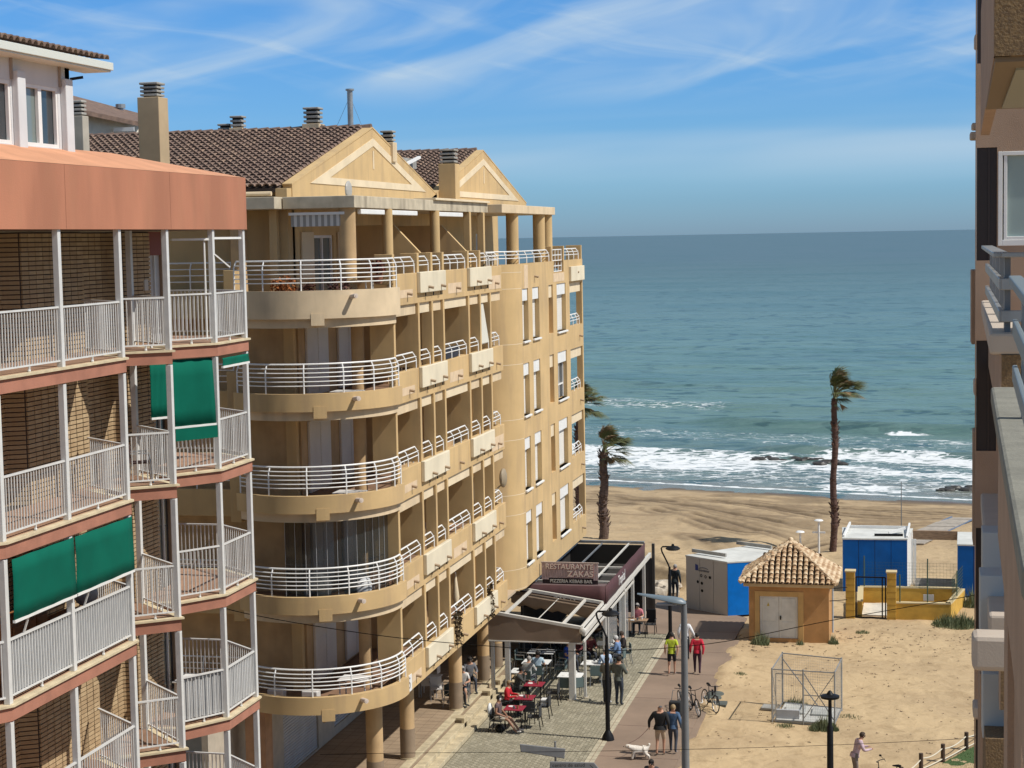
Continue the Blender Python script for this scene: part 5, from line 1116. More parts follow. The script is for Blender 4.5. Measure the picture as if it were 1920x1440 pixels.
def disc(u, z, r_, m, name='dot'):
    mb = MB(); n = 18; c = onface(u, z); vs = [c+Vector((d_.x*math.cos(2*math.pi*i/n)*r_, d_.y*math.cos(2*math.pi*i/n)*r_, math.sin(2*math.pi*i/n)*r_)) for i in range(n)]; mb.add(vs, [tuple(range(n))]); return mb.build(name, m, c1_)
for u, z in ((1.0, 1.72), (1.28, 1.70), (1.56, 1.70), (.78, 1.40), (1.04, 1.36), (1.05, 1.0)): disc(u, z, .075, BLACK)
for u, z in ((1.0, 1.72), (1.28, 1.70)): disc(u, z, .035, GW, 'dot_hole').location.y -= .01
mb = MB(); p, q = onface(.62, 1.95), onface(.80, 1.95); mb.add([p, q, q+Vector((0, 0, .26)), p+Vector((0, 0, .3))], [(0, 1, 2, 3)]); mb.build('logo_flag', mat('logo_blue', (.03, .05, .22), .5), c1_)
text_mesh('cabin_lettering', 'Guardamar', .16, mat('logo_dark', (.05, .06, .10), .6), c1_, onface(1.17, 1.98, .015), (R(90), 0, ang), .003, 1)
mb = MB(); mb.arc = None
vs = [onface(.88+.55*i/10, 2.07+.05*math.sin(math.pi*i/10), .014) for i in range(11)]; mb.tube(vs, .012, 4); mb.build('logo_wave', MATS['logo_dark'], c1_)
cabin('large blue beach cabin with cluttered white roof behind the yellow wall', [(-4.14, 90.0), (-.98, 90.2), (-.75, 93.4), (-4.3, 93.4)], 2.69, [BLUE, WHITE, BLUE, WHITE], (-2.5, 91.7, 0), npan=(4, 3, 4, 3))
c2_ = [o for o in bpy.data.objects if o.get('label', '').startswith('large blue')][0]
for a, b in (((-4.1, 90.3, 2.78), (-3.9, 93.2, 3.0)), ((-1.0, 90.4, 2.78), (-.9, 93.2, 3.0)), ((-3.9, 93.2, 2.82), (-.9, 93.2, 2.82)), ((-2.6, 90.8, 2.80), (-1.2, 90.9, 2.80)), ((-1.9, 91.4, 2.8), (-1.1, 91.9, 3.0))):
    mb = MB(); mb.bar(a, b, .09, .12); mb.build('roof_bar', WHITE if a[0] != -2.6 else BLACK, c2_)
cabin('blue beach cabin half hidden by the right building', [(1.42, 89.3), (4.5, 89.3), (4.5, 93), (1.5, 93)], 2.62, [BLUE, WHITE, BLUE, WHITE], (3, 91, 0), npan=(4, 3, 4, 3))
PB = thing('pergola_beam', 'brown timber beam bridging the two blue cabins above the sand', 'beam', (.3, 92.8, 0))
mb = MB(); mb.box(-.72, 1.48, 92.6, 92.75, 2.3, 2.75); mb.build('fascia_board', WOOD, PB)
for i in range(3): mb = MB(); x = -.93+.13*i; mb.box(x, x+.11, 92.4, 92.46, .0, 2.35); mb.build('white_slat', WHITE, PB)
mb = MB(); mb.prism([(-3.0, 84.5), (-1.9, 84.4), (1.0, 84.6), (1.4, 87.2), (-3.0, 87.2)], -.05, .07); tag(loose(mb.build('floor_slab', MATS.get('pale_slab') or mat('pale_slab', (.6, .56, .48), .9, var=.15))), 'pale concrete floor slab inside the yellow wall enclosure', 'slab')
# boardwalk on the beach
BW = thing('boardwalk', 'weathered wooden boardwalk with blue edges leading down the beach behind the cabins', 'boardwalk', (1, 110, .1))
def sandz(x, y): return float(sand_z(np.array([[x]]), np.array([[y]]))[0, 0])
def bwp(t): return Vector((-1.95, 104)).lerp(Vector((1.5, 116)), t), Vector((-.2, 104)).lerp(Vector((3.1, 116)), t)
for i in range(60):
    a, b = bwp(i/60); c, d = bwp((i+.88)/60); z = max(sandz(a.x, a.y), sandz(b.x, b.y))+.05; mb = MB(); mb.prism([tuple(a), tuple(b), tuple(d), tuple(c)], z, z+.05+rnd(0, .008)); mb.build('deck_board', DECK, BW)
for k in (0, 1):
    p, q = bwp(.16)[k], bwp(1)[k]; mb = MB(); mb.bar((p.x, p.y, sandz(p.x, p.y)+.16), (q.x, q.y, sandz(q.x, q.y)+.16), .09, .06); mb.build('blue_edge', mat('edge_blue', (.12, .17, .26), .7), BW)
HP = MB(); HP.tube([(-1.42, 101, 0), (-1.42, 101, 4.1)], [.035, .02], 8); tag(loose(HP.build('flag_pole', GREY)), 'thin bare flag pole standing on the beach behind the large blue cabin', 'pole')
# beach shower
SH = thing('beach_shower', 'white beach shower post with round heads beside the tall palm base', 'shower', (-5.75, 97.5, 0))
for x, h_ in ((-5.75, 2.4), (-6.75, 1.75)):
    mb = MB(); mb.tube([(x, 97.5, 0), (x, 97.5, h_)], .06, 10); mb.build('shower_post', WHITE, SH, smooth=True)
    mb = MB(); mb.tube([(x, 97.5, h_), (x, 97.5, h_+.06)], [.25, .18], 14); mb.build('shower_head', WHITE, SH, smooth=True)
mb = MB(); mb.bar((-6.1, 97.5, 1.75), (-5.4, 97.5, 1.75), .08); mb.build('shower_arm', WHITE, SH)

# ------------------------------------------------------------------ yellow walled enclosure
YW = thing('yellow_wall', 'low ochre-yellow wall with tall gate pillars and wire fence in front of the blue cabin', 'wall', (-1.3, 84, 0))
def ywall(a, b, z1, t=.22):
    mb = MB(); mb.pathwall([a, b], -.2, z1, t); mb.build('wall_section', YELLOW, YW, bevel=.01); mb = MB(); mb.pathwall([(a[0], a[1]-.02), (b[0], b[1]-.02)], z1+.001, z1+.06, t+.05); mb.build('wall_cap', mat('wall_cap_cream', (.56, .45, .25), .85), YW)
ywall((-1.42, 83.9), (1.05, 84.0), .75); ywall((1.06, 84.0), (1.75, 87.6), .75); ywall((-3.2, 87.5), (1.5, 87.7), .75); ywall((-3.3, 87.5), (-3.2, 84.1), .75)
for x in (-3.72, -1.84):
    mb = MB(); mb.box(x, x+.42, 83.75, 84.2, -.2, 2.2); o = mb.build('gate_pillar', YELLOW, YW, bevel=.012)
    for i in range(7): mb = MB(); mb.box(x-.004, x+.424, 83.744, 83.752, .1+i*.3, .115+i*.3); mb.build('course_line', mat('course_line', (.30, .17, .03), .9), o)
    mb = MB(); mb.box(x-.04, x+.46, 83.71, 84.24, 2.2, 2.27); mb.build('pillar_cap', MATS['wall_cap_cream'], o, bevel=.01)
mb = MB(); mb.box(-.2, .3, 87.44, 87.49, .2, .5); mb.build('wall_plate', GREYW, YW)
mb = MB(); mb.bar((-3.25, 83.95, .05), (-1.9, 83.95, .05), .05); mb.bar((-3.25, 83.95, 1.95), (-1.9, 83.95, 1.95), .06)
for x in (-3.25, -2.05, -1.9): mb.bar((x, 83.95, .05), (x, 83.95, 1.95), .06)
mb.build('gate', BLACK, YW)
for (x, y, z) in ((-1.25, 84.0, 2.1), (-3.0, 87.6, 2.3), (.0, 87.7, 2.2), (.0, 84.1, 1.7), (1.35, 85.8, 2.0)): mb = MB(); mb.tube([(x, y, .7), (x, y, z)], .03, 8); mb.build('fence_post', mat('fence_green', (.05, .09, .06), .6), YW)
mb = MB()
for y0, xa, xb in ((87.6, -3.1, 1.5),):
    for i in range(int((xb-xa)/.16)): mb.bar((xa+i*.16, y0, .8), (xa+i*.16, y0, 2.0), .006)
    for j in range(9): mb.bar((xa, y0, .8+j*.15), (xb, y0, .8+j*.15), .006)
for i in range(14): t = i/14; mb.bar((1.1+.55*t, 84.2+3.3*t, .75), (1.1+.55*t, 84.2+3.3*t, 2.0), .012)
for j in range(8): mb.bar((1.1, 84.2, .8+j*.16), (1.65, 87.5, .8+j*.16), .012)
mb.build('wire_mesh', mat('fence_green', (.05, .09, .06), .6), YW, kind='stuff')
mb = MB(); mb.bar((-3.15, 85.0, .03), (1.4, 87.0, .03), .02); 
# raised planks inside the fence
PR = thing('boardwalk_ramp', 'grey plank ramp behind the wire fence between the two blue cabins', 'ramp', (.5, 89, 0))
for i in range(16): mb = MB(); y = 88.1+i*.24; mb.box(-.6, 1.35, y, y+.215, .1+i*.02, .15+i*.02); mb.build('plank', mat('grey_plank', (.20, .185, .165), .85, var=.2), PR)

# ------------------------------------------------------------------ mesh cage over a manhole slab
CG = thing('wire_cage', 'open-topped galvanised mesh cage around white concrete slabs on the sand', 'cage', (-4.4, 66.4, 0))
C4 = [Vector((-5.58, 65.3)), Vector((-3.3, 65.1)), Vector((-3.15, 67.3)), Vector((-5.4, 67.9))]
for p in C4+[C4[0].lerp(C4[1], .50)]: mb = MB(); mb.tube([(*p, 0), (*p, 2.05)], .032, 8); mb.build('cage_post', GALV, CG)
for a, b in zip(C4, C4[1:]+C4[:1]):
    for z in (.1, 2.0): mb = MB(); mb.bar((*a, z), (*b, z), .035); mb.build('cage_rail', GALV, CG)
m_ = C4[0].lerp(C4[1], .5); mb = MB(); mb.bar((*m_, 1.1), (*C4[1], 1.1), .03); mb.bar((*m_, 1.95), (*C4[1], .2), .03); mb.bar((*m_, .2), (*C4[1], 1.95), .03); mb.bar((*C4[0].lerp(C4[1], .06), 1.85), (*m_, 1.85), .03); mb.bar((*C4[0].lerp(C4[1], .06), .1), (*C4[0].lerp(C4[1], .06), 1.85), .03); mb.bar((*C4[0], 2), (*C4[0].lerp(C4[3], .5), .1), .02); mb.bar((*C4[3], 1.8), (*C4[3].lerp(C4[2], .6), .1), .03); mb.build('cage_brace', GALV, CG)
mb = MB()
for a, b in zip(C4, C4[1:]+C4[:1]):
    L = (b-a).length; n = int(L/.085)
    for i in range(1, n): p = a.lerp(b, i/n); mb.bar((*p, .1), (*p, 2.0), .0035)
    for j in range(1, 19): mb.bar((*a, .1+j*.1), (*b, .1+j*.1), .0035)
mb.build('mesh_wire', mat('thin_wire', (.42, .42, .40), .6), CG, kind='stuff')
mb = MB(); mb.prism([tuple(C4[0]+Vector((.1, .05))), tuple(C4[1]+Vector((-.06, .05))), tuple(C4[2]+Vector((-.05, -.1))), tuple(C4[3]+Vector((.1, -.1)))], -.1, .12); mb.build('base_slab', mat('pale_concrete', (.52, .51, .47), .9, var=.12, stain=.3), CG, bevel=.02)
for q in ((-5.2, -4.45, 66.1, 67.1), (-4.2, -3.5, 66.0, 67.0)): mb = MB(); mb.box(*q, .12, .20); mb.build('cover_slab', mat('cover_concrete', (.42, .42, .39), .9, var=.15), CG, bevel=.015)
mb = MB(); mb.box(-5.45, -4.6, 65.45, 65.6, .1, .45); mb.build('kick_plate', GREYW, CG)
mb = MB(); mb.prism([(-6.15, 67.0), (-5.6, 66.9), (-5.65, 67.5), (-6.1, 67.6)], 0, .09); tag(loose(mb.build('manhole_cover', CONC, bevel=.01)), 'flat grey cover plate lying in the sand left of the wire cage', 'cover')

# ------------------------------------------------------------------ lamps, poles, signs, cables
def black_lamp(lab, x, y, H, hdx=.55, arm=-1, group=None):
    t = thing('street_lamp', lab, 'street lamp', (x, y, 0), group)
    mb = MB(); mb.tube([(x, y, .02), (x, y, .16), (x, y, .34), (x, y, .40)], [.23, .20, .10, .075], 20); mb.build('lamp_base', BLACK, t, smooth=True)
    mb = MB(); mb.tube([(x, y, .38), (x, y, H-1.3), (x, y, H-1.25), (x, y, H-.95)], [.085, .075, .055, .05], 16); mb.build('pole', BLACK, t, smooth=True)
    mb = MB(); mb.tube([(x, y, H-1.0), (x+arm*.05, y, H-.85), (x+arm*.33, y, H-.28), (x+arm*.36, y, H-.12), (x+arm*.30, y, H-.05), (x, y, H-.04), (x+.2, y, H-.06)], .035, 10); mb.build('arm', BLACK, t, smooth=True)
    mb = MB(); cx = x+.16; mb.tube([(cx, y, H-.16), (cx, y, H-.12), (cx, y, H-.04), (cx, y, H), (cx, y, H+.08)], [.30, .33, .24, .07, .05], 20); o = mb.build('lamp_head', BLACK, t, smooth=True)
    mb = MB(); mb.tube([(cx, y, H-.19), (cx, y, H-.16)], .24, 18); mb.build('diffuser', mat('lamp_glass', (.35, .35, .33), .3), o)
    return t
black_lamp('tall black street lamp in front of the near canopy, foot on the red path', -11.15, 62.03, 4.72)
black_lamp('black street lamp farther along the path before the sand bank', -11.17, 78.2, 4.25)
t = thing('street_lamp', 'black post-top street lamp with disc head in front of the wire cage', 'street lamp', (-3.1, 58.2, 0)); x, y = -3.1, 58.2
mb = MB(); mb.tube([(x, y, 0), (x, y, 1.9), (x, y, 1.95), (x, y, 2.95)], [.11, .10, .065, .055], 16); mb.build('pole', BLACK, t, smooth=True)
mb = MB(); mb.tube([(x, y, 2.80), (x, y, 2.86), (x, y, 2.93), (x, y, 2.98), (x, y, 3.1)], [.10, .30, .31, .12, .04], 20); mb.build('lamp_head', BLACK, t, smooth=True)
# grey column with long luminaire in the foreground
bp_ = GP(1288, 1660); t = thing('street_lamp', 'tall grey steel street lamp with long flat head in the foreground', 'street lamp', (bp_.x, bp_.y, 0)); x, y = bp_.x, bp_.y
topz = 0; 
for zz in np.arange(4, 12, .02):
    v = Vector((x, y, zz))-CAM; 
    if 720-FPX*v.dot(up)/v.dot(fw) < 1133: topz = zz; break
mb = MB(); mb.tube([(x, y, 0), (x, y, topz-.25), (x, y, topz-.02)], [.13, .085, .08], 20); mb.build('pole', GREY, t, smooth=True)
mb = MB(); xs_ = [.06, -.05, -.25, -.6, -.95, -1.28]; wd = [.07, .16, .20, .17, .12, .05]; ht = [.06, .13, .13, .09, .06, .03]
vs = []; n = 12
for xx_, w_, h_ in zip(xs_, wd, ht):
    for k in range(n): a = 2*math.pi*k/n; vs.append((x+xx_, y+math.cos(a)*w_, topz+.02-xx_*.17+math.sin(a)*h_*(1 if math.sin(a) > 0 else .45)))
mb.add(vs, [(i*n+k, i*n+(k+1) % n, (i+1)*n+(k+1) % n, (i+1)*n+k) for i in range(5) for k in range(n)]+[tuple(range(n)), tuple(5*n+k for k in range(n))]); o = mb.build('lamp_head', mat('lamp_head_grey', (.15, .19, .22), .4), t, smooth=True)
mb = MB(); mb.box(x-.75, x-.2, y-.1, y+.1, topz-.04, topz+.0); mb.build('led_panel', GREYW, o)
# two arrow signs on a post near the bottom edge
sp_ = PD(1041, 1392, 47); t = thing('direction_sign', 'grey direction sign post with a blank arrow board above a centro de salud board', 'sign', (sp_.x, sp_.y, 0))
mb = MB(); mb.tube([(sp_.x, sp_.y, 0), (sp_.x, sp_.y, sp_.z+.03)], .03, 10); mb.build('pole', GALV, t, smooth=True)
def board(a, b, c, d, dist, m, nm):
    P = [PD(q[0], q[1], dist) for q in (a, b, c, d)]; mb = MB(); k = Vector((0, .04, 0)); vs = P+[p+k for p in P]
    mb.add(vs, [(0, 1, 2, 3), (7, 6, 5, 4), (0, 4, 5, 1), (1, 5, 6, 2), (2, 6, 7, 3), (3, 7, 4, 0)]); return mb.build(nm, m, t, bevel=.018), P
SGR = mat('sign_back_grey', (.22, .22, .22), .5, metal=.2, var=.12, vscale=3)
board((974, 1395), (1060, 1404), (1058, 1423), (976, 1410), 46.9, SGR, 'sign_board')
o, P = board((1031, 1428), (1114, 1430), (1130, 1450), (1030, 1452), 46.7, SGR, 'sign_board')
text_mesh('sign_text', 'centro de salud', .135, BLACK, t, PD(1066, 1435, 46.6), (R(90), 0, YAW*.9), .002, 1)
mb = MB(); a = PD(1106, 1434, 46.6); mb.bar(a, a+Vector((.1, .02, -.11)), .03, .01); mb.bar(a+Vector((.1, .02, -.11)), a+Vector((.0, .02, -.2)), .03, .01); mb.build('arrow_mark', BLACK, t)
def cable(lab, pts, r_):
    P = [PD(*p) for p in pts]; out = []
    n = len(P)
    for i in range(n-1):
        p0, p1, p2, p3 = P[max(i-1, 0)], P[i], P[i+1], P[min(i+2, n-1)]
        for k in range(8):
            u = k/8; out.append(.5*((2*p1)+(p2-p0)*u+(2*p0-5*p1+4*p2-p3)*u*u+(3*p1-p0-3*p2+p3)*u**3))
    out.append(P[-1]); mb = MB(); mb.tube(out, r_, 6); tag(loose(mb.build('cable', CBLE, smooth=True)), lab, 'cable')
cable('dark overhead cable sagging across the street at canopy height', [(330, 1110, 43), (460, 1150, 45), (700, 1190, 48), (900, 1210, 50), (1100, 1221, 52), (1330, 1207, 54), (1560, 1163, 55), (1795, 1122, 56), (1850, 1110, 56)], .012)
cable('thin lower overhead cable crossing just above the path', [(600, 1415, 42), (760, 1412, 43), (1000, 1410, 44), (1290, 1405, 45), (1560, 1397, 46), (1850, 1383, 46)], .006)

# rope fence and lawn in the lower right corner
def sandz(x, y): return float(sand_z(np.array([[x]]), np.array([[y]]))[0, 0])
pp = [GP(1727, 1450), GP(1768, 1430), GP(1812, 1405), GP(1850, 1383), GP(1690, 1475)]
RF = thing('rope_fence', 'short dark timber posts linked by pale rope along the lawn', 'fence', tuple(pp[1]))
for p in pp: mb = MB(); z = sandz(p.x, p.y); mb.tube([(p.x, p.y, z-.1), (p.x, p.y, z+.62)], .075, 10); mb.build('fence_post', POSTW, RF, smooth=True)
od = [pp[4], pp[0], pp[1], pp[2], pp[3]]
for h_ in (.45, .08):
    for a, b in zip(od, od[1:]):
        n = 8; mb = MB(); mb.tube([(a.x+(b.x-a.x)*i/n, a.y+(b.y-a.y)*i/n, sandz(a.x, a.y)+h_-.22*h_*math.sin(math.pi*i/n)) for i in range(n+1)], .02, 6); mb.build('rope', ROPE, RF, smooth=True)
GRM = mat('grass_blade', (.055, .115, .022), .8, col2=(.035, .08, .015), vscale=2); GRM2 = mat('dune_grass', (.185, .20, .105), .85, col2=(.10, .13, .055), vscale=3)
mb = MB()
for i in range(42000):
    x, y = rnd(-2, 6), rnd(54, 64.5)
    # side of the rope line nearer the camera
    def side(p, q): return (q.x-p.x)*(y-p.y)-(q.y-p.y)*(x-p.x)
    if side(od[0], od[-1]) > -.15-.5*mnoise.noise(Vector((x, y, 0))): continue
    a = rnd(0, 6.28); h_ = rnd(.04, .09); z = -.03; w_ = .012; dx, dy = math.cos(a)*w_, math.sin(a)*w_
    mb.add([(x-dx, y-dy, z), (x+dx, y+dy, z), (x+rnd(-.03, .03), y+rnd(-.03, .03), z+h_+.03)], [(0, 1, 2)])
mb.build('lawn_grass', GRM, kind='stuff')
mb = MB(); a, b = od[0], od[-1]; mb.prism([(a.x-.3, a.y-.5), (b.x, b.y-.35), (8, b.y-.3), (8, 50), (a.x-3, 50)], -.3, .03); mb.build('lawn', mat('lawn_green', (.045, .09, .02), .95, col2=(.06, .10, .03), vscale=3, bump=.3), kind='structure')
def weed(lab, px, py, n, rad, h_, m=GRM2, flat=1, group=None, xy=None):
    p = GP(px, py) if xy is None else Vector((*xy, 0)); t = MB(); z0 = sandz(p.x, p.y)-.02
    for i in range(n):
        r_ = rad*math.sqrt(random.random()); a = rnd(0, 6.28); x, y = p.x+r_*math.cos(a), p.y+r_*.8*math.sin(a); hh = h_*(1-.7*(r_/rad)**2)*rnd(.3, 1.35)*(1+.8*mnoise.noise(Vector((x*2.3, y*2.3, 5)))); b = rnd(0, 6.28); l = rnd(.010, .024); tx, ty = rnd(-.35, .35)*hh, rnd(-.35, .35)*hh
        if x < -7.9 and y < 78: pass
        t.add([(x-math.cos(b)*l, y-math.sin(b)*l, z0), (x+math.cos(b)*l, y+math.sin(b)*l, z0), (x+tx*.5+math.cos(b)*l*.8, y+ty*.5, z0+hh*.6), (x+tx, y+ty, z0+hh)], [(0, 1, 2), (0, 2, 3)])
    tag(loose(t.build('weed', m)), lab, 'plant', group)
weed('bushy green weed at the left corner of the hut doors', 1425, 1208, 420, .42, .55)
weed('small weed under the right door of the hut', 1500, 1207, 90, .2, .25)
weed('weed at the right corner of the orange hut', 1563, 1206, 160, .25, .4)
weed('big green weed clump at the end of the yellow wall', 1790, 1172, 1500, 1.05, .5)
weed('weed bush at the foot of the half-hidden blue cabin', 1822, 1138, 500, .5, .7)
weed('green weed clump in front of the wire cage', 1545, 1368, 800, .55, .38)
weed('sparse weeds on the front left of the wire cage', 1470, 1362, 160, .4, .16)
weed('sparse weeds inside the back of the wire cage', 1490, 1320, 200, .5, .3)
weed('low weed patch right of the wire cage', 1590, 1345, 200, .55, .12)
weed('low round weed in open sand between hut and yellow gate', 1618, 1185, 200, .35, .16)
weed('small low weed left of the wire cage', 1387, 1267, 120, .3, .14)
# dry seaweed scattered over the sand
mb = MB()
for i in range(520):
    u, v = random.random(), random.random()
    px, py = rnd(1300, 1830), 1190+240*v*v if i % 3 else 1165+rnd(0, 60); p = GP(px, py)
    if p.x < -7.9 and p.y < 79: continue
    z = sandz(p.x, p.y); s_ = rnd(.015, .06)*(1.6 if i % 9 == 0 else 1)
    for k in range(5): a = rnd(0, 6.28); q = s_*rnd(.6, 2.2); mb.add([(p.x, p.y, z+.012), (p.x+q*math.cos(a), p.y+q*math.sin(a)*.6, z+.02+rnd(0, .03)), (p.x+q*math.cos(a+.7)*.7, p.y+q*math.sin(a+.7)*.5, z+.01)], [(0, 1, 2)])
mb.build('dry_seaweed', mat('dry_seaweed', (.085, .05, .032), .95), kind='stuff')

# ------------------------------------------------------------------ palms
FROND = mat('palm_frond', (.075, .10, .028), .7, col2=(.13, .12, .045), vscale=3); FROND2 = mat('dry_palm_frond', (.22, .15, .075), .85)
def palm(lab, x, y, h, r_, crown, seed, lean=0.0, tone=None, nf=30, low=-.5):
    random.seed(seed); t = thing('palm_tree', lab, 'palm tree', (x, y, 0)); z0 = sandz(x, y)-.2
    BK = mat('palm_bark_%d' % seed, tone or (.11, .06, .045), .95, var=.45, vscale=5, stretch=(1, 1, 3), bump=.9, bscale=14)
    n = 26; pts = [(x+lean*(i/n)**1.5+.05*math.sin(i*.5+seed), y, z0+(h-z0)*i/n) for i in range(n+1)]; rr = [r_*(1.1-.25*i/n)*(1+.16*mnoise.noise(Vector((i*.9, seed, 0)))) for i in range(n+1)]
    mb = MB(); mb.tube(pts, rr, 16)
    for i in range(230):   # leaf stubs
        f = random.random(); k = min(n-1, int(f*n)); c = Vector(pts[k]).lerp(Vector(pts[k+1]), f*n-k); a = rnd(0, 6.28); d = Vector((math.cos(a), math.sin(a), 0)); b = c+d*(rr[k]*.8); L = rnd(.08, .20)*(1.3 if mnoise.noise(Vector((f*6, seed, 1))) > 0 else .5)
        mb.bar(b, b+d*L*.75+Vector((0, 0, L)), .09, .03)
    mb.build('trunk', BK, t)
    top = Vector(pts[-1])
    mb = MB(); mb.tube([top-Vector((0, 0, .45)), top, top+Vector((.1, 0, .55))], [r_*.95, r_*.6, .05], 12); mb.build('crown_shaft', mat('crown_shaft', (.20, .22, .11), .8, var=.3), t, smooth=True)
    for i in range(nf):
        # wind from the left pushes the fronds to the right (+x)
        a = rnd(0, 6.28); upw = rnd(.25, 1.2) if i < nf*.7 else rnd(low, .2); d = Vector((math.cos(a)*.55+.55, math.sin(a)*.6, upw)).normalized()
        if upw > .9: d = Vector((rnd(-.3, .25), rnd(-.3, .3), 1)).normalized()
        pet = rnd(.45, .8)*crown; base = top+Vector((0, 0, rnd(-.1, .45))); c = base+d*pet; mb = MB(); mb.tube([base, base+d*pet*.5+Vector((0, 0, .04)), c], [.035, .02, .015], 5)
        wd = Vector((1, .12, -.12)); sd = d.cross(Vector((0, 0, 1))).normalized(); un = sd.cross(d); nl = 21; blade = rnd(.6, .85)*crown
        for k in range(nl):
            th = R(-80+160*k/(nl-1))*.8; dr = (d*math.cos(th)+sd*math.sin(th)).normalized(); L = blade*(1-.3*abs(k-nl/2)/(nl/2))*rnd(.85, 1.1)
            m1 = c+dr*L*.55+wd*.10*crown; tip = c+dr*L*.98+wd*.24*crown+Vector((0, 0, -.18*L-rnd(0, .08))); w_ = un.cross(dr).normalized()*.026*crown
            if w_.length < .001: w_ = sd*.04
            mb.add([c, m1-w_+un*.02, m1+w_+un*.02, tip], [(0, 1, 2), (1, 3, 2)])
        mb.build('frond', FROND if random.random() < .82 else FROND2, t)
    for i in range(7 if low < -.1 else 2):
        a = rnd(0, 6.28); d = Vector((math.cos(a)*.5+.3, math.sin(a)*.5, -.8)).normalized(); c = top+d*.4; mb = MB(); mb.tube([top-Vector((0, 0, .1)), c], .02, 4)
        for k in range(9): dr = (d+Vector((rnd(-.5, .5), rnd(-.5, .5), rnd(-.3, .1)))).normalized(); m1 = c+dr*.3; w_ = Vector((.03, 0, 0)); mb.add([c, m1-w_, m1+w_, c+dr*rnd(.45, .7)], [(0, 1, 2), (1, 3, 2)])
        mb.build('dead_frond', FROND2, t)
    random.seed(seed+1)
palm('tall slim windblown palm standing in front of the sea, right of the centre', -5.16, 101.4, 8.7, .18, 1.3, 5, .12, nf=34, low=-.05)
palm('short thick-trunked windblown palm behind the maroon canopy', -18.35, 101.6, 5.55, .26, 1.3, 12, .1, (.13, .085, .065), nf=26)
q = PD(1084, 765, 118); palm('palm crown peeking out behind the far corner of the beige building', q.x, q.y, q.z, .22, 1.4, 21, 0, nf=24)
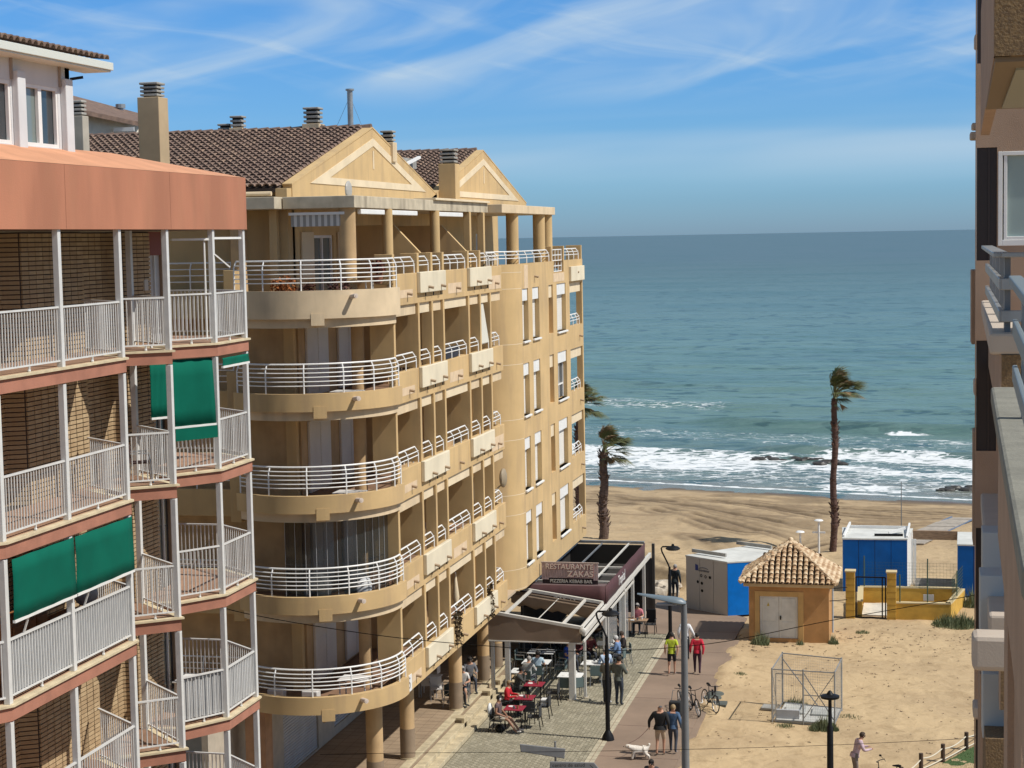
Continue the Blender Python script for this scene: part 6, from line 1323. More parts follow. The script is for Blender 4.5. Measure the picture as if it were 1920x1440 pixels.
# ------------------------------------------------------------------ people
SKIN = mat('skin', (.47, .26, .17), .6); SKIND = mat('tanned_skin', (.30, .15, .09), .6)
HAIRS = {'brown': (.05, .03, .018), 'grey': (.30, .28, .26), 'dark': (.015, .011, .009), 'blond': (.30, .21, .11), 'white': (.55, .53, .50), 'bald': (.42, .25, .17)}
def clothm(c): return mat('cloth_%d_%d_%d' % tuple(int(v*1000) for v in c), c, .85, var=.18, vscale=9, bump=.2, bscale=12)
def person(lab, loc, face, top, bottom, shoe=(.05, .05, .05), hair='brown', h=1.72, pose='stand', sleeves='long', shorts=False, seat=.46, skin=None, lean=0, arms=None, stride=.0, bulk=1.0, fat=1.0, longhair=False, legs_out=0, skirt=False):
    """face: heading in degrees of the viewing direction (0 = +X, 90 = +Y toward the sea)"""
    k = h/1.72; J = {}; skin = skin or SKIN
    sit = pose == 'sit'
    pz = seat+.09 if sit else .93*k
    J['pel'] = (0, 0, pz); J['spi'] = (0, .02+lean*.35, pz+.22*k); J['che'] = (0, .02+lean*.8, pz+.42*k); J['nec'] = (0, .03+lean*1.1, pz+.58*k); J['hea'] = (0, .07+lean*1.35, pz+.69*k); J['top'] = (0, .06+lean*1.4, pz+.78*k)
    for s, n in ((-1, 'l'), (1, 'r')):
        J['sh'+n] = (s*.185*bulk, .01+lean*1.0, pz+.50*k)
        a = (arms or {}).get(n, 'down')
        if a == 'down': J['el'+n] = (s*.26*bulk, -.03+lean*.9, pz+.22*k); J['wr'+n] = (s*.27*bulk, .06+lean*.7, pz-.03*k)
        elif a == 'fwd': J['el'+n] = (s*.27*bulk, .08+lean, pz+.24*k); J['wr'+n] = (s*.17, .34+lean, pz+.26*k)
        elif a == 'face': J['el'+n] = (s*.25, .22+lean, pz+.30*k); J['wr'+n] = (s*.10, .25+lean, pz+.52*k)
        elif a == 'lap': J['el'+n] = (s*.27*bulk, .03+lean*.8, pz+.22*k); J['wr'+n] = (s*.12, .26+lean*.5, pz+.10*k)
        elif a == 'swing': J['el'+n] = (s*.27*bulk, -.08, pz+.24*k); J['wr'+n] = (s*.28, .06, pz+.02*k)
        elif a == 'back': J['el'+n] = (s*.27*bulk, -.12, pz+.24*k); J['wr'+n] = (s*.24, -.16, pz+.0*k)
        elif a == 'out': J['el'+n] = (s*.33*bulk, .0, pz+.24*k); J['wr'+n] = (s*.42, .10, pz+.02*k)
        w_ = Vector(J['wr'+n]); e_ = Vector(J['el'+n]); J['ha'+n] = tuple(w_+(w_-e_).normalized()*.07*k)
        J['hi'+n] = (s*.10, 0, pz-.03*k)
        if sit:
            lo = legs_out; J['kn'+n] = (s*.13, .44*k, seat+.07); J['an'+n] = (s*.13, .44*k+lo*.36+.02, .09 if not lo else .10); J['to'+n] = (s*.14, .44*k+lo*.38+.20, .05+.09*lo)
        else:
            st = stride*s; J['kn'+n] = (s*.105, .05+st*.5, .50*k); J['an'+n] = (s*.10, -.02+st, .09+max(0, -st)*.25); J['to'+n] = (s*.11, .15+st, .045+max(0, -st)*.1)
    names = ['pel', 'spi', 'che', 'nec', 'hea', 'top'] + [a+n for n in 'lr' for a in ('sh', 'el', 'wr', 'ha', 'hi', 'kn', 'an', 'to')]
    idx = {n: i for i, n in enumerate(names)}
    rad = {'pel': (.155*fat, .12*fat), 'spi': (.145*fat, .115*fat), 'che': (.165, .12*fat), 'nec': (.058, .06), 'hea': (.082, .095), 'top': (.07, .08)}
    for n in 'lr':
        big = 1.25 if sleeves == 'long' else 1.0
        rad['sh'+n] = (.075*big, .075*big); rad['el'+n] = (.048*big, .048*big); rad['wr'+n] = (.032*big, .034*big); rad['ha'+n] = (.036, .022)
        rad['hi'+n] = (.105, .11); rad['kn'+n] = (.066 if not shorts else .058,)*2; rad['an'+n] = (.045 if not shorts else .036,)*2; rad['to'+n] = (.04, .032)
    E_ = [('pel', 'spi'), ('spi', 'che'), ('che', 'nec'), ('nec', 'hea'), ('hea', 'top')]
    for n in 'lr': E_ += [('che', 'sh'+n), ('sh'+n, 'el'+n), ('el'+n, 'wr'+n), ('wr'+n, 'ha'+n), ('pel', 'hi'+n), ('hi'+n, 'kn'+n), ('kn'+n, 'an'+n), ('an'+n, 'to'+n)]
    me = bpy.data.meshes.new('sk'); me.from_pydata([J[n] for n in names], [(idx[a], idx[b]) for a, b in E_], []); o = bpy.data.objects.new('sk', me); COL.objects.link(o)
    o.modifiers.new('s', 'SKIN'); sv = me.skin_vertices[0].data
    for n, i in idx.items(): sv[i].radius = tuple(v*k for v in rad[n]); sv[i].use_root = (n == 'pel')
    sb = o.modifiers.new('u', 'SUBSURF'); sb.levels = 2; sb.render_levels = 2
    bpy.context.view_layer.update(); m2 = bpy.data.meshes.new_from_object(o.evaluated_get(bpy.context.evaluated_depsgraph_get())); bpy.data.objects.remove(o)
    tp, bt, sh = clothm(top), clothm(bottom), clothm(shoe); m2.materials.clear()
    for m in (skin, tp, bt, sh): m2.materials.append(m)
    segm = {}
    for a, b in E_:
        q = 1
        if b in ('hea', 'top'): q = 0
        if a == 'che' and b == 'nec': q = 1
        if b[:2] in ('ha',): q = 0
        if b[:2] == 'wr': q = 1 if sleeves == 'long' else 0
        if b[:2] == 'el': q = 1 if sleeves != 'none' else 0
        if b[:2] in ('hi', 'kn'): q = 2
        if b[:2] == 'an': q = 0 if shorts else 2
        if b[:2] == 'to': q = 3
        segm[(a, b)] = q
    segs = [(Vector(J[a]), Vector(J[b]), q, (a, b)) for (a, b), q in segm.items()]
    for p in m2.polygons:
        c = p.center; best = 9; mi = 1
        for a, b, q, nm in segs:
            d = b-a; t = max(0, min(1, (c-a).dot(d)/max(1e-6, d.length_squared))); dist = (c-(a+d*t)).length/(rad[nm[0]][0]+.02)
            if dist < best:
                best = dist; mi = q
                if nm == ('che', 'nec') and t > .8: mi = 0
                if nm == ('hi'+nm[1][-1], 'kn'+nm[1][-1]) and shorts and t > .82: mi = 0
                if nm == ('pel', 'spi') and t < .25: mi = 2
                if nm[1][:2] == 'el' and sleeves == 'short' and t > .6: mi = 0
        p.material_index = mi; p.use_smooth = True
    # fingers, ears, nose joined into the body mesh
    mb = MB(); 
    for n, s in (('l', -1), ('r', 1)):
        w_ = Vector(J['ha'+n]); d = (w_-Vector(J['wr'+n])).normalized(); sd = Vector((0, 1, 0)) if abs(d.y) < .7 else Vector((1, 0, 0)); sd = (sd-d*sd.dot(d)).normalized(); cu = d.cross(sd)*(-s)
        for i in range(4):
            b0 = w_+sd*(-.024+.016*i)-d*.01; L = (.062, .072, .068, .052)[i]; mb.tube([b0, b0+d*L*.5+cu*.004, b0+d*L*.85+cu*.02], [.0095, .0085, .006], 6)
        b0 = Vector(J['wr'+n]).lerp(w_, .5)+sd*.028; mb.tube([b0, b0+d*.03+sd*.02, b0+d*.06+sd*.018], [.011, .010, .007], 6)
    hc = Vector(J['hea'])+Vector((0, 0, .015)); mb.tube([hc+Vector((0, .085, .0))*k, hc+Vector((0, .115, -.022))*k], [.006, .015], 6)
    for s in (-1, 1): mb.sphere(hc+Vector((s*.082, -.0, 0))*k, .022, 7, 5, (.4, .8, 1.2))
    nskin = len(mb.f); mb.cur = 1
    for s in (-1, 1): mb.sphere(hc+Vector((s*.032, .088, .018))*k, .011, 6, 4)
    mb.bar(hc+Vector((-.022, .092, -.048))*k, hc+Vector((.022, .092, -.048))*k, .01, .008)
    me = bpy.data.meshes.new('f'); me.from_pydata([tuple(v) for v in mb.v], [], mb.f); bm = bmesh.new(); bm.from_mesh(m2); n0 = len(bm.faces); bm.from_mesh(me); bm.faces.ensure_lookup_table()
    m2.materials.append(mat('eye_dark', (.03, .02, .018), .5))
    for i, f in enumerate(bm.faces[n0:]): f.material_index = 0 if mb.mi[i] == 0 else 4; f.smooth = True
    bm.to_mesh(m2); bm.free(); m2.name = 'person'
    t = bpy.data.objects.new('person', m2); COL.objects.link(t); tag(t, lab, 'person'); t.location = loc; t.rotation_euler = (0, 0, R(face-90)); ORG[t.name] = Vector((0, 0, 0))
    # hair
    hm = mat('hair_'+hair, HAIRS[hair], .8, var=.3, vscale=30)
    hb = MB(); hb.sphere(hc+Vector((0, -.012, .035))*k, .112*k, 14, 10, (.86, 1.0, .98))
    keep = [f for f in hb.f if not (sum(hb.v[i][1] for i in f)/len(f) > hc.y+.045 and sum(hb.v[i][2] for i in f)/len(f) < hc.z+.075) and sum(hb.v[i][2] for i in f)/len(f) > hc.z-(.02 if not longhair else .03)]
    if hair == 'bald': keep = [f for f in keep if sum(hb.v[i][2] for i in f)/len(f) < hc.z+.03]; 
    hb.f = keep; hb.mi = [0]*len(keep)
    if longhair: hb.tube([hc+Vector((0, -.08, .03)), hc+Vector((0, -.10, -.10)), hc+Vector((0, -.09, -.22))], [.07, .075, .035], 8)
    ho = hb.build('hair', hm, t, smooth=True)
    # clothing hem / skirt / collar
    cb = MB()
    if skirt: cb.tube([(0, 0, pz+.12*k), (0, .02, pz-.05*k), (0, .03, pz-.32*k)], [.15*fat, .19*fat, .25*fat], 14, False); cb.build('skirt', bt, t, smooth=True)
    elif not sit: cb.tube([(0, .02, pz+.12*k), (0, .01, pz+.03*k), (0, .0, pz-.03*k)], [.14*fat*bulk, .158*fat*bulk, .162*fat*bulk], 16, False); cb.build('jacket_hem', tp, t, smooth=True)
    return t
def at(px, py, z=0): p = GP(px, py, z); return (p.x, p.y, z+.02)
S3 = (.30, .30, .30)
person('walker in a bright yellow-green top and black shorts, seen from behind on the red path', (-10.2, 71.75, .02), 92, (.42, .50, .03), (.012, .013, .016), (.55, .55, .55), 'dark', 1.72, shorts=True, stride=.16, arms={'l': 'swing', 'r': 'back'}, sleeves='short')
person('walker in a white shirt and dark trousers half hidden by the grey lamp post', (-10.0, 74.4, .02), 88, (.66, .66, .67), (.016, .016, .022), hair='grey', h=1.78, stride=.12, arms={'l': 'swing', 'r': 'out'})
person('walker in a red top and dark wine trousers on the red path', (-9.2, 72.1, .02), 95, (.50, .012, .035), (.045, .015, .03), (.10, .06, .05), 'dark', 1.66, stride=-.12, arms={'l': 'swing', 'r': 'back'}, sleeves='long', fat=.95)
person('heavy man in a black jacket and beige shorts walking the white dog', (-9.02, 60.4, .02), 84, (.010, .010, .011), (.42, .31, .21), (.08, .08, .08), 'bald', 1.75, shorts=True, stride=.10, bulk=1.18, fat=1.25, arms={'l': 'out', 'r': 'swing'})
person('person in a blue denim jacket and dark trousers beside the man with the dog', (-8.62, 60.75, .02), 88, (.055, .105, .19), (.05, .055, .075), (.45, .42, .42), 'blond', 1.66, stride=-.12, arms={'l': 'down', 'r': 'swing'})
person('person in a grey-green hooded coat, right one of the pair behind the black lamp', (-11.55, 66.75, .02), 70, (.105, .115, .095), (.035, .045, .06), hair='dark', h=1.86, bulk=1.1, arms={'l': 'fwd', 'r': 'fwd'})
person('person in an olive grey coat standing left in the pair behind the black lamp', (-12.05, 66.95, .02), 80, (.145, .135, .105), (.03, .032, .04), (.5, .5, .5), 'brown', 1.78, arms={'l': 'fwd', 'r': 'fwd'})
person('person in a dark coat standing by the far lamp before the boulders', (-12.15, 86.9, .02), 80, (.022, .03, .032), (.03, .035, .045), hair='grey', h=1.72, arms={'l': 'fwd', 'r': 'down'})
person('person in a pale pink top bending at the bottom edge of the sand', (-2.35, 58.9, -.10), 20, (.52, .38, .42), (.2, .16, .14), hair='brown', h=1.6, lean=.16, arms={'l': 'fwd', 'r': 'fwd'})
q = GP(1223, 1520); person('dark-haired woman with glasses at the bottom edge of the path', (q.x, q.y, .02), -95, (.05, .05, .055), (.05, .05, .06), hair='dark', h=1.6, longhair=True)

# ------------------------------------------------------------------ terrace furniture
DKG = mat('dark_wicker', (.035, .035, .036), .7); REDT = mat('red_table_top', (.27, .02, .04), .5); WT = mat('white_table_cloth', (.72, .72, .70), .6); ALU = mat('brushed_alu', (.42, .43, .44), .35, metal=.6); TEALC = mat('grey_green_cloth', (.10, .14, .135), .8); PLW = mat('white_plastic', (.62, .60, .57), .5)
def mk_chair(lab, m_, loc, rz, arms=True):
    t = thing('chair', lab, 'chair', loc); o3 = Vector(loc); c, s = math.cos(rz), math.sin(rz)
    def T(x, y, z): return (loc[0]+x*c-y*s, loc[1]+x*s+y*c, loc[2]+z)
    mb = MB(); pts = [T(a, b, .44) for a, b in ((-.22, -.20), (.22, -.20), (.22, .22), (-.22, .22))]; mb.prism([p[:2] for p in pts], loc[2]+.43, loc[2]+.46); mb.build('seat', m_, t)
    mb = MB(); pts = [T(a, b, 0) for a, b in ((-.22, -.24), (.22, -.24), (.22, -.21), (-.22, -.21))]; mb.prism([p[:2] for p in pts], loc[2]+.46, loc[2]+.84); mb.build('backrest', m_, t)
    for a, b, e, f in ((-.21, -.21, -.24, -.28), (.21, -.21, .24, -.28), (-.21, .20, -.23, .25), (.21, .20, .23, .25)): mb = MB(); mb.bar(T(a, b, .44), T(e, f, .0), .028); mb.build('leg', ALU if m_ is not DKG else BLACK, t)
    if arms:
        for a in (-.24, .24): mb = MB(); mb.bar(T(a, -.22, .66), T(a, .18, .66), .035, .03); mb.bar(T(a, .17, .66), T(a, .2, .44), .025); mb.build('armrest', ALU if m_ is not DKG else m_, t)
    return t
def mk_table(lab, m_, loc, w_=.75, d_=.75, rz=0, leg=ALU, stuff=True):
    t = thing('table', lab, 'table', loc); c, s = math.cos(rz), math.sin(rz)
    def T(x, y, z): return (loc[0]+x*c-y*s, loc[1]+x*s+y*c, loc[2]+z)
    mb = MB(); mb.prism([T(a, b, 0)[:2] for a, b in ((-w_/2, -d_/2), (w_/2, -d_/2), (w_/2, d_/2), (-w_/2, d_/2))], loc[2]+.72, loc[2]+.75); mb.build('table_top', m_, t, bevel=.006)
    for a in (-1, 1):
        for b in (-1, 1): mb = MB(); mb.bar(T(a*(w_/2-.06), b*(d_/2-.06), .72), T(a*(w_/2-.05), b*(d_/2-.05), 0), .035); mb.build('leg', leg, t)
    if stuff:
        for i in range(3):
            x, y, z = T((-.24, .2, .02)[i]*w_, rnd(-.25, .25)*d_, .75); mb = MB(); kk = (.2, .6, .9)[i] if lab[0] != 'r' else (.2, .5, .9)[i]
            if kk < .4: mb.cyl(x, y, z, z+.012, .10, n=14); o = mb.build('plate', WHITE); nm = 'white plate'
            elif kk < .8: mb.cyl(x, y, z, z+.12, .032, n=10); o = mb.build('glass', mat('drink_brown', (.25, .12, .05), .2) if kk < .6 else WHITE); nm = 'drink glass'
            else: mb.box(x-.04, x+.04, y-.03, y+.03, z, z+.11); o = mb.build('napkin_holder', GREY); nm = 'grey napkin holder'
            tag(loose(o), ' '.join((nm+' on the '+lab).split()[:16]), 'tableware', 'tableware on the cafe tables')
    return t
z0 = .02
def T_(px, py, z=.75): p = GP(px, py, z); return (p.x, p.y, z0)
ta = T_(965, 1328); mk_table('red table nearest the steps beside the woman with outstretched legs', REDT, ta, .72, .72, leg=BLACK)
tb = T_(984, 1308); mk_table('red table between the red-shirted guest and the dark chairs', REDT, tb, .72, .72, leg=BLACK)
tc_ = T_(1002, 1283); mk_table('red table in front of the guest in the dark grey top', REDT, tc_, .72, .72, leg=BLACK)
wpos = (-15.3, 62.4, z0)
mk_chair('dark chair under the seated woman with outstretched legs', DKG, (wpos[0], wpos[1]-.0, z0), R(-97))
person('woman with dark hair sitting with bare legs stretched out, white bag behind', (wpos[0]+.02, wpos[1], z0), -8, (.11, .075, .075), (.55, .48, .38), (.70, .66, .62), 'dark', 1.68, 'sit', 'none', True, legs_out=.85, arms={'l': 'lap', 'r': 'lap'}, skin=SKIND)
mb = MB(); mb.sphere((wpos[0]-.28, wpos[1]-.02, .85), .2, 10, 8, (.5, 1, 1.2)); tag(loose(mb.build('white_bag', WT, smooth=True)), 'white bag hung on the chair of the woman with bare legs', 'bag')
mb = MB(); mb.sphere((wpos[0]+.1, wpos[1]-.05, .16), .2, 10, 8, (1, .8, .8)); tag(loose(mb.build('backpack', BLACK, smooth=True)), 'black backpack under the chair of the woman with bare legs', 'bag')
r1_ = (tb[0]-.72, tb[1]-.02, z0); mk_chair('dark chair under the guest in the red shirt', DKG, r1_, R(-90)); person('seated guest in a bright red shirt at the middle red table', r1_, 0, (.50, .01, .02), (.03, .03, .035), hair='blond', h=1.7, pose='sit', lean=.06, arms={'l': 'fwd', 'r': 'fwd'})
r2_ = (tc_[0]-.72, tc_[1]-.02, z0); mk_chair('dark chair under the guest in the dark grey top', DKG, r2_, R(-90)); person('seated guest in a dark grey top leaning on the third red table', r2_, 5, (.055, .055, .05), (.03, .03, .035), hair='dark', h=1.75, pose='sit', lean=.12, arms={'l': 'fwd', 'r': 'face'})
for (a, lab) in (((ta[0]+.72, ta[1]+.05, z0), 'empty dark chair on the street side of the first red table'), ((tb[0]+.72, tb[1], z0), 'empty dark chair on the street side of the middle red table'), ((tb[0]+.35, tb[1]-.70, z0), 'empty dark chair in front of the middle red table'), ((tc_[0]+.74, tc_[1]-.1, z0), 'empty dark chair on the street side of the third red table')):
    mk_chair(lab, DKG, a, R(90) if 'street side' in lab else R(0))
mb = MB(); mb.box(tb[0]+.62, tb[0]+.86, tb[1]-.12, tb[1]+.18, .46, .74); tag(loose(mb.build('shopping_bag', WT, bevel=.03)), 'white shopping bag on the chair beside the middle red table', 'bag')
# tables under the near canopy
W = [((1070, 1266), 'white table by the right corner post of the near canopy', .95), ((1006, 1241), 'white table behind the guest in the teal dress', 1.1), ((1016, 1222), 'white table farthest back under the near canopy', 1.1), ((975, 1258), 'small white table behind the guest in dark grey', .7), ((1140, 1207), 'white table with plates on the open side of the canopy', 1.0), ((1112, 1243), 'white table between the canopy post and the olive-coated person', .9)]
tabs = []
for (p, lab, w_) in W: q = T_(*p); tabs.append(q); mk_table(lab, WT, q, w_, .8)
mk_chair('empty grey-green chair in front of the corner post table', TEALC, (tabs[0][0]-.05, tabs[0][1]-.68, z0), 0)
mk_chair('aluminium chair right of the corner post table', TEALC, (tabs[0][0]+.42, tabs[0][1]-.55, z0), R(35))
mk_chair('aluminium chair beside the olive-coated person', TEALC, (tabs[5][0]+.25, tabs[5][1]-.75, z0), R(10))
mk_chair('grey-green chair between the two back tables, turned left', TEALC, (tabs[1][0]+.95, tabs[1][1]+.2, z0), R(90))
mk_chair('grey-green chair at the left of the back table', TEALC, (tabs[2][0]-.85, tabs[2][1]-.2, z0), R(-90))
def sitter(lab, loc, face, top, **kw):
    a = R(face); mk_chair('chair under the '+lab.split(' sitting')[0].split(' seated')[0], TEALC, loc, R(face-90)); kw.setdefault('arms', {'l': 'fwd', 'r': 'fwd'}); person(lab, loc, face, top, kw.pop('bottom', (.04, .045, .06)), pose='sit', lean=.06, **kw)
p = GP(1008, 1262, .5); sitter('guest in a white and teal dress seated with back to the street', (p.x, p.y, z0), 95, (.38, .50, .58), hair='dark', h=1.68, sleeves='short')
p = GP(990, 1272, .5); sitter('guest in a pale grey scarf sitting left of the teal dress', (p.x, p.y, z0), 80, (.45, .45, .42), hair='grey', h=1.65)
p = GP(1062, 1240, .5); sitter('guest in a royal blue shirt sitting at the corner post table', (p.x, p.y, z0), -20, (.012, .055, .30), hair='bald', h=1.74, sleeves='short')
p = GP(1082, 1228, .5); sitter('guest in a maroon top sitting behind the blue-shirted guest', (p.x, p.y, z0), -100, (.14, .03, .035), hair='brown', h=1.66)
p = GP(1105, 1225, .5); sitter('guest in a dark red top sitting behind the corner post', (p.x, p.y, z0), -60, (.10, .015, .02), hair='dark', h=1.66)
p = GP(1137, 1258, .5); sitter('guest in a pale blue shirt sitting with back to the street behind the lamp', (p.x, p.y, z0), 120, (.42, .52, .66), hair='grey', h=1.74)
p = GP(1161, 1232, .5); sitter('guest in a mid-blue shirt sitting just right of the lamp', (p.x, p.y, z0), 175, (.15, .24, .42), hair='white', h=1.72)
p = GP(1172, 1222, .5); sitter('guest with a dark jacket sitting at the brown table end', (p.x, p.y, z0), 200, (.03, .022, .02), hair='brown', h=1.68)
mk_table('worn brown table beside the guest with a dark jacket', WOOD, T_(1157, 1204), .7, .7)
q = T_(1195, 1163); mk_table('brown table in front of the pink-shirted guest', WOOD, q, .9, .7, leg=BLACK)
sitter('guest in a pink shirt seated facing the brown table', (q[0]-.1, q[1]+.75, z0), -88, (.56, .19, .22), hair='grey', h=1.72, sleeves='short')
mk_chair('dark chair with a jacket right of the pink-shirted guest', DKG, (q[0]+.5, q[1]+.6, z0), R(180))
mb = MB(); mb.box(q[0]+.3, q[0]+.72, q[1]+.78, q[1]+.86, .5, 1.1); tag(loose(mb.build('folded_menu_board', BLACK, bevel=.01)), 'black coat hung over the chair right of the pink-shirted guest', 'coat')
for px, py, lab, c in ((985, 1215, 'guest in a black top at the dim back of the near canopy', (.02, .02, .02)), (1040, 1210, 'guest in a grey top at the dim back of the near canopy', (.12, .12, .12)), (1060, 1205, 'guest in navy at the dim back of the near canopy', (.03, .04, .09)), (1120, 1190, 'guest in a brown top beyond the white table with plates', (.12, .07, .04)), (1150, 1175, 'guest in black beneath the maroon canopy', (.02, .02, .022))):
    p = GP(px, py, .5); sitter(lab, (p.x, p.y, z0), rnd(-120, -60), c, hair='dark', h=1.68)
# under the arcade, on the raised floor (z = .5)
def A_(px, py, z=.95): p = GP(px, py, z); return (p.x, p.y, .5)
z0 = .5
for px, py, rz, lab in ((800, 1283, 20, 'white plastic armchair left of the arcade column, facing left'), (818, 1290, 200, 'white plastic armchair touching the arcade column'), (812, 1262, 90, 'white plastic armchair farther back in the arcade')):
    p = A_(px, py); mk_chair(lab, PLW, p, R(rz))
p = A_(806, 1268, 1.25); z0 = .5; mk_table('white plastic table in the shade of the arcade', PLW, p, .8, .8, leg=PLW, stuff=False)
p = A_(868, 1290, 1.0); sitter('guest in a white shirt sitting in the arcade between the columns', p, -80, (.62, .60, .56), hair='grey', h=1.72, sleeves='short', shorts=True)
p = A_(880, 1272, 1.0); sitter('guest in grey sitting deeper in the arcade', p, -60, (.16, .16, .17), hair='dark', h=1.7)
p = A_(848, 1300, 1.0); sitter('guest with black trousers mostly hidden by the arcade column', p, -10, (.05, .05, .06), bottom=(.015, .015, .015), hair='dark', h=1.75)
z0 = .02
# things on the balconies
def pot(lab, x, y, z, c, r_=.35, n=200):
    t = thing('potted_plant', lab, 'plant', (x, y, z)); mb = MB(); mb.tube([(x, y, z), (x, y, z+.28)], [.12, .17], 12); mb.build('pot', mat('pot_clay', (.25, .10, .06), .8), t, smooth=True)
    mb = MB()
    for i in range(n): v = Vector((rnd(-1, 1), rnd(-1, 1), rnd(-.7, 1))); v = v.normalized()*r_*random.random()**.4; a = Vector((rnd(-1, 1), rnd(-1, 1), rnd(-1, 1))).normalized()*.06; b = Vector((rnd(-1, 1), rnd(-1, 1), rnd(-1, 1))).normalized()*.05; q = Vector((x, y, z+.28+r_*.75))+v; mb.add([q-a, q+b, q+a, q-b], [(0, 1, 2, 3)])
    mb.build('foliage', mat('foliage_%s' % lab.split()[0], c, .8, var=.4, vscale=9), t)
pot('orange-red flowering pot plant left of the terrace door', -18.6, 50.3, 16.05, (.30, .09, .015), .42)
pot('dark-red leafy pot plant in front of the terrace door', -17.75, 49.9, 16.05, (.10, .035, .02), .3)
pot('brown-leafed pot plant behind the terrace railing at the round corner', -16.9, 50.35, 16.05, (.10, .04, .03), .36)
pot('reddish pot plant on the terrace wall at the far corner', -16.2, 52.0, 16.7, (.16, .035, .02), .25)
z0 = 16.05; mk_table('white table on the terrace behind the round railing', PLW, (-16.6, 51.3, 16.05), .8, .8, leg=PLW, stuff=False)
for k_, zz in ((4, ZT[4]-1.35+.22), (3, ZT[3]-1.35+.22), (1, ZT[1]-.38-.37)):
    mk_table('white table on the %s round balcony' % {4: 'fourth-floor', 3: 'third-floor', 1: 'lowest'}[k_], PLW, (-16.9, 50.9, zz), .9, .7, leg=PLW, stuff=False)
zz = ZT[2]-.38-.37; mb = MB()
for (x, y) in ((-17.9, 50.6), (-16.8, 51.1)): 
    mb = MB(); vs = []
    mb.sphere((x, y, zz+.48), .5, 14, 9, (.9, .8, .95)); o = loose(mb.build('covered_furniture', mat('pale_cover_cloth', (.45, .46, .47), .8, var=.3, vscale=4, bump=.4, bscale=5), smooth=True)); tag(o, 'furniture under a pale cover on the glazed round balcony, %s' % ('left of the pair' if x < -17 else 'right of the pair'), 'furniture')
for k_, x in ((1, -19.3), (1, -18.2)): 
    mb = MB(); mb.box(x-.25, x+.25, 50.4, 50.75, ZT[1]-.75, ZT[1]-.35); tag(loose(mb.build('storage_box', PLW, bevel=.03)), 'white box on the floor of the lowest round balcony, %s one' % ('left' if x < -19 else 'right'), 'box')
mb = MB(); mb.box(-16.7, -15.95, 53.9, 54.6, ZT[1]+.5, ZT[1]+1.15); 
mb = MB(); mb.box(-16.95, -16.45, 53.3, 53.9, ZT[1]-.2, ZT[1]+.75); tag(loose(mb.build('blue_cool_box', mat('deep_blue_plastic', (.01, .04, .16), .5), bevel=.04)), 'deep blue crate standing behind the column on the lowest round balcony', 'crate')
for y, k_ in ((59.2, 1), (63.9, 1)):
    p = Vector((FX+.02, y-.3, ZT[k_]-.05)); mb = MB()
    for i in range(160): q = p+Vector((rnd(-.05, .16), rnd(-.22, .22), rnd(-.75, .45))); a = Vector((rnd(-1, 1), rnd(-1, 1), rnd(-1, 1))).normalized()*.07; b = Vector((rnd(-1, 1), rnd(-1, 1), rnd(-1, 1))).normalized()*.06; mb.add([q-a, q+b, q+a, q-b], [(0, 1, 2, 3)])
    tag(loose(mb.build('hanging_plant', mat('dry_vine', (.07, .045, .02), .9))), 'dry hanging plant over the lowest street balcony, %s' % ('nearer the round corner' if y < 60 else 'nearer the tower'), 'plant')
# loggia things on the street side
zl = lambda k: ZT[k]-.75
for (k_, y, rz, lab) in ((4, 59.6, 60, 'white plastic chair on the long fourth-floor loggia'), (3, 60.3, 100, 'white plastic chair on the long third-floor loggia'), (2, 53.9, 80, 'white plastic chair behind the first loggia rail on the second floor'), (1, 59.6, 30, 'white plastic chair on the lowest long loggia')):
    mk_chair(lab, PLW, (-16.7, y, zl(k_)), R(rz))
z0 = zl(4); mk_table('white plastic table on the long fourth-floor loggia', PLW, (-16.7, 60.6, z0), .7, .7, leg=PLW, stuff=False)
mb = MB(); mb.prism([(-15.98, 58.6), (-15.93, 58.6), (-15.93, 60.3), (-15.98, 60.3)], ZT[4]+.02, ZT[4]+.40); tag(loose(mb.build('dark_towel', mat('dark_towel_cloth', (.02, .025, .04), .9, var=.3, vscale=5))), 'dark towel hung behind the rail of the long fourth-floor loggia', 'towel')
mb = MB(); mb.add([(-16.0, 63.45, ZT[4]+1.7), (-16.0, 64.2, ZT[4]+1.7), (-15.9, 64.6, ZT[4]+.25), (-15.9, 63.45, ZT[4]+.25)], [(0, 1, 2, 3)]); o = mb.build('hung_sheet', mat('pale_sheet', (.60, .58, .50), .9)); sd = o.modifiers.new('s', 'SOLIDIFY'); sd.thickness = .02; tag(loose(o), 'pale sheet hanging in the fourth-floor loggia near the tower', 'sheet')
mb = MB(); mb.sphere((-16.0, 66.95, ZT[2]+.9), .38, 14, 8, (.35, 1, 1)); mb.bar((-16.0, 66.9, ZT[2]+.7), (-16.2, 66.6, ZT[2]+.5), .04); tag(loose(mb.build('satellite_dish', mat('dish_brown', (.3, .24, .16), .6), smooth=True)), 'tan satellite dish fixed at the end of the second-floor loggia', 'dish')
mb = MB(); mb.box(-16.6, -16.3, 61.9, 62.3, zl(3), zl(3)+1.6); tag(loose(mb.build('tall_cabinet', mat('cabinet_beige', (.4, .34, .25), .7), bevel=.02)), 'tall beige cabinet in the third-floor loggia before the tower', 'cabinet')
for k_, y in ((3, 56.0), (2, 64.0), (1, 61.0)):
    x = -16.4; t = thing('folded_parasol', 'folded %s parasol standing in the %s-floor loggia' % ({3: 'cream', 2: 'white', 1: 'beige'}[k_], {3: 'third', 2: 'second', 1: 'lowest'}[k_]), 'parasol', (x, y, zl(k_))); mb = MB(); mb.tube([(x, y, zl(k_)), (x, y, zl(k_)+2.1)], .025, 8); mb.build('pole', WHITE, t); mb = MB(); mb.tube([(x, y, zl(k_)+.9), (x, y, zl(k_)+1.2), (x, y, zl(k_)+2.05)], [.05, .13, .03], 10); mb.build('cloth', TRIM, t, smooth=True)
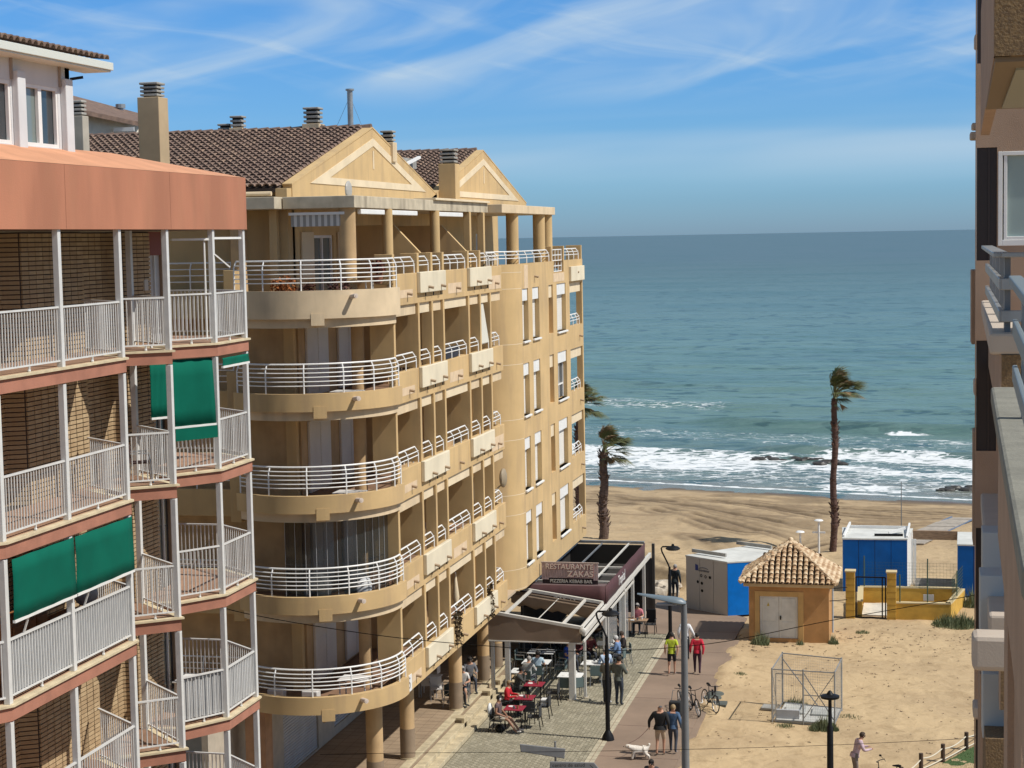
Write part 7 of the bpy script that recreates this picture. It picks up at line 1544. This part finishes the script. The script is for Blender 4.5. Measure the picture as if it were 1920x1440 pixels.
# left building balcony things
z = SL[1]+.01; t = mk_chair('brown padded armchair on the small middle balcony of the brick building', mat('brown_cushion', (.10, .06, .055), .8), (-16.75, 36.0, z), R(-60))
z = SL[3]+.01; z0 = z; mk_table('white lace-covered round table on the lower corner balcony', WT, (-16.9, 38.9, z), .8, .8, leg=PLW, stuff=False)
z = SL[2]+.01
CB = thing('wooden_cabinet', 'orange-brown wooden cabinet behind the green awnings of the brick building', 'cabinet', (-16.5, 31, z)); mb = MB(); mb.box(-17.0, -16.45, 29.6, 31.0, z, z+1.18); mb.build('cabinet_body', mat('orange_wood', (.36, .15, .05), .6, var=.2), CB, bevel=.01)
for i in range(3): mb = MB(); mb.box(-16.449, -16.42, 29.65+i*.45, 30.05+i*.45, z+.1, z+1.1); mb.build('cabinet_door', mat('orange_wood', (.36, .15, .05), .6), CB, bevel=.01)
mb = MB(); mb.box(-17.0, -16.3, 31.8, 33.0, z+.7, z+.78); mb.box(-16.95, -16.4, 31.9, 32.9, z, z+.7); tag(loose(mb.build('side_board', mat('red_wood', (.20, .07, .03), .6))), 'red-brown sideboard right of the wooden cabinet under the awnings', 'sideboard')
mb = MB(); mb.sphere((-16.6, 32.9, z+1.1), .28, 10, 8, (1, .6, 1)); tag(loose(mb.build('laundry_heap', WT, smooth=True)), 'white cloth heap on the red-brown sideboard', 'cloth')

# ------------------------------------------------------------------ dog, bicycles, parasol bases, trolley
dg = GP(1199, 1424); FUR = mat('white_dog_fur', (.66, .60, .52), .9, var=.15, vscale=12, bump=.6, bscale=30)
V_ = {'rump': (.30, 0, .42), 'mid': (0, 0, .42), 'che': (-.26, 0, .43), 'nec': (-.38, 0, .54), 'hea': (-.48, 0, .60), 'muz': (-.60, 0, .57), 't1': (.38, 0, .55), 't2': (.42, 0, .70)}
Rr = {'rump': .14, 'mid': .15, 'che': .16, 'nec': .11, 'hea': .11, 'muz': .06, 't1': .055, 't2': .06}
Ed = [('mid', 'rump'), ('mid', 'che'), ('che', 'nec'), ('nec', 'hea'), ('hea', 'muz'), ('rump', 't1'), ('t1', 't2')]
for s, n in ((-1, 'a'), (1, 'b')):
    V_['fs'+n] = (-.24, s*.08, .34); V_['fk'+n] = (-.25+s*.04, s*.08, .19); V_['ff'+n] = (-.24+s*.08, s*.08, .03); V_['hk'+n] = (.22, s*.08, .27); V_['hh'+n] = (.36-s*.03, s*.08, .15); V_['hf'+n] = (.32-s*.05, s*.08, .03)
    Rr.update({'fs'+n: .08, 'fk'+n: .055, 'ff'+n: .05, 'hk'+n: .09, 'hh'+n: .055, 'hf'+n: .05}); Ed += [('che', 'fs'+n), ('fs'+n, 'fk'+n), ('fk'+n, 'ff'+n), ('rump', 'hk'+n), ('hk'+n, 'hh'+n), ('hh'+n, 'hf'+n)]
nm = list(V_); me = bpy.data.meshes.new('d'); me.from_pydata([V_[n] for n in nm], [(nm.index(a), nm.index(b)) for a, b in Ed], []); o = bpy.data.objects.new('d', me); COL.objects.link(o); o.modifiers.new('s', 'SKIN')
for i, n in enumerate(nm): me.skin_vertices[0].data[i].radius = (Rr[n],)*2; me.skin_vertices[0].data[i].use_root = n == 'mid'
sb = o.modifiers.new('u', 'SUBSURF'); sb.levels = 2; bpy.context.view_layer.update(); m2 = bpy.data.meshes.new_from_object(o.evaluated_get(bpy.context.evaluated_depsgraph_get())); bpy.data.objects.remove(o)
m2.materials.clear(); m2.materials.append(FUR); [setattr(p, 'use_smooth', True) for p in m2.polygons]; m2.name = 'dog'
dog = bpy.data.objects.new('dog', m2); COL.objects.link(dog); tag(dog, 'small white shaggy dog on a lead walking left of the man in black', 'dog'); dog.location = (dg.x, dg.y, .02); dog.rotation_euler = (0, 0, R(15)); dog.scale = (.84, 1.2, .78); ORG['dog'] = Vector((0, 0, 0))
mb = MB(); [mb.sphere((-.46, s*.085, .61), .05, 8, 6, (.5, .35, 1.1)) for s in (-1, 1)]; mb.build('ears', mat('ear_tan', (.42, .30, .2), .9), dog, smooth=True)
mb = MB(); mb.sphere((-.645, 0, .575), .02, 8, 6); mb.build('nose', BLACK, dog)
h_ = Vector((-9.02-.42, 60.42, .95)); n_ = Vector((dg.x-.36, dg.y-.1, .58)); mb = MB(); mb.tube([h_.lerp(n_, i/6)-Vector((0, 0, .08*math.sin(math.pi*i/6))) for i in range(7)], .009, 5); tag(loose(mb.build('dog_lead', mat('lead_brown', (.10, .05, .04), .8))), 'thin brown lead between the man in black and the white dog', 'lead')

def bicycle(lab, loc, rz, fc=(.015, .015, .016), lean=R(6), only=None):
    t = thing('bicycle', lab, 'bicycle', loc); o3 = Vector(loc); FM = mat('frame_%d' % int(fc[2]*1000), fc, .35); Rm = Matrix.Rotation(rz, 3, 'Z') @ Matrix.Rotation(lean, 3, 'X')
    P = lambda x, z, y=0: o3+Rm @ Vector((x, y, z))
    def ring(cx, cz, r_, rr, n=28): return [P(cx+r_*math.cos(2*math.pi*i/n), cz+r_*math.sin(2*math.pi*i/n)) for i in range(n+1)]
    for cx in (-.52, .52):
        mb = MB(); mb.tube(ring(cx, .34, .32, .02), .021, 6); wh = mb.build('wheel', mat('tyre', (.02, .02, .02), .8), t, smooth=True)
        mb = MB(); mb.tube(ring(cx, .34, .295, .01), .010, 5); mb.build('rim', ALU, wh)
        mb = MB(); [mb.bar(P(cx, .34), P(cx+.29*math.cos(a), .34+.29*math.sin(a)), .004) for a in np.linspace(0, 6.28, 17)[:-1]]; mb.build('spokes', ALU, wh)
    mb = MB(); A, B, C_, D_, S_ = P(-.52, .34), P(-.08, .30), P(.40, .68), P(-.22, .78), P(.52, .34)
    for a, b, r_ in ((A, B, .012), (B, C_, .018), (B, P(-.20, .74), .016), (P(-.20, .70), P(.385, .76), .017), (A, P(-.19, .68), .01), (P(.385, .80), P(.42, .62), .02), (P(.42, .62, -.05), P(.52, .34, -.05), .012), (P(.42, .62, .05), P(.52, .34, .05), .012), (P(-.20, .74), P(-.23, .90), .014)): mb.tube([a, b], r_, 7)
    mb.build('frame', FM, t, smooth=True)
    mb = MB(); mb.tube([P(-.36, .93, 0), P(-.28, .94), P(-.08, .92)], [.05, .05, .02], 8); mb.build('saddle', BLACK, t, smooth=True)
    mb = MB(); mb.tube([P(.385, .80), P(.40, .98)], .014, 7); mb.tube([P(.30, 1.02, -.30), P(.40, 1.00, -.16), P(.42, .99, 0), P(.40, 1.00, .16), P(.30, 1.02, .30)], .013, 7); mb.build('handlebar', BLACK, t, smooth=True)
    mb = MB(); mb.tube([P(-.08, .30, -.07), P(-.08, .30, .07)], .05, 10); mb.bar(P(-.08, .30, .07), P(.06, .20, .07), .02); mb.bar(P(-.08, .30, -.07), P(-.22, .40, -.07), .02); mb.bar(P(.02, .20, .12), P(.10, .20, .12), .05, .015); mb.bar(P(-.26, .40, -.12), P(-.18, .40, -.12), .05, .015); mb.build('crank', BLACK, t)
    return t
bicycle('black bicycle front-most beside the grey lamp post, front wheel towards the camera', (-8.55, 66.1, .02), R(-66)); bicycle('black bicycle parked behind and right of the front one', (-8.05, 66.7, .0), R(-60), (.02, .02, .03), R(-4)); bicycle('bicycle half hidden behind the grey lamp post', (-9.0, 66.3, .02), R(-70), (.10, .12, .13))
q = GP(1668, 1485); t = bicycle('bicycle at the bottom edge of the sand with its black handlebar showing', (q.x, q.y, -.05), R(160), lean=R(3))
mb = MB(); a = Vector((q.x-.12, q.y, 1.0)); mb.tube([a, a+Vector((-.15, 0, .16))], .008, 5); mb.sphere(a+Vector((-.17, 0, .19)), .045, 8, 6, (1, .4, .8)); mb.build('mirror', BLACK, t).parent = t
for (px, py, sq, lab) in ((1345, 1322, True, 'square dark green parasol base lying nearest on the sand'), (1336, 1309, False, 'grey parasol base behind the square one, left'), (1341, 1302, False, 'grey parasol base farthest back of the three')):
    p = GP(px, py); mb = MB()
    t = thing('parasol_base', lab, 'parasol base', (p.x, p.y, 0))
    if sq: mb.box(p.x-.36, p.x+.36, p.y-.3, p.y+.3, 0, .10)
    else: mb.tube([(p.x, p.y, 0), (p.x, p.y, .06), (p.x, p.y, .11)], [.36, .34, .15], 14)
    mb.build('base_plate', mat('base_grey_green', (.09, .10, .085), .7, var=.2), t, bevel=.015); mb = MB(); mb.tube([(p.x, p.y, .1), (p.x, p.y, .34)], .04, 10); mb.build('tube_socket', BLACK, t)
p = GP(1266, 1345); t = thing('shopping_trolley_bag', 'black wheeled trolley bag left of the grey lamp post', 'trolley', (p.x, p.y, .02)); mb = MB(); mb.box(p.x-.22, p.x+.22, p.y-.15, p.y+.15, .10, .62); mb.build('bag_body', mat('black_cloth', (.015, .016, .017), .9), t, bevel=.04); mb = MB(); mb.tube([(p.x-.15, p.y+.1, .6), (p.x-.1, p.y+.16, .98), (p.x-.04, p.y+.16, .98)], .014, 6); mb.build('handle', GREY, t)
for s in (-1, 1): mb = MB(); mb.tube([(p.x+s*.2, p.y+.15, .09), (p.x+s*.24, p.y+.15, .09)], .08, 12); mb.build('wheel', BLACK, t)
q = GP(1316, 1322); mb = MB(); rock_mesh(mb, (q.x, q.y, .04), .08, seed=3); tag(loose(mb.build('white_litter', WHITE)), 'small white piece of litter on the sand beside the parasol bases', 'litter')
